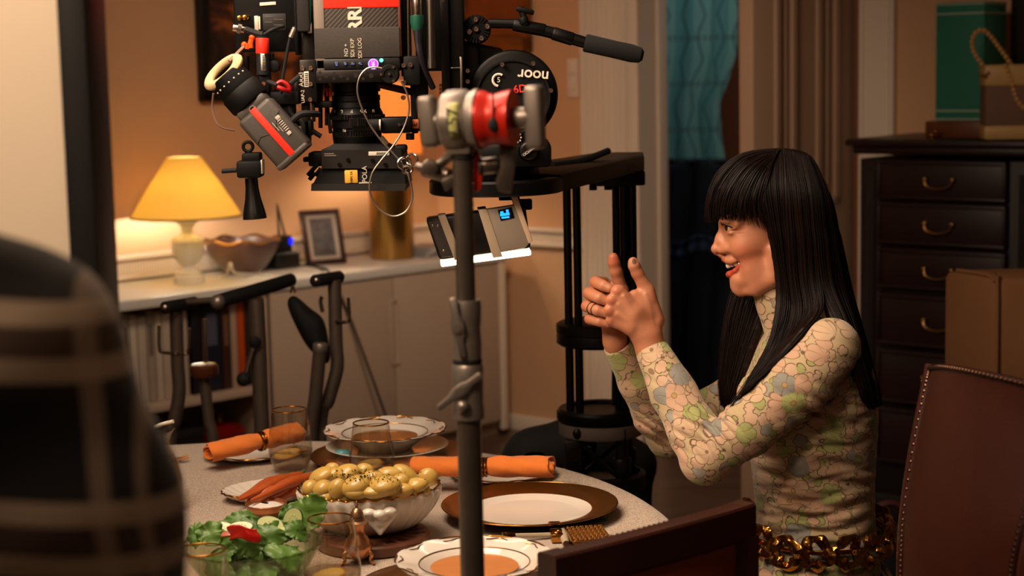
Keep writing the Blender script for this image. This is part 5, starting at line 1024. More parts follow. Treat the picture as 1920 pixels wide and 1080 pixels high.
# ---- glass jug and spoon at the far left
JP = onz(290, 958, TZ); jg = thing('water_jug', 'clear glass jug of lemon water half hidden by the plaid shoulder', 'jug', JP)
def jw(t_, r, h):
    return (r*(1+(.30*max(0, math.cos(t_-JA))**6 if h > .125 else .10*max(0, math.cos(t_-JA))**6 if h > .115 else 0)), h+(.010*max(0, math.cos(t_-JA))**4 if h > .125 else 0))
fx_ = frame(ZU); JA = math.atan2(XV @ fx_[1], XV @ fx_[0])
MB().rev(JP, ZU, [(0, 0), (.042, 0), (.046, .004), (.050, .03), (.050, .055), (.044, .085), (.032, .108), (.027, .12), (.029, .130), (.033, .134), (.031, .134), (.0255, .12), (.030, .106), (.042, .083), (.048, .055), (.048, .03), (.042, .008), (0, .008)], 64, wav=jw).build('glass', M_gl, jg)
mb = MB(); 
for h in (.118, .125, .132): mb.tube([JP+np.array([math.cos(a)*.030, math.sin(a)*.030, h]) for a in np.linspace(0, 6.283, 40, endpoint=False)], .0014, 6, closed=True)
mb.build('neck_ribs', M_gl, jg)
MB().rev(JP, ZU, [(0, .009), (.041, .01), (.0475, .032), (.0475, .055), (.0435, .078), (.0415, .088), (0, .088)], 48).build('lemon_water', M_lemw, jg)
for k in range(3):
    c = JP+np.array([.016-.014*k, -.02+.016*k, .066-.018*k]); d = nv([.5-.4*k, -.8, .5]); MB().rev(c, d, [(0, -.003), (.019, -.003), (.0215, 0), (.019, .003), (0, .003)], 28).build('lemon_slice', MATS['lemon_flesh'], jg)
sp = thing('spoon', 'pale spoon handle pointing up behind the glass jug', 'spoon', JP+ZU*.03)
mb = MB(); mb.tube([JP+np.array([-.03, .01, .045]), JP+np.array([-.018, .006, .125]), W(292, 800, JP[1]), W(325, 790, JP[1]-.01)], [.0025, .0028, .0032, .0034], 8, smooth=4); mb.build('handle', M_china, sp); MB().sph(JP+np.array([-.031, .011, .034]), (.011, .006, .016), 16).build('bowl', M_china, sp)
def fork(tip, tail, label, m1, m2=None):
    tip, tail = np.array(tip), np.array(tail); d = nv(tip-tail); s_ = nv(np.cross(ZU, d)); L = np.linalg.norm(tip-tail); o = thing('fork', label, 'fork', (tip+tail)/2*[1, 1, 0]+ZU*TZ)
    mb = MB(); mb.tube([tail, tail+d*L*.4+ZU*.004, tail+d*L*.68+ZU*.007], [.0045, .0035, .0028], 8, smooth=4); mb.build('handle', m2 or m1, o)
    mb = MB(); mb.tube([tail+d*L*.66+ZU*.007, tail+d*L*.74+ZU*.005, tail+d*L*.80+ZU*.0035], [.003, .008, .010], 10, smooth=3)
    for k in (-1.5, -.5, .5, 1.5): mb.tube([tail+d*L*.79+s_*k*.0048+ZU*.0035, tail+d*L*.9+s_*k*.0056+ZU*.003, tip+s_*k*.0056+ZU*.007], [.0022, .002, .0012], 6, smooth=3)
    mb.build('tines', m1, o); return o
M_cut = mat('gold_cutlery', '#6a4628', .3, 1., var=.1); M_ivory = mat('ivory_handle', '#b8a88e', .35, .2)
fork(onz(354, 862, TZ+.004), onz(290, 872, TZ+.004)-XV*.09, 'bronze fork with raised tines beside the glass jug', M_cut)
fork(onz(912, 1016, TZ+.003), onz(1030, 1003, TZ+.004)+XV*.035, 'fork with bronze tines and ivory handle in front of the empty charger plate', M_cut, M_ivory)
kf = thing('knife', 'small knife handle with dark end between the gold lighter and the gold case', 'knife', onz(1058, 1005, TZ))
mb = MB(); mb.tube([onz(1053, 988, TZ+.006), onz(1057, 1006, TZ+.008), onz(1062, 1020, TZ+.006)], [.006, .0075, .005], 12, smooth=4); mb.build('handle', M_ivory, kf); mb = MB(); mb.cyl(onz(1062, 1020, TZ+.006), onz(1066, 1030, TZ+.006), .0055, n=12); mb.build('end_cap', mat('dark_bronze', '#3a1a10', .35, .8), kf)
M_cgold = mat('polished_gold', '#b8823e', .22, 1., var=.08)
lg = thing('lighter', 'gold lighter lying between the fork handle and the knife handle', 'lighter', onz(1042, 1010, TZ))
ua = nv((onz(1037, 985, TZ)-onz(1049, 1030, TZ))*[1, 1, 0]); va = np.array([ua[1], -ua[0], 0]); lc = (onz(1037, 985, TZ)+onz(1049, 1030, TZ))/2
MB().box(lc+ZU*.008+ua*-.022, (.021, .036, .014), [va, ua, ZU], .003).build('body', M_cgold, lg); MB().box(lc+ZU*.008+ua*.022, (.021, .045, .014), [va, ua, ZU], .003).build('cap', M_cgold, lg)
MB().box(lc+ZU*.0155+ua*.022, (.013, .026, .001), [va, ua, ZU]).build('dark_inset', mat('dark_inset', '#2a120a', .3), lg); mb = MB(); c = lc+ZU*.0155-ua*.024
for r_ in (.007, .004): mb.tube([c+va*math.cos(a)*r_+ua*math.sin(a)*r_ for a in np.linspace(0, 6.283, 20, endpoint=False)], .0009, 6, closed=True)
mb.build('emblem', M_cgold, lg)
cg = thing('cigarette_case', 'gold box with a woven raised lid at the near right edge of the table', 'box', onz(1100, 1005, TZ))
o0 = onz(1085, 1013, TZ); ua = nv((onz(1065, 984, TZ)-onz(1085, 1013, TZ))*[1, 1, 0]); va = nv(np.array([-ua[1], ua[0], 0])); va = va if va[0] > 0 else -va
cc_ = onz(1103, 997, TZ+.02)*[1, 1, 0]+ZU*TZ; lx_, ly_ = .062, .085
MB().box(cc_+ZU*.009, (lx_, ly_, .018), [va, ua, ZU], .003).build('body', M_cgold, cg)
mb = MB()
for i in range(8):
    for j in range(11): mb.box(cc_+ZU*.019+va*((i-3.5)*.0074)+ua*((j-5)*.0074), (.0066 if (i+j) % 2 else .0046, .0046 if (i+j) % 2 else .0066, .003), [va, ua, ZU], .0012, 1)
mb.build('woven_lid', mat('woven_gold', '#c08f4e', .3, 1., var=.15, vs=60), cg)
# ---- carrots on an oval fluted dish
cd_ = P3(520, 922, .76); K = cd_[1]/FPX
cdish = thing('oval_dish', 'gold-edged oval white dish holding the carrots, left of the potatoes', 'dish', cd_+ZU*TZ)
da = nv([.93, .36, 0]); db = np.array([-da[1], da[0], 0])
def oval_dish(o, C, A, B, H, flut, m_, lip=.0):
    mb = MB()
    def pt(u, v):
        a = u*2*math.pi; f_ = 1+.018*math.cos(flut*a)*min(1, v*1.6)
        if v < .5: s = v/.5; rr = .55+.45*s**.8; h = H*s**1.7
        else: s = (v-.5)/.5; rr = 1-.45*s**1.0-.012; h = H*(1-s)**1.7*(1)+.0025
        return C+da*math.cos(a)*A*rr*f_+db*math.sin(a)*B*rr*f_+ZU*h
    mb.grid(lambda u, v: pt(u, v), 160, 25, closeu=True); n0 = len(mb.v); 
    mb.v.append(tuple(C+ZU*0)); mb.v.append(tuple(C+ZU*.0025))
    for i in range(160): mb.f.append((i*25, ((i+1) % 160)*25, n0)); mb.f.append((((i+1) % 160)*25+24, i*25+24, n0+1))
    mb.build('body', m_, o)
    MB().tube([C+da*math.cos(a)*A*(.995+.018*math.cos(flut*a))+db*math.sin(a)*B*(.995+.018*math.cos(flut*a))+ZU*(H+.0005) for a in np.linspace(0, 2*math.pi, 160, endpoint=False)], .0013, 6, closed=True).build('gold_line', M_goldr, o)
oval_dish(cdish, cd_+ZU*TZ, .098, .068, .017, 26, M_china)
M_car = mat('roast_carrot', '#b0501c', .45, var=.25, vs=60, coat=.3, bump=.4, bs=150); M_grn = mat('carrot_top_green', '#3f5a20', .6)
cars = [((446, 934), (540, 893), .776, 'carrot lying at the back left of the oval dish, thin tip to the left'), ((448, 937), (566, 888), .781, 'carrot second from the back in the oval dish'), ((470, 938), (590, 890), .792, 'topmost carrot of the heap in the oval dish'), ((484, 939), (588, 900), .783, 'carrot in the middle front of the oval dish'), ((496, 941), (592, 912), .776, 'short carrot at the near right of the oval dish'), ((460, 940), (540, 915), .772, 'thin dark carrot at the bottom left of the oval dish')]
for (t0, t1, z, lb_) in cars:
    a, b_ = onz(t0[0], t0[1], z-.004), onz(t1[0], t1[1], z+.006); o = thing('carrot', lb_, 'carrot', (a+b_)/2-ZU*.01, 'roast carrots on the oval dish'); md = (a+b_)/2+np.array([.003, .004, .004])
    MB().tube([a, a*.75+b_*.25, md, a*.2+b_*.8, b_], [.0018, .0052, .0082, .0105, .0095, .004], 14, smooth=6).build('root', M_car, o); e = nv(b_-a)
    MB().tube([b_-e*.002, b_+e*.007+ZU*.003], [.0045, .0035], 8).build('stem', M_grn, o)
# ---- potato dish on a trivet
pz = TZ+.020; pc = P3(692, 906, .84); da = nv([1, .18, 0]); db = np.array([-da[1], da[0], 0])
tv = thing('trivet', 'round carved wooden trivet under the potato dish', 'trivet', P3(697, 996, .768)+ZU*TZ); tp_ = P3(700, 1000, .768)+ZU*TZ
M_tr = wood('trivet_wood', '#4a281a', '#7a4a36', .4, (30, 30, 8)); mb = MB(); mb.rev(tp_, ZU, [(0, 0), (.086, 0), (.090, .003), (.090, .0165), (.087, .0195), (.074, .0195), (.072, .0185), (0, .0185)], 72); mb.build('board', M_tr, tv)
for k in range(20): a = k*2*math.pi/20; d = np.array([math.cos(a), math.sin(a), 0]); MB().box(tp_+d*.068+ZU*.0188, (.030, .006, .003), [d, np.cross(ZU, d), ZU], .001).build('carved_bar', M_tr, tv)
pd = thing('serving_dish', 'fluted white serving dish with gold rim and shell handles, heaped with potatoes', 'dish', pc+ZU*pz)
Rx, Ry, Hd = .1155, .1045, .066; NF = 30
def dish(u, v):
    a = u*2*math.pi; fl_ = math.cos(NF*a)
    if v < .5:
        s = v/.5; rr = .60+.40*math.sin(s*1.45)/math.sin(1.45); h = Hd*s**1.25; f_ = 1+.020*fl_*min(1, s*3)
    else:
        s = (v-.5)/.5; rr = (.60+.40*math.sin((1-s)*1.45)/math.sin(1.45))-.03; h = Hd*(1-s)**1.25+.003; f_ = 1+.016*fl_*(1-s)
        if s < .03: h = Hd
    P = pc+da*math.cos(a)*Rx*rr*f_+db*math.sin(a)*Ry*rr*f_; P[2] = pz+h+(.0016*fl_*(h/Hd)**4); return P
mb = MB(); mb.grid(dish, 360, 31, closeu=True); n0 = len(mb.v); mb.v += [tuple(pc+ZU*(pz)), tuple(pc+ZU*(pz+.003))]
for i in range(360): mb.f.append((i*31, ((i+1) % 360)*31, n0)); mb.f.append((((i+1) % 360)*31+30, i*31+30, n0+1))
mb.build('body', M_china, pd)
MB().tube([dish(u, .5)-ZU*0+0 for u in np.linspace(0, 1, 360, endpoint=False)], .0015, 6, closed=True).build('gold_rim', M_goldr, pd)
for sgn in (-1, 1):
    hc = pc+db*sgn*Ry*1.0+ZU*(pz+Hd*.66)+da*(.004); mb = MB(); out = db*sgn
    S = SDF(hc-.045, hc+.045, .0013)
    for k in (-1, 0, 1): S.ell(hc+da*k*.0165+out*(.012-abs(k)*.004)+ZU*(.004+abs(k)*.003), (.0110, .010, .0078-abs(k)*.001), .003)
    S.cone(hc+da*-.022+out*.006+ZU*.002, hc+out*.007-ZU*.026, .006, .0035, .002); S.cone(hc+da*.022+out*.006+ZU*.002, hc+out*.007-ZU*.026, .006, .0035, .002); S.ell(hc+out*.004-ZU*.006, (.017, .010, .013), .003)
    V, Fc = S.mesh(); mesh_obj('handle', V, Fc, M_china, pd)
# potatoes
M_pot = mat('boiled_potato', '#bd9a4c', .38, var=.14, vs=30, coat=.35, sss=.15, bump=.15, bs=90)
pots = [(575, 910, 14, 15, 0, 'small potato at the far left of the dish'), (600, 914, 17, 16, .3, 'potato at the left front rim of the dish, second from the left'), (605, 889, 24, 15, -.4, 'large potato at the left back of the heap'), (630, 913, 15, 17, .2, 'potato at the front rim left of the big round one'), (653, 884, 21, 17, -.2, 'big pale potato near the top left of the heap, parsley at its right'), (669, 906, 26, 19, -.5, 'biggest round potato in the front middle of the dish'), (661, 927, 22, 8, 0, 'low potato peeping over the front rim below the biggest one'), (709, 926, 27, 9, 0, 'long low potato along the front rim'), (723, 908, 29, 17, -.05, 'wide oval potato right of the biggest one, sprinkled with parsley'), (624, 876, 13, 10, 0, 'small potato at the back left of the heap'), (684, 877, 15, 10, .1, 'potato at the back middle of the heap'), (700, 890, 19, 12, -.1, 'parsley-covered potato in the middle of the heap'), (730, 883, 22, 10, -.1, 'long potato at the back right of centre'), (763, 884, 25, 12, .65, 'long potato tilted down to the right, at the back right'), (752, 899, 17, 15, .2, 'potato behind the wide oval one, toward the right'), (783, 906, 19, 13, -.2, 'glossy potato at the right front of the dish'), (804, 889, 16, 15, .3, 'round potato at the far right of the dish'), (630, 884, 15, 11, -.3, 'potato between the left back one and the pale one'), (766, 919, 20, 8, -.2, 'flat potato low at the right front rim')]
pobj = []
for i, t_ in enumerate((-.072, -.047, -.022, .003, .028, .053, .076)):
    q = pc+da*t_-db*(math.sqrt(max(0, 1-(t_/Rx)**2))*Ry*.74-.002); u_, v_ = proj(q+ZU*(pz+Hd+.002)+YV*.016); pots.append((u_, v_, 16+(i*7 % 4), 11, 0, 'low potato pressed against the front rim, '+['leftmost of seven', 'second of seven from the left', 'third of seven from the left', 'in the middle of seven', 'third of seven from the right', 'second of seven from the right', 'rightmost of seven'][i]))
for i, (px, py, rx, ry, an, lb_) in enumerate(pots):
    z = (.842+.016*max(0, 1-((px-690)/120.)**2)-(.006 if py > 915 else 0)) if i < 19 else pz+Hd+.003; P = onz(px, py, z)-YV*.016-ZU*.001; k = P[1]/FPX
    if np.linalg.norm(((P-pc)*[1, 1, 0])) > .096: P[:2] = pc[:2]+(P-pc)[:2]*.096/np.linalg.norm((P-pc)[:2]); 
    o = thing('potato', lb_, 'potato', P-ZU*ry*k, 'boiled potatoes in the serving dish')
    cs, sn = math.cos(an), math.sin(an); ax = [np.array([cs, 0, -sn]), YV, np.array([sn, 0, cs])]; rnd = random.Random(i); p1, p2 = rnd.random()*6, rnd.random()*6
    mb = MB(); mb.sph((0, 0, 0), 1, 28); R3 = np.array([rx*k*1.2, .62*(rx+max(ry, 12))*k, max(ry, 12)*k*1.2]); Vv = np.array(mb.v)
    bump_ = 1+.07*np.sin(2*Vv[:, 0]+p1)*np.cos(2*Vv[:, 2]+p2)+.05*np.sin(3*Vv[:, 1]+p2); Vv = (Vv*bump_[:, None]*R3) @ np.array(ax)+P
    mb.v = [tuple(v) for v in Vv]; mb.build('tuber', M_pot, o, smooth=180); pobj.append((P, R3, np.array(ax)))
mb = MB(); rg = random.Random(3)
for k in range(250):
    if k < 215: px, py = rg.choice([(rg.gauss(668, 14), rg.gauss(893, 6)), (rg.gauss(690, 14), rg.gauss(888, 6)), (rg.gauss(715, 18), rg.gauss(898, 6)), (rg.gauss(640, 14), rg.gauss(896, 6)), (rg.gauss(702, 5), rg.gauss(886, 3))])
    else: px, py = rg.uniform(580, 800), rg.uniform(878, 925)
    d = nv(D(px, py)); best = None
    for P, R3, ax in pobj:
        o_ = ((CAM-P) @ ax.T)/R3; dd = (d @ ax.T)/R3; A_, B_, C_ = dd @ dd, o_ @ dd, o_ @ o_-1; q = B_*B_-A_*C_
        if q > 0:
            tt = (-B_-math.sqrt(q))/A_
            if best is None or tt < best: best = tt
    if best is None: continue
    Pp = CAM+d*(best-.0005); s = rg.uniform(.0006, .0014); mb.box(Pp, (s*2, s, s*1.6), [nv([rg.gauss(0, 1), rg.gauss(0, 1), rg.gauss(0, 1)]), YV, ZU])
tag(mb.build('chopped_parsley', mat('parsley_green', '#2a3a10', .6, var=.4, vs=200), smooth=0), 'chopped green parsley sprinkled over the potatoes', 'parsley', kind='stuff')
# ---- brass shaker, salt cellar
sh = thing('pepper_shaker', 'ornate brass shaker with domed pierced lid standing beside the potato dish', 'shaker', onz(672, 1060, TZ)); SP = onz(672, 1056, TZ); k = SP[1]/FPX
M_br = mat('antique_brass', '#c4865a', .3, .85, var=.2, vs=20)
MB().rev(SP, ZU, [(0, 10*k), (14*k, 10*k), (22*k, 18*k), (27*k, 28*k), (27*k, 36*k), (22*k, 48*k), (15*k, 58*k), (13.5*k, 66*k), (17*k, 76*k), (19*k, 80*k), (0, 80*k)], 36).build('body', M_br, sh)
MB().rev(SP, ZU, [(0, 80*k), (22*k, 80*k), (22.5*k, 82*k), (15*k, 85*k), (14*k, 92*k), (12*k, 101*k), (7*k, 108*k), (3*k, 110*k), (2.5*k, 112*k), (4*k, 115*k), (2.5*k, 118*k), (1.5*k, 121*k), (0, 124*k)], 32).build('lid', mat('dark_brass', '#a07c5c', .32, .85, var=.15), sh)
for q in range(3):
    a = -.5+q*2.094; d = np.array([math.cos(a), math.sin(a), 0]); MB().tube([SP+d*24*k+ZU*26*k, SP+d*31*k+ZU*20*k, SP+d*28*k+ZU*10*k, SP+d*36*k+ZU*2*k], [.003, .0035, .0025, .0035], 8, smooth=4).build('foot', M_br, sh)
for q in range(5): a = -2.2+q*.35; MB().sph(SP+np.array([math.cos(a), math.sin(a), 0])*13.6*k+ZU*93*k, .0012, 8).build('hole', M_blk, sh)
sc_ = thing('salt_cellar', 'gilded salt dish filled with white salt behind the salad bowl', 'salt dish', onz(500, 976, TZ)); SP = onz(500, 976, TZ); k = SP[1]/FPX
MB().rev(SP, ZU, [(0, 0), (20*k, 0), (22*k, 3*k), (17*k, 8*k), (28*k, 14*k), (37*k, 22*k), (37*k, 30*k), (41*k, 33*k), (40*k, 35*k), (35*k, 32*k), (33*k, 22*k), (0, 20*k)], 40, wav=lambda t_, r, h: (r*(1+(.02*math.sin(24*t_) if r > 38*k else 0)), h)).build('bowl', M_br, sc_)
mb = MB(); mb.rev(SP, ZU, [(0, 34*k), (10*k, 34*k), (26*k, 31*k), (34*k, 27*k)], 32, wav=lambda t_, r, h: (r, h+.001*math.sin(3*t_)*r/.03)); mb.build('salt', mat('white_salt', '#d8d0c8', .8, bump=.5, bs=600), sc_); MB().box(SP+ZU*34*k+XV*-.002, (.004, .012, .004), [nv([.5, .86, 0]), nv([-.86, .5, 0]), ZU]).build('salt_spoon', mat('dark_bronze', '', .3), sc_)
# ---- salad bowl
SB = P3(472, 1022, .815); sb_ = thing('salad_bowl', 'low clear glass bowl with a beaded rim full of green salad', 'salad bowl', SB+ZU*TZ); R = .101; H = .064
MB().rev(SB+ZU*TZ, ZU, [(0, 0), (R*.5, 0), (R*.54, .003), (R*.72, .02), (R*.88, .044), (R*.97, H), (R, H+.003), (R*1.0, H+.005), (R*.95, H+.002), (R*.85, .044), (R*.69, .021), (R*.5, .006), (0, .005)], 80, wav=lambda t_, r, h: (r*(1+(.012*math.cos(36*t_) if h > H-.002 else 0)), h)).build('glass', M_glg, sb_)
MB().tube([SB+np.array([math.cos(a)*R*(1+.012*math.cos(36*a)), math.sin(a)*R*(1+.012*math.cos(36*a)), TZ+H+.004]) for a in np.linspace(0, 2*math.pi, 216, endpoint=False)], .0024, 6, closed=True).build('beaded_rim', M_glg, sb_)
def m_leaf():
    m = mat('lettuce_leaf', '#3a6e1c', .5, var=0, coat=.15, sss=.0); t = NT(m); tc = t.new('ShaderNodeTexCoord'); n = t.new('ShaderNodeTexNoise', i_Scale=24., i_Detail=5.); t.l(tc.outputs['Object'], n.inputs[0]); oi = t.new('ShaderNodeObjectInfo')
    c = t.mix(n.outputs[0], lin('#2a5514'), lin('#78a040')); c = t.mix(t.math('MULTIPLY', oi.outputs['Random'], .45), c, lin('#1d4a18')); t.l(c, t.b.inputs['Base Color']); t.b.inputs['Transmission Weight'].default_value = 0
    bp = t.new('ShaderNodeBump', i_Strength=.6, i_Distance=.003); n2 = t.new('ShaderNodeTexNoise', i_Scale=70., i_Detail=3.); t.l(tc.outputs['Object'], n2.inputs[0]); t.l(n2.outputs[0], bp.inputs['Height']); t.l(bp.outputs[0], t.b.inputs['Normal'])
    return m
M_leaf = m_leaf()
def leaf(c, w_, h_, nrm, upv, seed, label, frill=.006):
    c = np.array(c, float); nrm = nv(nrm); u = np.array(upv, float); u = nv(u-nrm*(u @ nrm)); r = np.cross(u, nrm); rg = random.Random(seed); ph = [rg.random()*6 for _ in range(6)]
    def pt(a, b):
        th = a*2*math.pi; rad = b*(1+.12*math.sin(2*th+ph[0])+.08*math.sin(3*th+ph[1])+(.05*math.sin(12*th+ph[2]+2*math.sin(3*th))+.04*math.sin(19*th+ph[4]+2*math.sin(2*th)))*b**3)
        x, y = math.cos(th)*rad*w_/2, math.sin(th)*rad*h_/2
        z = frill*(b**4)*(.35*math.sin(4*th+ph[3]+2*math.sin(2*th))+.3*math.sin(9*th+ph[4]+1.5*math.sin(3*th)))+.45*frill*math.sin(x*110+ph[5])*math.sin(y*90+ph[0])+.12*frill*math.sin(x*260+y*190+ph[1])+.10*frill*math.sin(y*330+ph[2])-9*x*x*(1 if seed % 2 else -1)
        return c+r*x+u*y+nrm*z
    o = MB().grid(pt, 72, 12, closeu=True).build('lettuce_leaf', M_leaf, smooth=180, solid=.0009); return tag(o, label, 'lettuce', 'lettuce leaves in the salad bowl')
def sp_(px, py, z): return onz(px, py, z)
leaf(sp_(577, 962, .845), .050, .062, (-.2, -1, .35), (.1, .1, 1), 1, 'frilly lettuce leaf standing highest at the right end of the bowl')
leaf(sp_(541, 966, .836), .030, .036, (.1, -.9, .4), (0, 0, 1), 2, 'lettuce leaf standing behind the upright cucumber slice')
leaf(sp_(450, 976, .840), .056, .034, (.1, -.75, .65), (0, 0, 1), 3, 'broad bright lettuce leaf at the back left of the bowl')
leaf(sp_(476, 984, .836), .038, .024, (-.1, -.8, .6), (.2, 0, 1), 4, 'lettuce leaf right behind the red pepper piece')
leaf(sp_(367, 1003, .832), .030, .036, (-.4, -.6, .5), (-.2, 0, 1), 5, 'small dark lettuce leaf at the far left rim')
leaf(sp_(394, 1001, .834), .044, .034, (.1, -.8, .5), (0, 0, 1), 6, 'dull green lettuce leaf second from the left rim')
leaf(sp_(452, 1014, .826), .060, .040, (.1, -.8, .6), (0, .3, 1), 7, 'flat bright lettuce leaf hanging over the front rim below the red pepper')
leaf(sp_(468, 1020, .828), .044, .040, (.0, -.9, .35), (.1, 0, 1), 8, 'square lettuce leaf drooping over the front rim')
leaf(sp_(504, 1002, .834), .050, .032, (0, -.85, .5), (0, 0, 1), 9, 'lettuce leaf right of the red pepper piece')
leaf(sp_(528, 998, .832), .044, .032, (.3, -.7, .6), (0, 0, 1), 10, 'lettuce leaf in front of the cucumber at the right')
leaf(sp_(558, 996, .835), .036, .034, (.4, -.6, .5), (.2, 0, 1), 11, 'dark lettuce leaf at the right rim')
rg = random.Random(5)
for k in range(12):
    a = k*.52; rr = .03+.032*(k % 3)/2; leaf(SB+np.array([math.cos(a)*rr, math.sin(a)*rr, TZ+.026+.011*(k % 4)]), .060, .044, (math.cos(a)*.6, math.sin(a)*.6-.3, .9), (rg.gauss(0, 1), rg.gauss(0, 1), .4), 20+k, 'lettuce leaf down inside the glass of the salad bowl', .005)
M_cuc = mat('cucumber_flesh', '#b4bc7c', .35, var=.14, vs=60, coat=.3); M_skin = mat('cucumber_skin', '#1f3a14', .4)
def cuke(c, w_, h_, nrm, upv, label):
    c = np.array(c); nrm = nv(nrm); u = np.array(upv, float); u = nv(u-nrm*(u @ nrm)); r = np.cross(u, nrm); o = thing('cucumber_slice', label, 'cucumber', c-ZU*.01, 'cucumber slices on the salad')
    N = 32; mb = MB(); ring_ = [r*math.cos(2*math.pi*k/N)*w_/2+u*math.sin(2*math.pi*k/N)*h_/2 for k in range(N)]
    mb.add([c+p*.97+nrm*.0015 for p in ring_]+[c+p*.97-nrm*.0015 for p in ring_], [tuple(range(N)), tuple(range(2*N-1, N-1, -1))]+[(k, N+k, N+(k+1) % N, (k+1) % N) for k in range(N)]); mb.build('flesh', M_cuc, o, smooth=30)
    MB().tube([c+p for p in ring_], .0012, 6, closed=True).build('skin', M_skin, o)
    mb = MB()
    for q in range(9): a = q*.7; mb.sph(c+(r*math.cos(a)*w_+u*math.sin(a)*h_)*.2+nrm*.0016, (.0011, .0011, .0008), 6)
    mb.build('seeds', mat('cucumber_seed', '#cdd09a', .4), o)
cuke(sp_(549, 975, .846), .029, .036, (-.25, -1, .35), (.25, 0, 1), 'cucumber slice standing upright at the right of the salad')
cuke(sp_(507, 985, .842), .040, .028, (.1, -.8, .75), (.3, .2, 1), 'cucumber slice right behind the red pepper piece')
cuke(sp_(412, 992, .838), .042, .026, (.1, -.55, .85), (0, .5, 1), 'cucumber slice at the left of the salad')
cuke(sp_(452, 988, .840), .034, .020, (0, -.5, .9), (0, .4, 1), 'cucumber slice mostly hidden behind the red pepper piece')
cuke(sp_(541, 990, .838), .030, .020, (0, -.35, 1), (.3, 1, 0), 'pinkish-edged slice lying flat below the upright cucumber')
M_pep = mat('red_pepper', '#b8160c', .25, var=.15, vs=40, coat=.4)
o = thing('pepper_piece', 'glossy red pepper piece on top of the salad', 'red pepper', sp_(459, 998, .845)); 
def pep(u, v): a = (u-.5)*1.6; return sp_(459, 997, .846)+np.array([(u-.5)*.042+.003*math.sin(v*5), -.012*math.cos(a)+.004*(v-.5), (v-.5)*.019+.004*math.sin(u*5)])
MB().grid(pep, 20, 10).build('flesh', M_pep, o, smooth=180, solid=.0035)
o = MB().box(sp_(427, 1002, .838), (.018, .010, .004), [nv([1, 0, .1]), nv([0, 1, .4]), nv([-.1, -.4, 1])], .0015).build('pepper_strip', mat('pink_pepper_inside', '#b8604a', .35)); tag(o, 'pale pink inner strip left of the glossy red pepper piece', 'red pepper')
# ================================================================ THE WOMAN
YW = 3.0; PX = YW/FPX
def Q(px, py, dy=0.): return W(px, py, YW+dy)
lat = nv(D(1450, 600)*[1, 1, 0]); rgt = np.array([lat[1], -lat[0], 0]); AXW = [rgt, lat, ZU]
wo = thing('person', 'smiling long-haired person in a floral turtleneck, seated in profile with both thumbs up', 'person', Q(1530, 1100)*[1, 1, 0])
def H_(px, py, a=0.): return Q(px, py, a*PX)
# ---- head
S = SDF(np.minimum(H_(1318, 640, -95), H_(1318, 640, 95)), np.maximum(H_(1580, 262, -95), H_(1580, 262, 95)), .0015)
p = lambda *r: tuple(v*PX for v in r)
def E(px, py, a, r, k=6, op='u', ax=None): S.ell(H_(px, py, a), p(*r) if hasattr(r, '__len__') else r*PX, k*PX, op, ax or AXW)
def C(pts, rs, k=4, op='u'): S.chain([H_(*q) for q in pts], [r*PX for r in rs], k*PX, op)
E(1455, 374, 0, (100, 74, 90)); E(1414, 432, 0, (60, 62, 78), 14); E(1425, 505, 0, (46, 46, 44), 16)
C([(1462, 520, 0), (1496, 650, 0)], [45, 44], 14)
for s in (-1, 1):
    C([(1452, 470, 55*s), (1450, 522, 49*s), (1418, 542, 32*s), (1390, 545, 12*s)], [13, 12, 11, 11], 12)
    E(1396, 464, 38*s, (24, 20, 24), 12); E(1408, 493, 37*s, (18, 15, 22), 12)
    C([(1358, 418, 4*s), (1362, 413, 26*s), (1382, 418, 50*s)], [9, 10, 9], 10)
E(1386, 538.5, 0, (15, 21, 15), 8); E(1390, 522, 0, (22, 33, 24), 10); E(1376, 486, 0, (20, 29, 14), 10)
C([(1358.5, 428, 0), (1351.2, 446, 0), (1344, 465, 0)], [9.5, 8.5, 9], 7); E(1342.5, 467.5, 0, (9, 9.5, 8.5), 5)
for s in (-1, 1): E(1354, 469.5, 10.5*s, (8.5, 6.5, 7), 3.5); C([(1352, 452, 6*s), (1364, 466, 20*s)], [6, 9], 10)
C([(1345, 474, 0), (1355, 480, 0)], [5, 5.5], 5)
for s in (-1, 1):
    E(1348.5, 476, 7*s, (4.5, 3.4, 2.4), 2, 's'); E(1361, 426, 32*s, (11, 15, 8), 7, 's')
for s in (-1, 1): C([(1360, 500, 0), (1368, 499, 10*s), (1377, 497, 20*s), (1384, 494.5, 29*s), (1389, 491.5, 37*s)], [6.5, 6.2, 5.4, 4.4, 2.4], 2, 's')
E(1380, 500, 0, (20, 22, 8), 2, 's')
up_l = [(1357, 487.5, 0), (1359.5, 487, 8), (1371, 486.8, 19), (1388.5, 487.5, 34)]; lo_l = [(1367.5, 514.5, 0), (1371, 513.5, 10), (1380, 507, 22), (1390, 494, 34)]
for s in (-1, 1):
    C([(x, y, a*s) for x, y, a in up_l], [3.6, 3.8, 3.2, 2.2], 2.5); C([(x, y, a*s) for x, y, a in lo_l], [6.2, 6.0, 4.8, 2.2], 2.5)
    E(1372, 435.5, 32*s, (8, 15, 4.5), 9); E(1366, 414, 33*s, (10, 18, 6), 6); E(1424, 512, 38*s, (30, 17, 30), 14)
    C([(1363, 424, 17*s), (1358.5, 420, 28*s), (1363.5, 420.5, 40*s), (1378, 427, 51*s)], [2.6, 2.6, 2.6, 2.0], 2.5)
    C([(1364, 429, 18*s), (1361.5, 431, 29*s), (1367, 431, 41*s), (1378, 427.5, 51*s)], [2.2, 2.2, 2.2, 1.8], 2.5)
    E(1462, 452, 72*s, (14, 7, 26), 4)
Vh, Fh = S.mesh()
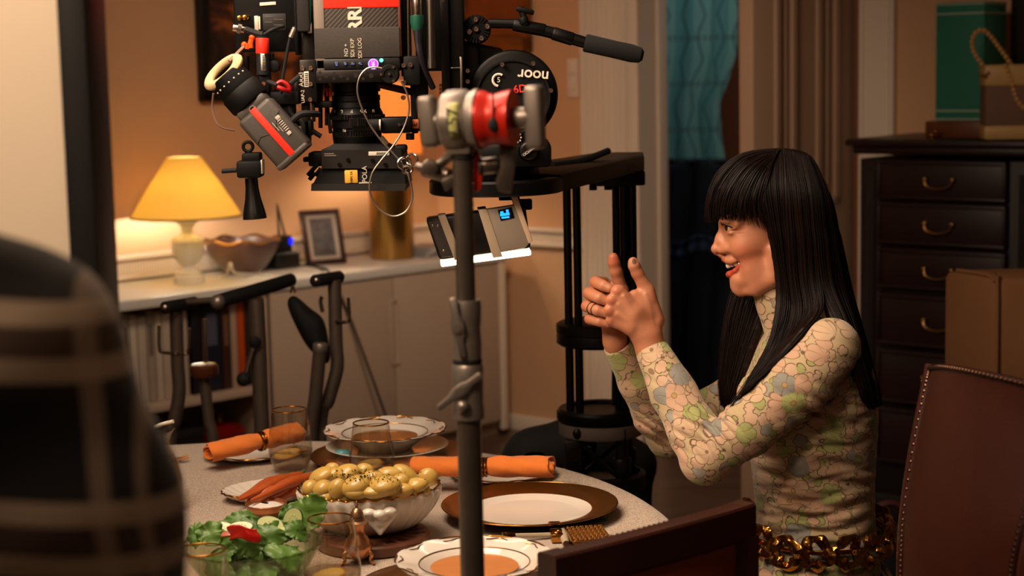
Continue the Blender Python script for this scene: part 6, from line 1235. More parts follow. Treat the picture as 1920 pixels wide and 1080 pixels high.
def crease(V, pts, wd, amp, side_min=14):
    P2 = np.array([[(H_(x, y) @ rgt), H_(x, y)[2]] for x, y in spline(np.array(pts, float), 8)]); v2 = np.stack([V @ rgt, V[:, 2]], 1); d = np.full(len(V), 9.)
    for i in range(len(P2)-1):
        a, b = P2[i], P2[i+1]; ab = b-a; t_ = np.clip(((v2-a) @ ab)/(ab @ ab), 0, 1); d = np.minimum(d, np.linalg.norm(v2-a-ab*t_[:, None], axis=1))
    l_ = (V-H_(1400, 480)) @ lat; w_ = np.exp(-(d/(wd*PX))**2)*(np.abs(l_) > side_min*PX)*amp*PX; return V-lat[None]*(np.sign(l_)*w_)[:, None]
Vh = crease(Vh, [(1365, 473), (1374, 478), (1383, 487), (1391, 499)], 2.6, 1.5); Vh = crease(Vh, [(1392, 476), (1399, 485), (1402, 495)], 2.2, .7); Vh = crease(Vh, [(1377, 428), (1388, 427), (1398, 424)], 1.4, .5); Vh = crease(Vh, [(1374, 433), (1384, 434), (1394, 432)], 1.6, .5); Vh = crease(Vh, [(1358, 436), (1366, 439), (1376, 437)], 1.8, .6)
def dchain(V, pts, rs):
    d = np.full(len(V), 9.)
    for i in range(len(pts)-1):
        a, b = pts[i], pts[i+1]; ab = b-a; t_ = np.clip(((V-a) @ ab)/(ab @ ab), 0, 1); d = np.minimum(d, np.linalg.norm(V-a-ab*t_[:, None], axis=1)-(rs[i]+(rs[i+1]-rs[i])*t_))
    return d
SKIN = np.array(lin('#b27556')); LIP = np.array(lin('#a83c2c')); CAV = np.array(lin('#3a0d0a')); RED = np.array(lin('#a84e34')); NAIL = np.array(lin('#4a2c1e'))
def blend(T, wgt, c): return T*(1-wgt[:, None])+c*wgt[:, None]
sst = lambda x, a, b: np.clip((x-a)/(b-a), 0, 1)
T = np.tile(SKIN, (len(Vh), 1))
for s in (-1, 1): T = blend(T, .55*np.exp(-((np.linalg.norm(Vh-H_(1395, 478, 55*s), axis=1)/(24*PX))**2)), RED)
T = blend(T, .35*np.exp(-((np.linalg.norm(Vh-H_(1340, 468, 0), axis=1)/(12*PX))**2)), RED)
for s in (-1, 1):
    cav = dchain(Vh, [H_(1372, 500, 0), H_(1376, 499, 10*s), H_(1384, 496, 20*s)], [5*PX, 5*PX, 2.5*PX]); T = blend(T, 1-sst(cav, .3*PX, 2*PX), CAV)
for s in (-1, 1):
    for L_, rs in ((up_l, [3.6, 3.8, 3.2, 2.2]), (lo_l, [6.2, 6.0, 4.8, 2.2])): T = blend(T, 1-sst(dchain(Vh, [H_(x, y, a*s) for x, y, a in L_], [r*PX for r in rs]), .2*PX, 1.6*PX), LIP)
# ---- hands
def hand(lo, hi, build, h=.0012):
    global S
    S = SDF(lo, hi, h); build(); return S.mesh()
hb = [Q(x, y, d) for x in (1080, 1275) for y in (455, 720) for d in (-.10, .10)]; lo, hi = np.min(hb, 0), np.max(hb, 0)
def M(pts, rs, k=3, op='u'): S.chain([Q(*q) for q in pts], [r*PX for r in rs], k*PX, op)
fing_far = [[(1132, 530, .046), (1117, 529, .012), (1132, 536, -.020), (1143, 541, -.026)], [(1120, 549, .046), (1105, 550, .010), (1124, 559, -.020), (1141, 566, -.022)], [(1116, 572, .046), (1101, 574, .010), (1121, 582, -.018), (1139, 588, -.020)], [(1121, 594, .042), (1106, 598, .011), (1124, 603, -.014), (1140, 607, -.016)]]
def farhand():
    for f_, r in zip(fing_far, ([12, 11.5, 10.5, 8.5], [12.5, 12, 11, 9], [12, 11.5, 10.5, 9], [11, 10.5, 9.5, 8])): M(f_, r, 1.6)
    S.ell(Q(1146, 570, .045), p(30, 16, 44), 8*PX, 'u', AXW); M([(1148, 600, .04), (1153, 640, .032), (1163, 672, .042)], [23, 21, 20.5], 12)
    M([(1166, 575, .040), (1165, 545, .034), (1155, 508, .024), (1151, 492, .021), (1150, 483, .020)], [17, 13, 10.8, 10.2, 9.2], 7)
def nearhand():
    mc = [(1160, 548, -.030), (1150, 564, -.033), (1146, 583, -.033), (1149, 602, -.029)]
    for q, r in zip(mc, (14, 12.5, 12.5, 11.5)): M([(1212, 632, -.024), ((1212+q[0])/2+4, (632+q[1])/2-4, -.033), q], [20, 15, r], 8)
    for q, r in zip(mc, (12.5, 11.5, 11.5, 10.5)):
        x, y, d = q; M([(x-1, y-1, d), (x-11, y-4, .0), (x+4, y, .030)], [r, r*.85, r*.75], 3)
        S.ell(Q(x-4, y-2, d-.004), (r*.75*PX), 6*PX, 'u')
    M([(1229, 600, -.016), (1213, 545, -.012), (1195, 512, -.016), (1189, 498, -.018), (1187, 491, -.018)], [17, 14, 10.8, 10.4, 9], 6)
    M([(1190, 555, -.020), (1212, 560, -.016)], [12, 14], 10); S.ell(Q(1196, 592, -.024), p(30, 17, 34), 10*PX, 'u', AXW)
    M([(1214, 630, -.022), (1222, 662, -.026), (1240, 710, -.045)], [28, 26, 32], 14)
    # tendon ridges over the back of the hand
    for x, y in ((1162, 552), (1152, 568), (1150, 585)): M([(1205, 618, -.0415), (x+8, y+4, -.0425)], [2.4, 2.2], 7)
    M([(1223, 612, -.034), (1211, 552, -.026)], [2.2, 2], 6)
V1, F1 = hand(lo, hi, farhand); V2, F2 = hand(lo, hi, nearhand)
def htint(V, tips, pads):
    T = np.tile(SKIN, (len(V), 1))
    for q, r, c, wt in pads: T = blend(T, wt*np.exp(-((np.linalg.norm(V-Q(*q), axis=1)/(r*PX))**2)), c)
    for q, r in tips: T = blend(T, .85*(1-sst(np.linalg.norm((V-Q(*q)) @ np.array(AXW).T/np.array(r)/PX, axis=1), .85, 1.05)), NAIL)
    return T
T1 = htint(V1, [], [((1150, 487, .012), 16, RED*.9, .8)]+[((f_[1][0]-6, f_[1][1], f_[1][2]), 12, RED, .6) for f_ in fing_far]); T2 = htint(V2, [((1189, 489, -.027), (5.5, 5, 7.5))], [((1190, 515, -.022), 12, RED, .4)]+[((x, y, -.045), 9, RED, .5) for x, y in ((1156, 544), (1146, 562), (1142, 582), (1145, 601))])
o1, o2 = len(Vh), len(Vh)+len(V1)
def m_skin():
    m = mat('skin', '#b27556', .48, var=0, sss=.05); t = NT(m); a = t.new('ShaderNodeVertexColor', layer_name='tint'); tc = t.new('ShaderNodeTexCoord'); n = t.new('ShaderNodeTexNoise', i_Scale=60., i_Detail=5.); t.l(tc.outputs['Object'], n.inputs[0])
    mx = t.new('ShaderNodeMix', data_type='RGBA', blend_type='MULTIPLY'); mx.inputs[0].default_value = .25; t.l(a.outputs[0], mx.inputs[6]); t.l(n.outputs['Color'], mx.inputs[7])
    hs_ = t.new('ShaderNodeHueSaturation'); hs_.inputs['Value'].default_value = 1.12; t.l(mx.outputs[2], hs_.inputs['Color']); t.l(a.outputs[0], t.b.inputs['Base Color'])
    n2 = t.new('ShaderNodeTexNoise', i_Scale=420., i_Detail=2.); t.l(tc.outputs['Object'], n2.inputs[0]); bp = t.new('ShaderNodeBump', i_Strength=.12, i_Distance=.0006); t.l(n2.outputs[0], bp.inputs['Height']); t.l(bp.outputs[0], t.b.inputs['Normal']); return m
body = mesh_obj('body', np.concatenate([Vh, V1, V2]), np.concatenate([Fh, F1+o1, F2+o2]), m_skin(), wo, np.concatenate([T, T1, T2]))
# eyes, lashes, teeth, tongue
for s in (-1, 1):
    c = H_(1371, 426, 31*s); e = MB().sph(c, 12.2*PX, 28).build('eye', mat('eye_white', '#c9b8a8', .15, var=0, coat=.5), wo, smooth=180)
    g = nv(-rgt*.84+lat*s*.48-ZU*.08); MB().rev(c+g*11.2*PX, g, [(6.2*PX, -.7*PX), (4.5*PX, .7*PX), (0, 1.4*PX)], 24).build('iris', mat('dark_iris', '#1c0e08', .08, var=0, coat=1.), e, smooth=180)
    mb = MB(); lid = spline([H_(1360, 422.5, 18*s), H_(1356.5, 420.5, 28*s), H_(1361.5, 421.5, 41*s), H_(1377, 427.5, 52*s)], 9)
    mb.tube(lid, [1.2*PX, 1.5*PX, 1.5*PX, 1.2*PX, .7*PX], 6)
    for i in range(3, len(lid)-2, 1): mb.tube([lid[i], lid[i]-rgt*3*PX+lat*s*2*PX*(i/len(lid))-ZU*.5*PX, lid[i]-rgt*5.5*PX+lat*s*6*PX*(i/len(lid))+ZU*1.*PX], [.7*PX, .5*PX, .2*PX], 5)
    mb.build('eyelashes', mat('lash_black', '#0a0605', .6), wo)
mb = MB()
for k in range(-4, 5):
    a = abs(k)/4; x = 1362.5+23*a**1.6; mb.sph(H_(x+3, 496.8-2.8*a, 27*k/4), p(4.8, 3.1-.4*a, 6.6-2.*a), 16, AXW)
mb.build('teeth', mat('tooth_enamel', '#e0d0bc', .2, var=.03, coat=.4), wo)
S = SDF(H_(1362, 520, -25)-.01, H_(1400, 498, 25)+.01, .0015); S.ell(H_(1386, 507, 0), p(14, 16, 4), 0, 'u', AXW); V, F_ = S.mesh(); mesh_obj('tongue', V, F_, mat('tongue_pink', '#8a3a30', .35), wo)
# ---- hair
hg = {}
A_ = [[(1444, 290, -36), (1430, 345, -72), (1440, 405, -80), (1455, 480, -78), (1462, 560, -84), (1448, 640, -124), (1408, 712, -158), (1368, 772, -185)],
      [(1468, 284, -30), (1472, 345, -80), (1477, 430, -87), (1482, 520, -86), (1490, 590, -104), (1467, 648, -140), (1424, 706, -164), (1378, 760, -188)],
      [(1484, 285, -30), (1496, 348, -82), (1503, 430, -90), (1510, 520, -92), (1517, 590, -118), (1486, 638, -156), (1440, 692, -174), (1386, 745, -190)],
      [(1496, 288, -29), (1516, 352, -78), (1524, 433, -87), (1531, 522, -92), (1536, 580, -125), (1508, 620, -164), (1456, 680, -182), (1396, 735, -190)]]
B_ = [[(1498, 288, -28), (1518, 354, -77), (1527, 438, -86), (1536, 528, -92), (1560, 590, -124), (1592, 655, -172), (1612, 720, -182), (1618, 752, -178)],
      [(1508, 292, -24), (1532, 360, -68), (1543, 442, -76), (1553, 530, -84), (1580, 600, -118), (1606, 668, -160), (1624, 728, -172), (1630, 764, -168)],
      [(1516, 298, -14), (1546, 368, -48), (1560, 450, -56), (1577, 540, -62), (1602, 620, -86), (1620, 690, -112), (1634, 748, -116), (1638, 766, -114)],
      [(1520, 304, 0), (1552, 378, -8), (1569, 460, -8), (1586, 540, -8), (1610, 628, -8), (1630, 706, -18), (1641, 748, -20), (1642, 762, -20)],
      [(1514, 298, 14), (1546, 368, 48), (1562, 450, 52), (1582, 540, 50), (1604, 622, 50), (1622, 692, 50), (1634, 745, 40), (1636, 760, 40)],
      [(1500, 290, 28), (1524, 356, 74), (1532, 440, 80), (1540, 530, 78), (1560, 610, 80), (1580, 690, 90), (1590, 740, 90), (1592, 755, 90)]]
C_ = [[(1428, 304, 40), (1412, 390, 76), (1402, 490, 78), (1378, 560, 62), (1363, 640, 56), (1357, 715, 52), (1360, 766, 50)],
      [(1446, 294, 40), (1440, 390, 82), (1430, 490, 82), (1408, 575, 62), (1388, 650, 52), (1374, 718, 46), (1366, 770, 46)],
      [(1470, 288, 36), (1468, 380, 84), (1460, 490, 82), (1436, 580, 62), (1410, 655, 50), (1390, 720, 42), (1374, 764, 42)]]
D_ = [[(1472, 286, 0), (1402, 293, 0), (1358, 324, 0), (1336, 370, 0), (1331, 421, 0)],
      [(1470, 286, -18), (1402, 298, -28), (1360, 333, -36), (1342, 376, -38), (1339, 419, -34)],
      [(1466, 287, -28), (1412, 310, -52), (1380, 348, -60), (1366, 385, -60), (1366, 413, -54)],
      [(1464, 289, -33), (1424, 322, -62), (1402, 362, -72), (1396, 392, -72), (1400, 414, -68)],
      [(1461, 286, -36), (1442, 332, -72), (1432, 372, -80), (1436, 402, -81), (1447, 436, -79)]]
mir = lambda g: [[(x, y, -a) for x, y, a in q] for q in g]
sets = [(A_, 520), (B_, 560), (C_, 520), (D_, 330), (mir(D_), 160)]
def gpt(g, u): # interpolate between guides of one set
    g = np.array(g, float); n = len(g); x = u*(n-1); i = min(int(x), n-2); t_ = x-i; t_ = t_*t_*(3-2*t_); return g[i]*(1-t_)+g[i+1]*t_
hb = [H_(x, y, a) for x in (1310, 1665) for y in (255, 790) for a in (-200, 110)]
S = SDF(np.min(hb, 0), np.max(hb, 0), .0024)
S.ell(H_(1453, 372, 0), p(98, 77, 93), 0, 'u', AXW)
Fz = S.F; gx, gy, gz = np.meshgrid(*S.ax, indexing='ij')
xf = H_(1449, 430, 0)[0]; zf_ = H_(1400, 404, 0)[2]; cut = np.maximum(gx-xf-(gy-YW)*.147, gz-zf_); S.F = np.maximum(S.F, -cut).astype(np.float32)
for g, n in sets:
    for u in np.linspace(0, 1, 3*(len(g)-1)+1):
        P = [H_(*q) for q in spline(gpt(g, u), 2)]; P = P[:-1] if g[0][0][0] == 1472 else P; R_ = np.interp(np.linspace(0, 1, len(P)), [0, .15, .8, 1], [5, 7.5, 7, 3.])*PX
        S.chain(P, R_, 4*PX)
V, F_ = S.mesh()
m = mat('dark_brown_hair', '#120806', .5, var=0, spec=.22, aniso=.5); t = NT(m); tc = t.new('ShaderNodeTexCoord'); mp = t.new('ShaderNodeMapping'); mp.inputs['Scale'].default_value = (220, 220, 8); n = t.new('ShaderNodeTexNoise', i_Scale=1., i_Detail=3.); t.l(tc.outputs['Object'], mp.inputs[0]); t.l(mp.outputs[0], n.inputs[0]); t.l(t.mix(n.outputs[0], lin('#040201'), lin('#1d0e0a')), t.b.inputs['Base Color']); bp = t.new('ShaderNodeBump', i_Strength=.25, i_Distance=.001); t.l(n.outputs[0], bp.inputs['Height']); t.l(bp.outputs[0], t.b.inputs['Normal'])
hair = mesh_obj('hair', V, F_, m, wo)
rg = np.random.RandomState(11); mb = MB()
for g, n in sets:
    for k in range(n):
        u = rg.rand(); P = spline(gpt(g, u), 5); P = np.array(P); L = len(P); s_ = np.linspace(0, 1, L); ja = rg.normal(0, 1, 3)*[2.2, 1.2, 2.2]; wv_ = rg.uniform(0, 6.28)
        ctr = np.array([1455, 372, 0.]); off = P-ctr; off[:, 1] *= (P[:, 1] < 430); nn = off/np.maximum(np.linalg.norm(off, axis=1), 20)[:, None]
        P = P+ja*np.minimum(1, s_*3)[:, None]+nn*(4+rg.uniform(1, 5))+np.stack([np.sin(s_*7+wv_)*1.6*s_, 0*s_, -np.abs(np.sin(s_*5+wv_))*2], 1)
        if g is C_: P[:, 2] += rg.uniform(-13, 4)*np.minimum(1, s_*2.5)
        P[:, 2] += np.sign(P[:, 2])*2.; P[0, 1] += 2.
        cutl = rg.uniform(.93, 1.0); P = P[:max(4, int(L*cutl))]
        mb.tube([H_(*q) for q in P], [.45*PX]+[.75*PX]*3+[.25*PX], 4)
mb.build('hair_strands', m, hair, smooth=180, recalc=False)
er = MB(); er.tube([H_(1460+3*math.cos(a), 490+15*math.sin(a), -80+2*math.sin(a)) for a in np.linspace(0, 6.28, 24, endpoint=False)], 1.0*PX, 6, closed=True); lab(er.build('earring', M_cgold, wo), 'thin gold hoop earring')
# ---- blouse
zz = lambda py, px=1525: Q(px, py)[2]
S = SDF(np.min([Q(x, y, d) for x in (1120, 1665) for y in (535, 1100) for d in (-.24, .23)], 0), np.max([Q(x, y, d) for x in (1120, 1665) for y in (535, 1100) for d in (-.24, .23)], 0), .0026)
lev = [(1110, 1388, 1654, .172), (1075, 1396, 1650, .168), (1030, 1408, 1645, .155), (980, 1415, 1640, .138), (920, 1413, 1638, .130), (860, 1405, 1640, .134), (790, 1388, 1643, .148), (730, 1392, 1641, .158), (680, 1412, 1628, .160), (640, 1430, 1606, .135), (615, 1445, 1572, .095), (596, 1455, 1540, .06)]
zs = [zz(l[0]) for l in lev]; cx_ = [(Q(l[1], l[0])[0]+Q(l[2], l[0])[0])/2 for l in lev]; rx_ = [(l[2]-l[1])/2*PX for l in lev]; ry_ = [l[3] for l in lev]
S.loft(zs, cx_, [YW]*len(lev), rx_, ry_, 0, 2.25)
def B(pts, rs, k=10, op='u'): S.chain([Q(*q) for q in pts], [r*PX for r in rs], k*PX, op)
for s in (-1, 1): S.ell(Q(1425, 745, .07*s), p(44, 58, 50), 22*PX, 'u', AXW)
B([(1458, 540, 0), (1466, 565, 0), (1490, 625, 0)], [48, 48, 56], 8)
B([(1558, 652, -.150), (1500, 720, -.168), (1405, 800, -.168), (1322, 862, -.150)], [54, 56, 50, 44], 16); B([(1322, 862, -.150), (1302, 810, -.125), (1262, 735, -.075), (1226, 664, -.028)], [43, 46, 42, 33], 14)
B([(1530, 660, .150), (1420, 720, .165), (1330, 775, .160), (1252, 822, .130)], [52, 52, 46, 38], 16); B([(1252, 822, .130), (1228, 780, .105), (1196, 715, .070), (1160, 650, .034)], [38, 41, 37, 29], 14)
# openings
d1 = nv(Q(1226, 664, -.028)-Q(1262, 735, -.075)); c = Q(1226, 662, -.028); S.cone(c+d1*.036, c+d1*.09, .040, .040, 0, 's'); S.cone(c-d1*.03, c+d1*.09, 28*PX, 28.5*PX, 0, 's')
d2 = nv(Q(1160, 650, .034)-Q(1196, 715, .07)); c = Q(1158, 648, .034); S.cone(c+d2*.034, c+d2*.09, .038, .038, 0, 's'); S.cone(c-d2*.03, c+d2*.09, 24*PX, 24.5*PX, 0, 's')
S.cone(Q(1455, 530, 0), Q(1470, 575, 0), 43.2*PX, 44.5*PX, 0, 's'); S.cone(Q(1440, 500, 0), Q(1446, 506, 0), 48*PX, 48*PX, 0, 's')
# folds of the cloth
X, Y, Z = np.meshgrid(*S.ax, indexing='ij'); band = np.abs(S.F) < .012
def fld(c, r, ph, lam, dirv, amp):
    q = ((X-c[0])**2+(Y-c[1])**2+(Z-c[2])**2)/r**2; s_ = (X-c[0])*dirv[0]+(Y-c[1])*dirv[1]+(Z-c[2])*dirv[2]; w_ = .5+.5*np.sin(s_*2*math.pi/lam+ph+.9*np.sin((X+Z)*38+Y*21))
    S.F[...] += np.where(band, 1.5*amp*np.exp(-q*1.2)*(w_**2-.3), 0).astype(np.float32)
fld(Q(1345, 815, -.18), .055, .3, .016, nv(np.array([.75, 0, .6])), .0048); fld(Q(1300, 800, -.16), .05, 1.3, .020, nv(np.array([.35, 0, .9])), .0035); fld(Q(1235, 800, .08), .045, .5, .015, nv(np.array([.5, .2, .8])), .0050)
fld(Q(1570, 760, -.15), .07, .2, .026, nv(np.array([.35, 0, .9])), .0040); fld(Q(1470, 770, -.2), .07, 1., .030, nv(np.array([.8, 0, .5])), .0026); fld(Q(1255, 700, -.08), .05, 0., .03, nv(np.array([.4, 0, .9])), .0022)
for py, am, lm in ((900, .0034, .034), (985, .0040, .028), (840, .0030, .036), (1020, .0026, .022), (750, .0024, .03)): fld(Q(1530, py, -.13), .115, py*.1, lm, nv(np.array([.18*math.sin(py), .1, 1])), am)
V, F_ = S.mesh()
def m_floral():
    m = mat('floral_jersey', '#b9a57c', .8, var=0, sheen=.15); t = NT(m); tc = t.new('ShaderNodeTexCoord'); ob = tc.outputs['Object']
    def vec(op, a, b):
        x = t.new('ShaderNodeVectorMath', operation=op)
        t.l(a, x.inputs[0])
        if isinstance(b, tuple): x.inputs[1].default_value = b
        elif b is not None: t.l(b, x.inputs[1])
        return x
    wn = t.new('ShaderNodeTexNoise', i_Scale=14.); t.l(ob, wn.inputs[0]); wob = vec('SCALE', vec('SUBTRACT', wn.outputs['Color'], (.5, .5, .5)).outputs[0], None); wob.inputs['Scale'].default_value = .010
    src = vec('MULTIPLY', vec('ADD', ob, wob.outputs[0]).outputs[0], (1, .6, 1)).outputs[0]
    def layer(scale, petals, r0, r1, rnd=.75):
        v = t.new('ShaderNodeTexVoronoi', i_Scale=scale); v.inputs['Randomness'].default_value = rnd; t.l(src, v.inputs['Vector'])
        d = vec('SUBTRACT', src, v.outputs['Position']); sp = t.new('ShaderNodeSeparateXYZ'); t.l(d.outputs[0], sp.inputs[0])
        sc = t.new('ShaderNodeSeparateColor'); t.l(v.outputs['Color'], sc.inputs[0])
        a = t.math('ADD', t.math('ARCTAN2', sp.outputs[2], t.math('ADD', sp.outputs[0], sp.outputs[1])), t.math('MULTIPLY', sc.outputs[1], 6.28))
        ln_ = vec('LENGTH', d.outputs[0], None); r = t.math('MULTIPLY', ln_.outputs['Value'], scale)
        pt = t.math('ABSOLUTE', t.math('SINE', t.math('MULTIPLY', a, petals/2))); rp = t.math('MULTIPLY_ADD', t.math('POWER', pt, .5), r1, r0)
        return r, rp, pt, sc
    r, rp, pt, sc = layer(26., 7, .43, .12)
    LINE = lin('#634832')
    base = t.mix(.5, lin('#a8986f'), lin('#b0977a'))
    # small background leaves and blossoms
    r2, rp2, pt2, sc2 = layer(46., 5, .40, .14)
    lc = t.mix(t.math('GREATER_THAN', sc2.outputs[0], .30), lin('#8f9358'), lin('#b5967a')); lc = t.mix(t.math('GREATER_THAN', sc2.outputs[0], .82), lc, lin('#8c877c')); c = t.mix(t.math('LESS_THAN', r2, rp2), base, lc); c = t.mix(t.math('LESS_THAN', t.math('ABSOLUTE', t.math('SUBTRACT', r2, rp2)), .032), c, LINE)
    g1 = t.math('GREATER_THAN', sc.outputs[0], .19); g2 = t.math('GREATER_THAN', sc.outputs[0], .62); g3 = t.math('GREATER_THAN', sc.outputs[0], .92)
    pc_ = t.mix(g1, lin('#979a5f'), lin('#b49176')); pc_ = t.mix(g2, pc_, lin('#b89c7e')); pc_ = t.mix(g3, pc_, lin('#807e75'))
    ins = t.math('LESS_THAN', r, rp); c = t.mix(ins, c, pc_)
    out = t.math('LESS_THAN', t.math('ABSOLUTE', t.math('SUBTRACT', r, rp)), .019); div = t.math('MULTIPLY', t.math('MULTIPLY', t.math('LESS_THAN', pt, .10), ins), t.math('GREATER_THAN', r, .12))
    cen = t.math('LESS_THAN', r, .12); c = t.mix(cen, c, lin('#a08251')); ring_ = t.math('LESS_THAN', t.math('ABSOLUTE', t.math('SUBTRACT', r, .12)), .014)
    ln2 = t.math('MULTIPLY', t.math('MAXIMUM', t.math('MAXIMUM', out, div), ring_), .75); c = t.mix(ln2, c, LINE); t.l(c, t.b.inputs['Base Color'])
    n2 = t.new('ShaderNodeTexNoise', i_Scale=900.); t.l(ob, n2.inputs[0]); bp = t.new('ShaderNodeBump', i_Strength=.15, i_Distance=.0005); t.l(n2.outputs[0], bp.inputs['Height']); t.l(bp.outputs[0], t.b.inputs['Normal']); return m
lab(mesh_obj('blouse', V, F_, m_floral(), wo), 'beige and green floral turtleneck blouse')
# finger rings
f_ = fing_far[2]; a, b_ = Q(*f_[1]), Q(*f_[2])
for t_ in (.45, .80):
    c = a+(b_-a)*t_; d = nv(b_-a); x, y, _ = frame(d); rr = (11.5-1.0*t_)*PX*1.03; MB().tube([c+(x*math.cos(q)+y*math.sin(q))*rr for q in np.linspace(0, 6.283, 36, endpoint=False)], 1.0*PX, 6, closed=True).build('finger_ring', mat('dark_silver', '#241a18', .3, .9), wo)
# ---- belt of crumpled gold links
zb = zz(990); bt = MB().grid(lambda u, v: np.array([np.interp(zb-.006+v*.012, sorted(zs), [x for _, x in sorted(zip(zs, cx_))])+math.cos(u*6.2832)*(.1215), YW+math.sin(u*6.2832)*.160, zb-.004+v*.008]), 90, 4, closeu=True).build('belt', M_cgold, wo, solid=.002)
xc = np.interp(zb, sorted(zs), [x for _, x in sorted(zip(zs, cx_))]); M_link = mat('crumpled_gold', '#b07a36', .18, 1., var=.15, vs=60, bump=.9, bs=70); rg2 = random.Random(9)
for k in range(16):
    a = 2*math.pi*(k+.5)/16; P = np.array([xc+math.cos(a)*.127, YW+math.sin(a)*.168, zb+.003*math.sin(k*2.3)]); tn = nv(np.array([-math.sin(a)*.127, math.cos(a)*.168, 0])); on = np.cross(tn, ZU); ph = rg2.random()*6
    def lk(u, v): 
        q = u*6.2832; b2 = v*6.2832; R_ = 1+.12*math.sin(3*q+ph)+.05*math.sin(7*q); rr = (.0085+.0025*math.sin(5*q+ph))*(1+.18*math.sin(4*b2+3*q)); return P+tn*math.cos(q)*(.0215*R_+rr*math.cos(b2))+ZU*math.sin(q)*(.0225*R_+rr*math.cos(b2))+on*(rr*.7*math.sin(b2)+.004*math.sin(2*q+ph))
    MB().grid(lk, 36, 11, closeu=True).build('belt_link', M_link, bt, smooth=28)
# ---- skirt, legs and shoes below the table edge
S = SDF((.10, 2.78, .36), (.70, 3.22, .68), .006); xh = float(xc)
for s in (-1, 1): S.chain([np.array([xh+.02, YW+.08*s, .51]), np.array([xh-.14, YW+.10*s, .50]), np.array([xh-.25, YW+.09*s, .495])], [.100, .082, .066], .03)
S.ell((xh+.02, YW, .54), (.130, .168, .125), .05); V, F_ = S.mesh()
ms = mat('pale_print_skirt', '#b99a86', .8, var=0); t = NT(ms); tc = t.new('ShaderNodeTexCoord'); v = t.new('ShaderNodeTexVoronoi', i_Scale=60.); t.l(tc.outputs['Object'], v.inputs['Vector']); cr = t.new('ShaderNodeValToRGB'); cr.color_ramp.interpolation = 'CONSTANT'; cr.color_ramp.elements[0].color = lin('#c2a08e'); cr.color_ramp.elements[1].position = .62; cr.color_ramp.elements[1].color = lin('#3a4668'); e_ = cr.color_ramp.elements.new(.45); e_.color = lin('#cdbba8'); sc = t.new('ShaderNodeSeparateColor'); t.l(v.outputs['Color'], sc.inputs[0]); t.l(sc.outputs[0], cr.inputs[0]); t.l(cr.outputs[0], t.b.inputs['Base Color'])
mesh_obj('skirt', V, F_, ms, wo)
for s in (-1, 1):
    S = SDF((xh-.40, YW+.09*s-.09, -.01), (xh-.14, YW+.09*s+.09, .60), .005); S.chain([np.array([xh-.25, YW+.09*s, .49]), np.array([xh-.235, YW+.09*s, .32]), np.array([xh-.25, YW+.09*s, .07])], [.055, .052, .034], .01); S.chain([np.array([xh-.25, YW+.09*s, .04]), np.array([xh-.35, YW+.09*s, .032])], [.036, .028], .01)
    V, F_ = S.mesh(); mesh_obj('leg', V, F_, mat('dark_tights', '#15100f', .7), wo)
st_ = thing('stool', 'upholstered stool the floral-dressed person sits on', 'stool', (xh+.02, YW, 0))
MB().cyl((xh+.02, YW, .33), (xh+.02, YW, .405), .19, bev=.015, n=40).build('seat', mat('stool_velvet', '#2a1a14', .8), st_)
for k in range(4): a = .785+k*1.571; MB().cyl((xh+.02+math.cos(a)*.15, YW+math.sin(a)*.15, .33), (xh+.02+math.cos(a)*.17, YW+math.sin(a)*.17, 0), .018, .014).build('leg', M_fw, st_)
# ================================================================ CHAIRS, DRESSER, FOREGROUND PERSON
# ---- tall dark chest of drawers on the right
dR = dB; dN = nB; AXC = [dR, -dN, ZU]
D0 = hit(1607, 262, B0+nB*.47, nB); DT = D0[2]
def PC(t, d, z): return D0*[1, 1, 0]+dR*t-dN*d+ZU*z
def dpx(px): # distance along the front for a pixel column
    h = hit(px, 400, D0, dN); return float((h-D0)[:2] @ dR[:2])
M_mah = wood('mahogany', '#140604', '#2a0d09', .45, (4, 4, 26), .08); M_mahd = wood('mahogany_dark', '#0d0403', '#1a0806', .55, (4, 4, 26), 0)
drs = thing('dresser', 'tall dark mahogany chest of drawers against the wall behind the person', 'dresser', PC(.3, .2, 0))
tL, tR = dpx(1648), dpx(1888); tE = tR+(tL-0)*1.05
mb = MB(); mb.box(PC(tE/2, .235, DT/2-.03), (tE, .43, DT-.06), AXC, .004)
for t in (tL*.5, tR+(tE-tR)*.5):
    for k in (-1, 0, 1): mb.cyl(PC(t+k*.009, .018, .12), PC(t+k*.009, .018, DT-.10), .0045, n=8)
mb.box(PC(tE/2, .225, .05), (tE+.03, .45, .10), AXC, .008); mb.build('carcass', M_mahd, drs)
mb = MB(); mb.box(PC(tE/2, .215, DT-.008), (tE+.06, .49, .022), AXC, .008); mb.box(PC(tE/2, .22, DT-.03), (tE+.03, .46, .03), AXC, .010); mb.build('top', M_mah, drs)
zr = [hit(1770, y, D0, dN)[2] for y in (301, 377, 382, 463, 469, 547, 556, 655, 663, 765, 775, 880)]
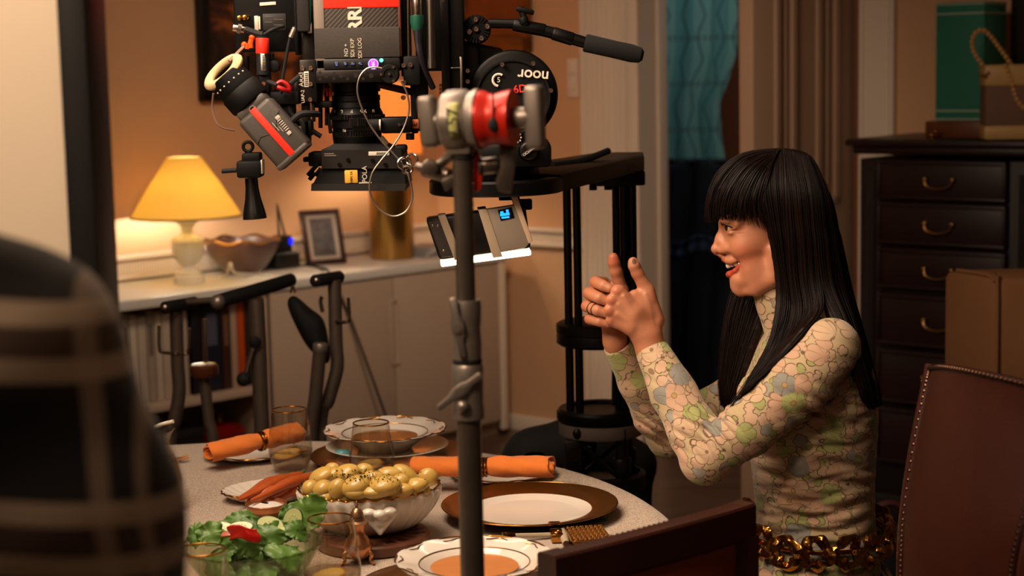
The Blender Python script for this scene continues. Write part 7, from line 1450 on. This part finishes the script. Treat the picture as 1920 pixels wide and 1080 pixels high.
for k in range(6):
    z1, z0 = zr[2*k], zr[2*k+1]; mb = MB(); mb.box(PC((tL+tR)/2, .008, (z0+z1)/2), (tR-tL, .04, z1-z0), AXC, .004)
    for zz_ in (z1-.008, z0+.008): mb.box(PC((tL+tR)/2, -.014, zz_), (tR-tL, .010, .010), AXC, .003)
    for tt in (tL+.006, tR-.006): mb.box(PC(tt, -.014, (z0+z1)/2), (.009, .008, z1-z0), AXC, .003)
    dw = mb.build('drawer', M_mah, drs); zh = z0+(z1-z0)*.54; th = tL+(tR-tL)*.50
    mb = MB()
    for s_ in (-1, 1): mb.sph(PC(th+s_*.046, -.020, zh), .0095, 12); mb.cyl(PC(th+s_*.046, .0, zh), PC(th+s_*.046, -.02, zh), .005, n=10)
    mb.tube([PC(th-.046, -.022, zh), PC(th-.038, -.028, zh-.020), PC(th, -.032, zh-.030), PC(th+.038, -.028, zh-.020), PC(th+.046, -.022, zh)], .0034, 8, smooth=4); mb.build('handle', M_brass, dw)
# things on the dresser
def onDP(px, py, off): return hit(px, py, B0+nB*off, nB)
g1 = onDP(1843, 244, .33); g0 = onDP(1753, 244, .33); gW_ = float(np.linalg.norm((g1-g0)[:2])); zb0 = DT+.056; hb_ = onDP(1800, 4, .33)[2]-zb0; bc = (g0+g1)/2*[1, 1, 0]-nB*.08
gb = thing('gift_box', 'tall teal green box with pale piping lines, behind the handbag on the dresser', 'box', bc+ZU*zb0)
MB().box(bc+ZU*(zb0+hb_/2), (gW_, .16, hb_), [dB, -nB, ZU], .003).build('body', mat('teal_card', '#1f6a56', .7, var=.05), gb)
for f_ in (.012, .085, .905, .985): MB().box(bc+ZU*(zb0+hb_*f_), (gW_+.002, .162, .006), [dB, -nB, ZU]).build('piping', mat('pale_piping', '#8a9a88', .6), gb)
wb = thing('wooden_tray', 'low brown wooden box under the teal box on the dresser', 'tray', bc+ZU*DT)
MB().box(bc+ZU*(DT+.029), (gW_+.05, .20, .052), [dB, -nB, ZU], .004).build('body', wood('tray_wood', '#4a2410', '#6a3a1c', .4), wb)
tp0 = onDP(1747, 254, .40); tr_ = thing('trinket', 'tiny gold ball trinket at the left corner of the low wooden box', 'trinket', tp0*[1, 1, 0]+ZU*DT)
mb = MB(); tp1 = onDP(1754, 246, .40); mb.sph(tp0, .0085, 14); mb.sph(tp1, .0075, 14); mb.tube([tp0, tp1], .004, 8); mb.build('ball', M_goldr, tr_); MB().cyl(tp0*[1, 1, 0]+ZU*(DT+.003), tp0, .004, n=8).build('stem', M_goldr, tr_)
hb2 = thing('handbag', 'structured beige and brown handbag with a beaded handle on the dresser', 'handbag', np.append(onDP(1900, 262, .40)[:2], DT)); Yg = float(onDP(1895, 262, .455)[1])+.015
def gw(px, py): return W(px, py, Yg)
gD = nv([1, -.12, 0]); gN = np.array([-gD[1], gD[0], 0]); gl_ = gw(1845, 260); gW = .26; gc = np.array([gl_[0], gl_[1], 0])+gD*gW/2+gN*.06
zg0, zg1, zg2, zg3 = DT+.004, gw(1848, 235)[2], gw(1842, 162)[2], gw(1842, 122)[2]
M_bl = mat('beige_leather', '#b08a52', .45, var=.08); M_bf = mat('brown_woven_panel', '#6a4a3a', .7, var=.2, vs=120)
MB().box(gc+ZU*(zg0+zg1)/2, (gW, .13, zg1-zg0), [gD, gN, ZU], .010).build('base_band', M_bl, hb2); MB().box(gc+ZU*(zg1+zg2)/2, (gW-.006, .122, zg2-zg1+.006), [gD, gN, ZU], .006).build('body', M_bf, hb2); MB().box(gc+ZU*(zg2+zg3)/2, (gW, .128, zg3-zg2), [gD, gN, ZU], .006).build('top_band', M_bl, hb2)
mb = MB(); 
for (x, y, r) in ((1840, 141, 3.5), (1847, 143, 4.5), (1853, 137, 3.5)): mb.sph(gw(x, y)-gN*.005, sz(r, Yg), 12)
mb.build('clasp', M_goldr, hb2)
def beads(pts, name, off):
    P = spline([gw(*q)+gN*off for q in pts], 14); P = np.array(P); L = np.concatenate([[0], np.cumsum(np.linalg.norm(np.diff(P, axis=0), axis=1))]); n_ = int(L[-1]/.0145)
    mb = MB(); mb.tube([P[0], P[-1]] if 0 else list(P[::3]), .0025, 6); h = mb.build(name, M_bl, hb2)
    for k in range(n_+1): 
        q = [np.interp(k*L[-1]/n_, L, P[:, i]) for i in range(3)]; MB().sph(q, .0078, 12).build('bead', mat('tan_bead', '#b8894e', .4, var=.1), h)
beads([(1845, 120), (1832, 100), (1827, 80), (1833, 62), (1846, 56), (1858, 63), (1874, 83), (1890, 105), (1901, 122)], 'handle', .05); beads([(1884, 124), (1891, 140), (1897, 158), (1902, 178), (1909, 192), (1921, 204), (1935, 206), (1950, 190), (1960, 160), (1966, 130)], 'handle', -.012)
mp_ = onDP(1935, 200, .06); mr = thing('mirror', 'dark framed panel leaning on the wall at the right edge, behind the handbag', 'mirror', mp_*[1, 1, 0]+ZU*DT); MB().box(mp_*[1, 1, 0]+ZU*(DT+.31), (.14, .03, .60), [dB, -nB, ZU], .003).build('frame', M_mahd, mr)
# ---- upholstered tan armchair behind
Yv = 4.2; vc = thing('armchair', 'tan velvet armchair with a squared high back in front of the dresser', 'armchair', W(1930, 900, Yv)*[1, 1, 0])
M_vel = mat('tan_velvet', '#6e4828', .85, var=.14, vs=10); x0 = W(1797, 540, Yv)[0]; zt = W(1850, 518, Yv)[2]; zv = zt
MB().prism([(x0, Yv+.16), (x0+.088, Yv-.02), (x0+.80, Yv-.06), (x0+.80, Yv+.16)], ZU*.28, XV, YV, ZU, zt-.28, .022).build('back', M_vel, vc)
MB().tube([(x0+.088, Yv-.022, .30), (x0+.088, Yv-.023, zt-.05), (x0+.085, Yv-.006, zt-.012), (x0+.075, Yv+.03, zt), (x0+.03, Yv+.13, zt)], .005, 8, smooth=4).build('piping', M_vel, vc)
MB().box((x0+.38, Yv+.32, .36), (.62, .52, .20), None, .04, 4).build('seat', M_vel, vc)
for a, b in ((.05, 0), (.70, 0), (.08, .5), (.68, .5)): MB().cyl((x0+a, Yv+b, .26), (x0+a, Yv+b, 0), .02, .014).build('leg', M_fw, vc)
# ---- leather chair with nail heads
M_lea = mat('oxblood_leather', '#2e0f06', .5, var=.2, vs=25, bump=.2, bs=260, spec=.2); M_nail = mat('antique_nail', '#5a4236', .3, 1.)
def leather_chair():
    lc_ = thing('dining_chair', 'dark oxblood leather chair back with brass nail heads at the right edge', 'chair', W(1850, 1000, 2.42)*[1, 1, 0])
    pl = [(1745, 690, 2.60), (1738, 720, 2.60), (1716, 830, 2.58), (1697, 960, 2.56), (1692, 1040, 2.55), (1690, 1110, 2.55)]; prr = [(1990, 735, 2.16), (1978, 800, 2.16), (1950, 900, 2.15), (1918, 1000, 2.14), (1905, 1070, 2.14), (1898, 1130, 2.14)]
    Lp = spline([W(*q) for q in pl], 5); Rp = spline([W(*q) for q in prr], 5); n = len(Lp)
    nrm = nv(np.cross(Rp[n//2]-Lp[n//2], ZU)); nrm = nrm if nrm[1] < 0 else -nrm
    def sf(u, v):
        i = v*(n-1); k = min(int(i), n-2); f = i-k; l = Lp[k]*(1-f)+Lp[k+1]*f; r = Rp[k]*(1-f)+Rp[k+1]*f; P = l*(1-u)+r*u; P = P+nrm*(.03*math.sin(u*math.pi)-.012*(2*u-1)**2)+ZU*(.016*math.sin(u*math.pi)*(1-v)); return P
    mb = MB(); mb.grid(sf, 30, 36); mb.build('leather_back', M_lea, lc_, smooth=180, solid=.02)
    for e in ([sf(u, 0)+nrm*.012+ZU*.0 for u in np.linspace(.0, 1, 46)], [sf(.985, v)+nrm*.011 for v in np.linspace(.05, 1, 34)], [sf(.015, v)+nrm*.011 for v in np.linspace(0.03, 1, 40)]):
        st = MB(); st.tube(e, .0042, 6); tr = st.build('trim', M_lea, lc_)
        nb = MB()
        for P in e: nb.sph(P+nrm*.003, .0036, 8)
        nb.build('nail_heads', M_nail, tr)
    M_cf = wood('chair_frame_wood', '#1e0a06', '#3c160e', .35, (6, 6, 30))
    for S_, nm in ((Lp, 'post'), (Rp, 'post')):
        side = 1 if S_ is Rp else -1; off = nv((Rp[0]-Lp[0])*[1, 1, 0])*side*.016; MB().tube([S_[0]+off-nrm*.015, S_[n//2]+off-nrm*.015, S_[-1]+off-nrm*.015, (S_[-1]+off-nrm*.03)*[1, 1, 0]+ZU*.4, (S_[-1]+off+nrm*.03)*[1, 1, 0]], .017, 10, smooth=4).build(nm, M_cf, lc_)
    c = ((Lp[-1]+Rp[-1])/2)*[1, 1, 0]-nrm*.26; dd = nv((Rp[0]-Lp[0])*[1, 1, 0])
    MB().box(c+ZU*.44, (.44, .42, .09), [dd, np.cross(ZU, dd), ZU], .02).build('seat', M_lea, lc_)
    for s_ in (-1, 1): MB().cyl(c+dd*.19*s_-nrm*.18+ZU*.42, c+dd*.19*s_-nrm*.18, .022, .016).build('leg', M_cf, lc_)
leather_chair()
# ---- wooden chair at the near edge of the table
wc = thing('dining_chair', 'dark wooden chair back with tan leather panel at the near edge of the table', 'chair', onz(1230, 1060, .85)*[1, 1, 0])
M_dw = wood('dark_chair_wood', '#1e0a04', '#3c160a', .42, (30, 6, 6))
cz = .905; L0, R0 = onz(1042, 1044, cz), onz(1418, 944, cz); dd = nv(R0-L0); cn = nv(np.cross(dd, ZU)); cn = cn if cn[1] < 0 else -cn; Lw = np.linalg.norm(R0-L0); TT = .034
def railp(u, zoff, d): return L0+dd*(u*Lw)+cn*(d+.016*(1-(2*u-1)**2))+ZU*(zoff+.004*math.sin(u*math.pi))
def railbar(z1, z0, u0, u1, d0, d1, mt, name, notch=0.):
    n = 120; vs = []; fs = []
    for i in range(n):
        u = u0+(u1-u0)*i/(n-1); nt = notch*abs(math.sin(i*math.pi/3)) if 8 < i < n-8 else 0
        vs += [railp(u, z1-.003, d0), railp(u, z1+0, d0-.003), railp(u, z1-nt, d1+.003), railp(u, z1-.003-nt, d1), railp(u, z0, d1), railp(u, z0, d0)]
    for i in range(n-1):
        for k in range(6): fs.append((i*6+k, i*6+(k+1) % 6, (i+1)*6+(k+1) % 6, (i+1)*6+k))
    fs += [tuple(range(6)), tuple((n-1)*6+k for k in range(5, -1, -1))]; return MB().add(vs, fs).build(name, mt, wc, smooth=40)
railbar(0, -.044, 0, 1, .0, -TT, M_dw, 'top_rail', .0022)
railbar(-.30, -.36, .04, .96, -.004, -TT+.004, M_dw, 'lower_rail')
for u in (.055, .945):
    P = railp(u, 0, -TT/2); MB().box(P*[1, 1, 0]+ZU*(cz-.044)/2, (.040 if u < .5 else .052, .03, cz-.042), [dd, cn, ZU], .004).build('post', M_dw, wc)
mb = MB(); mb.grid(lambda u, v: railp(.09+.82*u, -.038-.272*v, -.012+.006*math.sin(u*math.pi)*math.sin(v*math.pi)), 16, 10); mb.build('leather_panel', mat('tan_saddle_leather', '#7a3412', .5, var=.12, bump=.2, bs=250), wc, smooth=180, solid=.012)
c = ((L0+R0)/2)*[1, 1, 0]-cn*.24; MB().box(c+ZU*.44, (.42, .42, .06), [dd, cn, ZU], .015).build('seat', M_lea, wc)
for s_ in (-1, 1): MB().cyl(c+dd*.18*s_-cn*.17+ZU*.42, c+dd*.18*s_-cn*.17, .02, .015).build('leg', M_dw, wc)
# ---- dark low chair back beyond the table
Yd = 3.95; dc = thing('lounge_chair', 'low rounded black chair back beyond the far edge of the table beside the dolly', 'chair', W(1060, 900, Yd)*[1, 1, 0]); xl, xr = W(926, 860, Yd)[0], W(1240, 860, Yd)[0]; zt = W(1030, 786, Yd)[2]
S = SDF((xl-.02, Yd-.06, .2), (xr+.02, Yd+.5, zt+.03), .008); S.chain([np.array([xl+.05, Yd+.02, zt-.16]), np.array([xl+.09, Yd, zt-.085]), np.array([(xl+xr)/2+.02, Yd, zt-.052]), np.array([xr-.06, Yd+.02, zt-.11])], [.05, .05, .05, .05], .05)
S.chain([np.array([xl+.07, Yd+.03, .32]), np.array([xl+.08, Yd+.01, zt-.1])], [.06, .05], .04); S.ell(((xl+xr)/2, Yd+.03, (zt+.3)/2-.02), ((xr-xl)/2-.02, .06, (zt-.3)/2), .05); S.ell(((xl+xr)/2, Yd+.22, .36), ((xr-xl)/2, .24, .10), .04); V, F_ = S.mesh(); mesh_obj('shell', V, F_, mat('black_upholstery', '#0f0c0b', .85, var=.2), dc)
for a in (-1, 1):
    for b in (.06, .40): MB().cyl(((xl+xr)/2+a*.12, Yd+b, .30), ((xl+xr)/2+a*.14, Yd+b, 0), .014).build('leg', M_matte, dc)
# ---- bits at the right edge near the floor
rb = thing('bag', 'dark bag with a dull red strap loop hanging behind the leather chair', 'bag', W(1668, 1100, 3.6)*[1, 1, 0])
Yr = 3.6; MB().tube([W(1668+30*math.cos(a), 968+24*math.sin(a), Yr) for a in np.linspace(math.pi*.95, math.pi*2.1, 18)], .008, 8).build('strap', mat('dull_red_strap', '#3a0c0a', .6), rb); z_ = W(1668, 975, Yr)[2]; P_ = W(1668, 975, Yr)
MB().box((P_[0], P_[1]+.02, z_/2-.01), (.09, .10, z_-.02), None, .02).build('body', M_navy, rb)
# ---- plaid-shirted person, very near, back turned
Yq = 1.10
def m_plaid():
    m = mat('plaid_flannel', '#241a16', .9, var=0, sheen=.2); t = NT(m); tc = t.new('ShaderNodeTexCoord'); sp = t.new('ShaderNodeSeparateXYZ'); t.l(tc.outputs['Object'], sp.inputs[0])
    def bands(v, period, lo, hi, ph): f = t.math('FRACT', t.math('ADD', t.math('MULTIPLY', v, 1/period), ph)); return t.math('MULTIPLY', t.math('GREATER_THAN', f, lo), t.math('LESS_THAN', f, hi))
    xx = t.math('SUBTRACT', t.math('MULTIPLY', sp.outputs[0], 1.0), t.math('MULTIPLY', sp.outputs[2], -.10)); zz_ = t.math('ADD', sp.outputs[2], t.math('MULTIPLY', sp.outputs[0], .12))
    c = lin('#1a1310')
    hx = bands(xx, .105, .0, .38, .30); hz = bands(zz_, .118, .0, .42, .15); c = t.mix(t.math('MULTIPLY', hx, .5), c, lin('#080605')); c = t.mix(t.math('MULTIPLY', hz, .7), c, lin('#050404'))
    wx = t.math('ADD', bands(xx, .105, .52, .62, .30), bands(xx, .105, .74, .80, .30), clamp=True); wz = t.math('ADD', bands(zz_, .118, .50, .62, .15), bands(zz_, .118, .78, .90, .15), clamp=True)
    mid = bands(zz_, .118, .62, .78, .15); c = t.mix(t.math('MULTIPLY', mid, .8), c, lin('#4a3424')); c = t.mix(t.math('MULTIPLY', wx, .6), c, lin('#a38c78')); c = t.mix(t.math('MULTIPLY', wz, .85), c, lin('#b09a82')); t.l(c, t.b.inputs['Base Color']); return m
pp = thing('person', 'person in a dark checked flannel shirt seen from behind, blurred at the left edge', 'person', (-.47, Yq, 0))
def QP(px, py, dy=0.): return W(px, py, Yq+dy)
k_ = Yq/FPX; sx_ = -.47; zsh = W(60, 500, Yq)[2]
S = SDF((-.80, .86, .50), (-.13, 1.36, 1.62), .006)
S.loft([.50, .62, .78, .95, 1.10, 1.22, 1.32, 1.39, 1.45], [sx_]*9, [Yq]*9, [.155, .155, .150, .152, .158, .165, .150, .105, .07], [.115, .115, .11, .115, .12, .125, .11, .085, .07], 0, 2.3)
for s in (-1, 1): S.chain([np.array([sx_+s*.10, Yq, 1.370]), np.array([sx_+s*.150, Yq, 1.325]), np.array([sx_+s*.185, Yq+.0, 1.22]), np.array([sx_+s*.205, Yq+.01, 1.04]), np.array([sx_+s*.210, Yq+.06, .87])], [.038, .060, .060, .055, .052], .05); S.chain([np.array([sx_+s*.21, Yq+.06, .87]), np.array([sx_+s*.14, Yq+.21, .86])], [.048, .036], .03)
S.chain([np.array([sx_, Yq-.01, 1.42]), np.array([sx_, Yq, 1.48])], [.08, .064], .03); S.F = np.maximum(S.F, (S.ax[2][None, None, :]-1.49)).astype(np.float32)
V, F_ = S.mesh(); mesh_obj('shirt', V, F_, m_plaid(), pp)
S = SDF((-.60, .94, 1.36), (-.34, 1.30, 1.80), .005); S.ell((sx_, Yq+.01, 1.66), (.076, .098, .112), .01); S.ell((sx_, Yq+.055, 1.60), (.058, .06, .078), .02); S.cone((sx_, Yq, 1.40), (sx_, Yq+.01, 1.58), .056, .052, .02); S.cone((sx_, Yq+.10, 1.645), (sx_, Yq+.122, 1.615), .011, .014, .012)
for s in (-1, 1): S.ell((sx_+s*.078, Yq+.005, 1.63), (.010, .018, .030), .004); S.ell((sx_+s*.03, Yq+.105, 1.65), (.014, .012, .010), .008, 's')
V, F_ = S.mesh(); pb_ = mesh_obj('body', V, F_, mat('skin_plain', '#b27556', .5, sss=.05), pp)
for s in (-1, 1):
    MB().sph((sx_+s*.03, Yq+.092, 1.65), .012, 16).build('eye', MATS['eye_white'], pp); MB().sph((sx_+s*.21-s*.09, Yq+.25, .86), (.038, .048, .024), 16).build('hand', mat('skin_plain', '', .5), pp)
S = SDF((-.60, .94, 1.52), (-.34, 1.26, 1.82), .005); S.ell((sx_, Yq-.005, 1.675), (.086, .105, .118), .01); g_ = np.meshgrid(*S.ax, indexing='ij'); S.F = np.maximum(S.F, -np.maximum(np.maximum(Yq+.035-g_[1], g_[2]-1.70), -9)).astype(np.float32); S.F = np.maximum(S.F, 1.575-g_[2]).astype(np.float32)
V, F_ = S.mesh(); mesh_obj('hair', V, F_, mat('short_dark_hair', '#120b08', .6, bump=.5, bs=120), pp)
M_jean = mat('dark_jeans', '#10141c', .8, bump=.2, bs=400)
for s in (-1, 1):
    S = SDF((sx_+s*.09-.14, Yq-.15, 0), (sx_+s*.09+.14, Yq+.2, .62), .008); S.chain([np.array([sx_+s*.085, Yq, .54]), np.array([sx_+s*.09, Yq+.01, .46]), np.array([sx_+s*.09, Yq, .08])], [.095, .075, .05], .03); V, F_ = S.mesh(); mesh_obj('trouser_leg', V, F_, M_jean, pp)
    S = SDF((sx_+s*.09-.08, Yq-.12, 0), (sx_+s*.09+.08, Yq+.26, .14), .006); S.chain([np.array([sx_+s*.09, Yq-.03, .052]), np.array([sx_+s*.09, Yq+.15, .042])], [.05, .042], .02); V, F_ = S.mesh(); mesh_obj('shoe', V, F_, M_rub, pp)
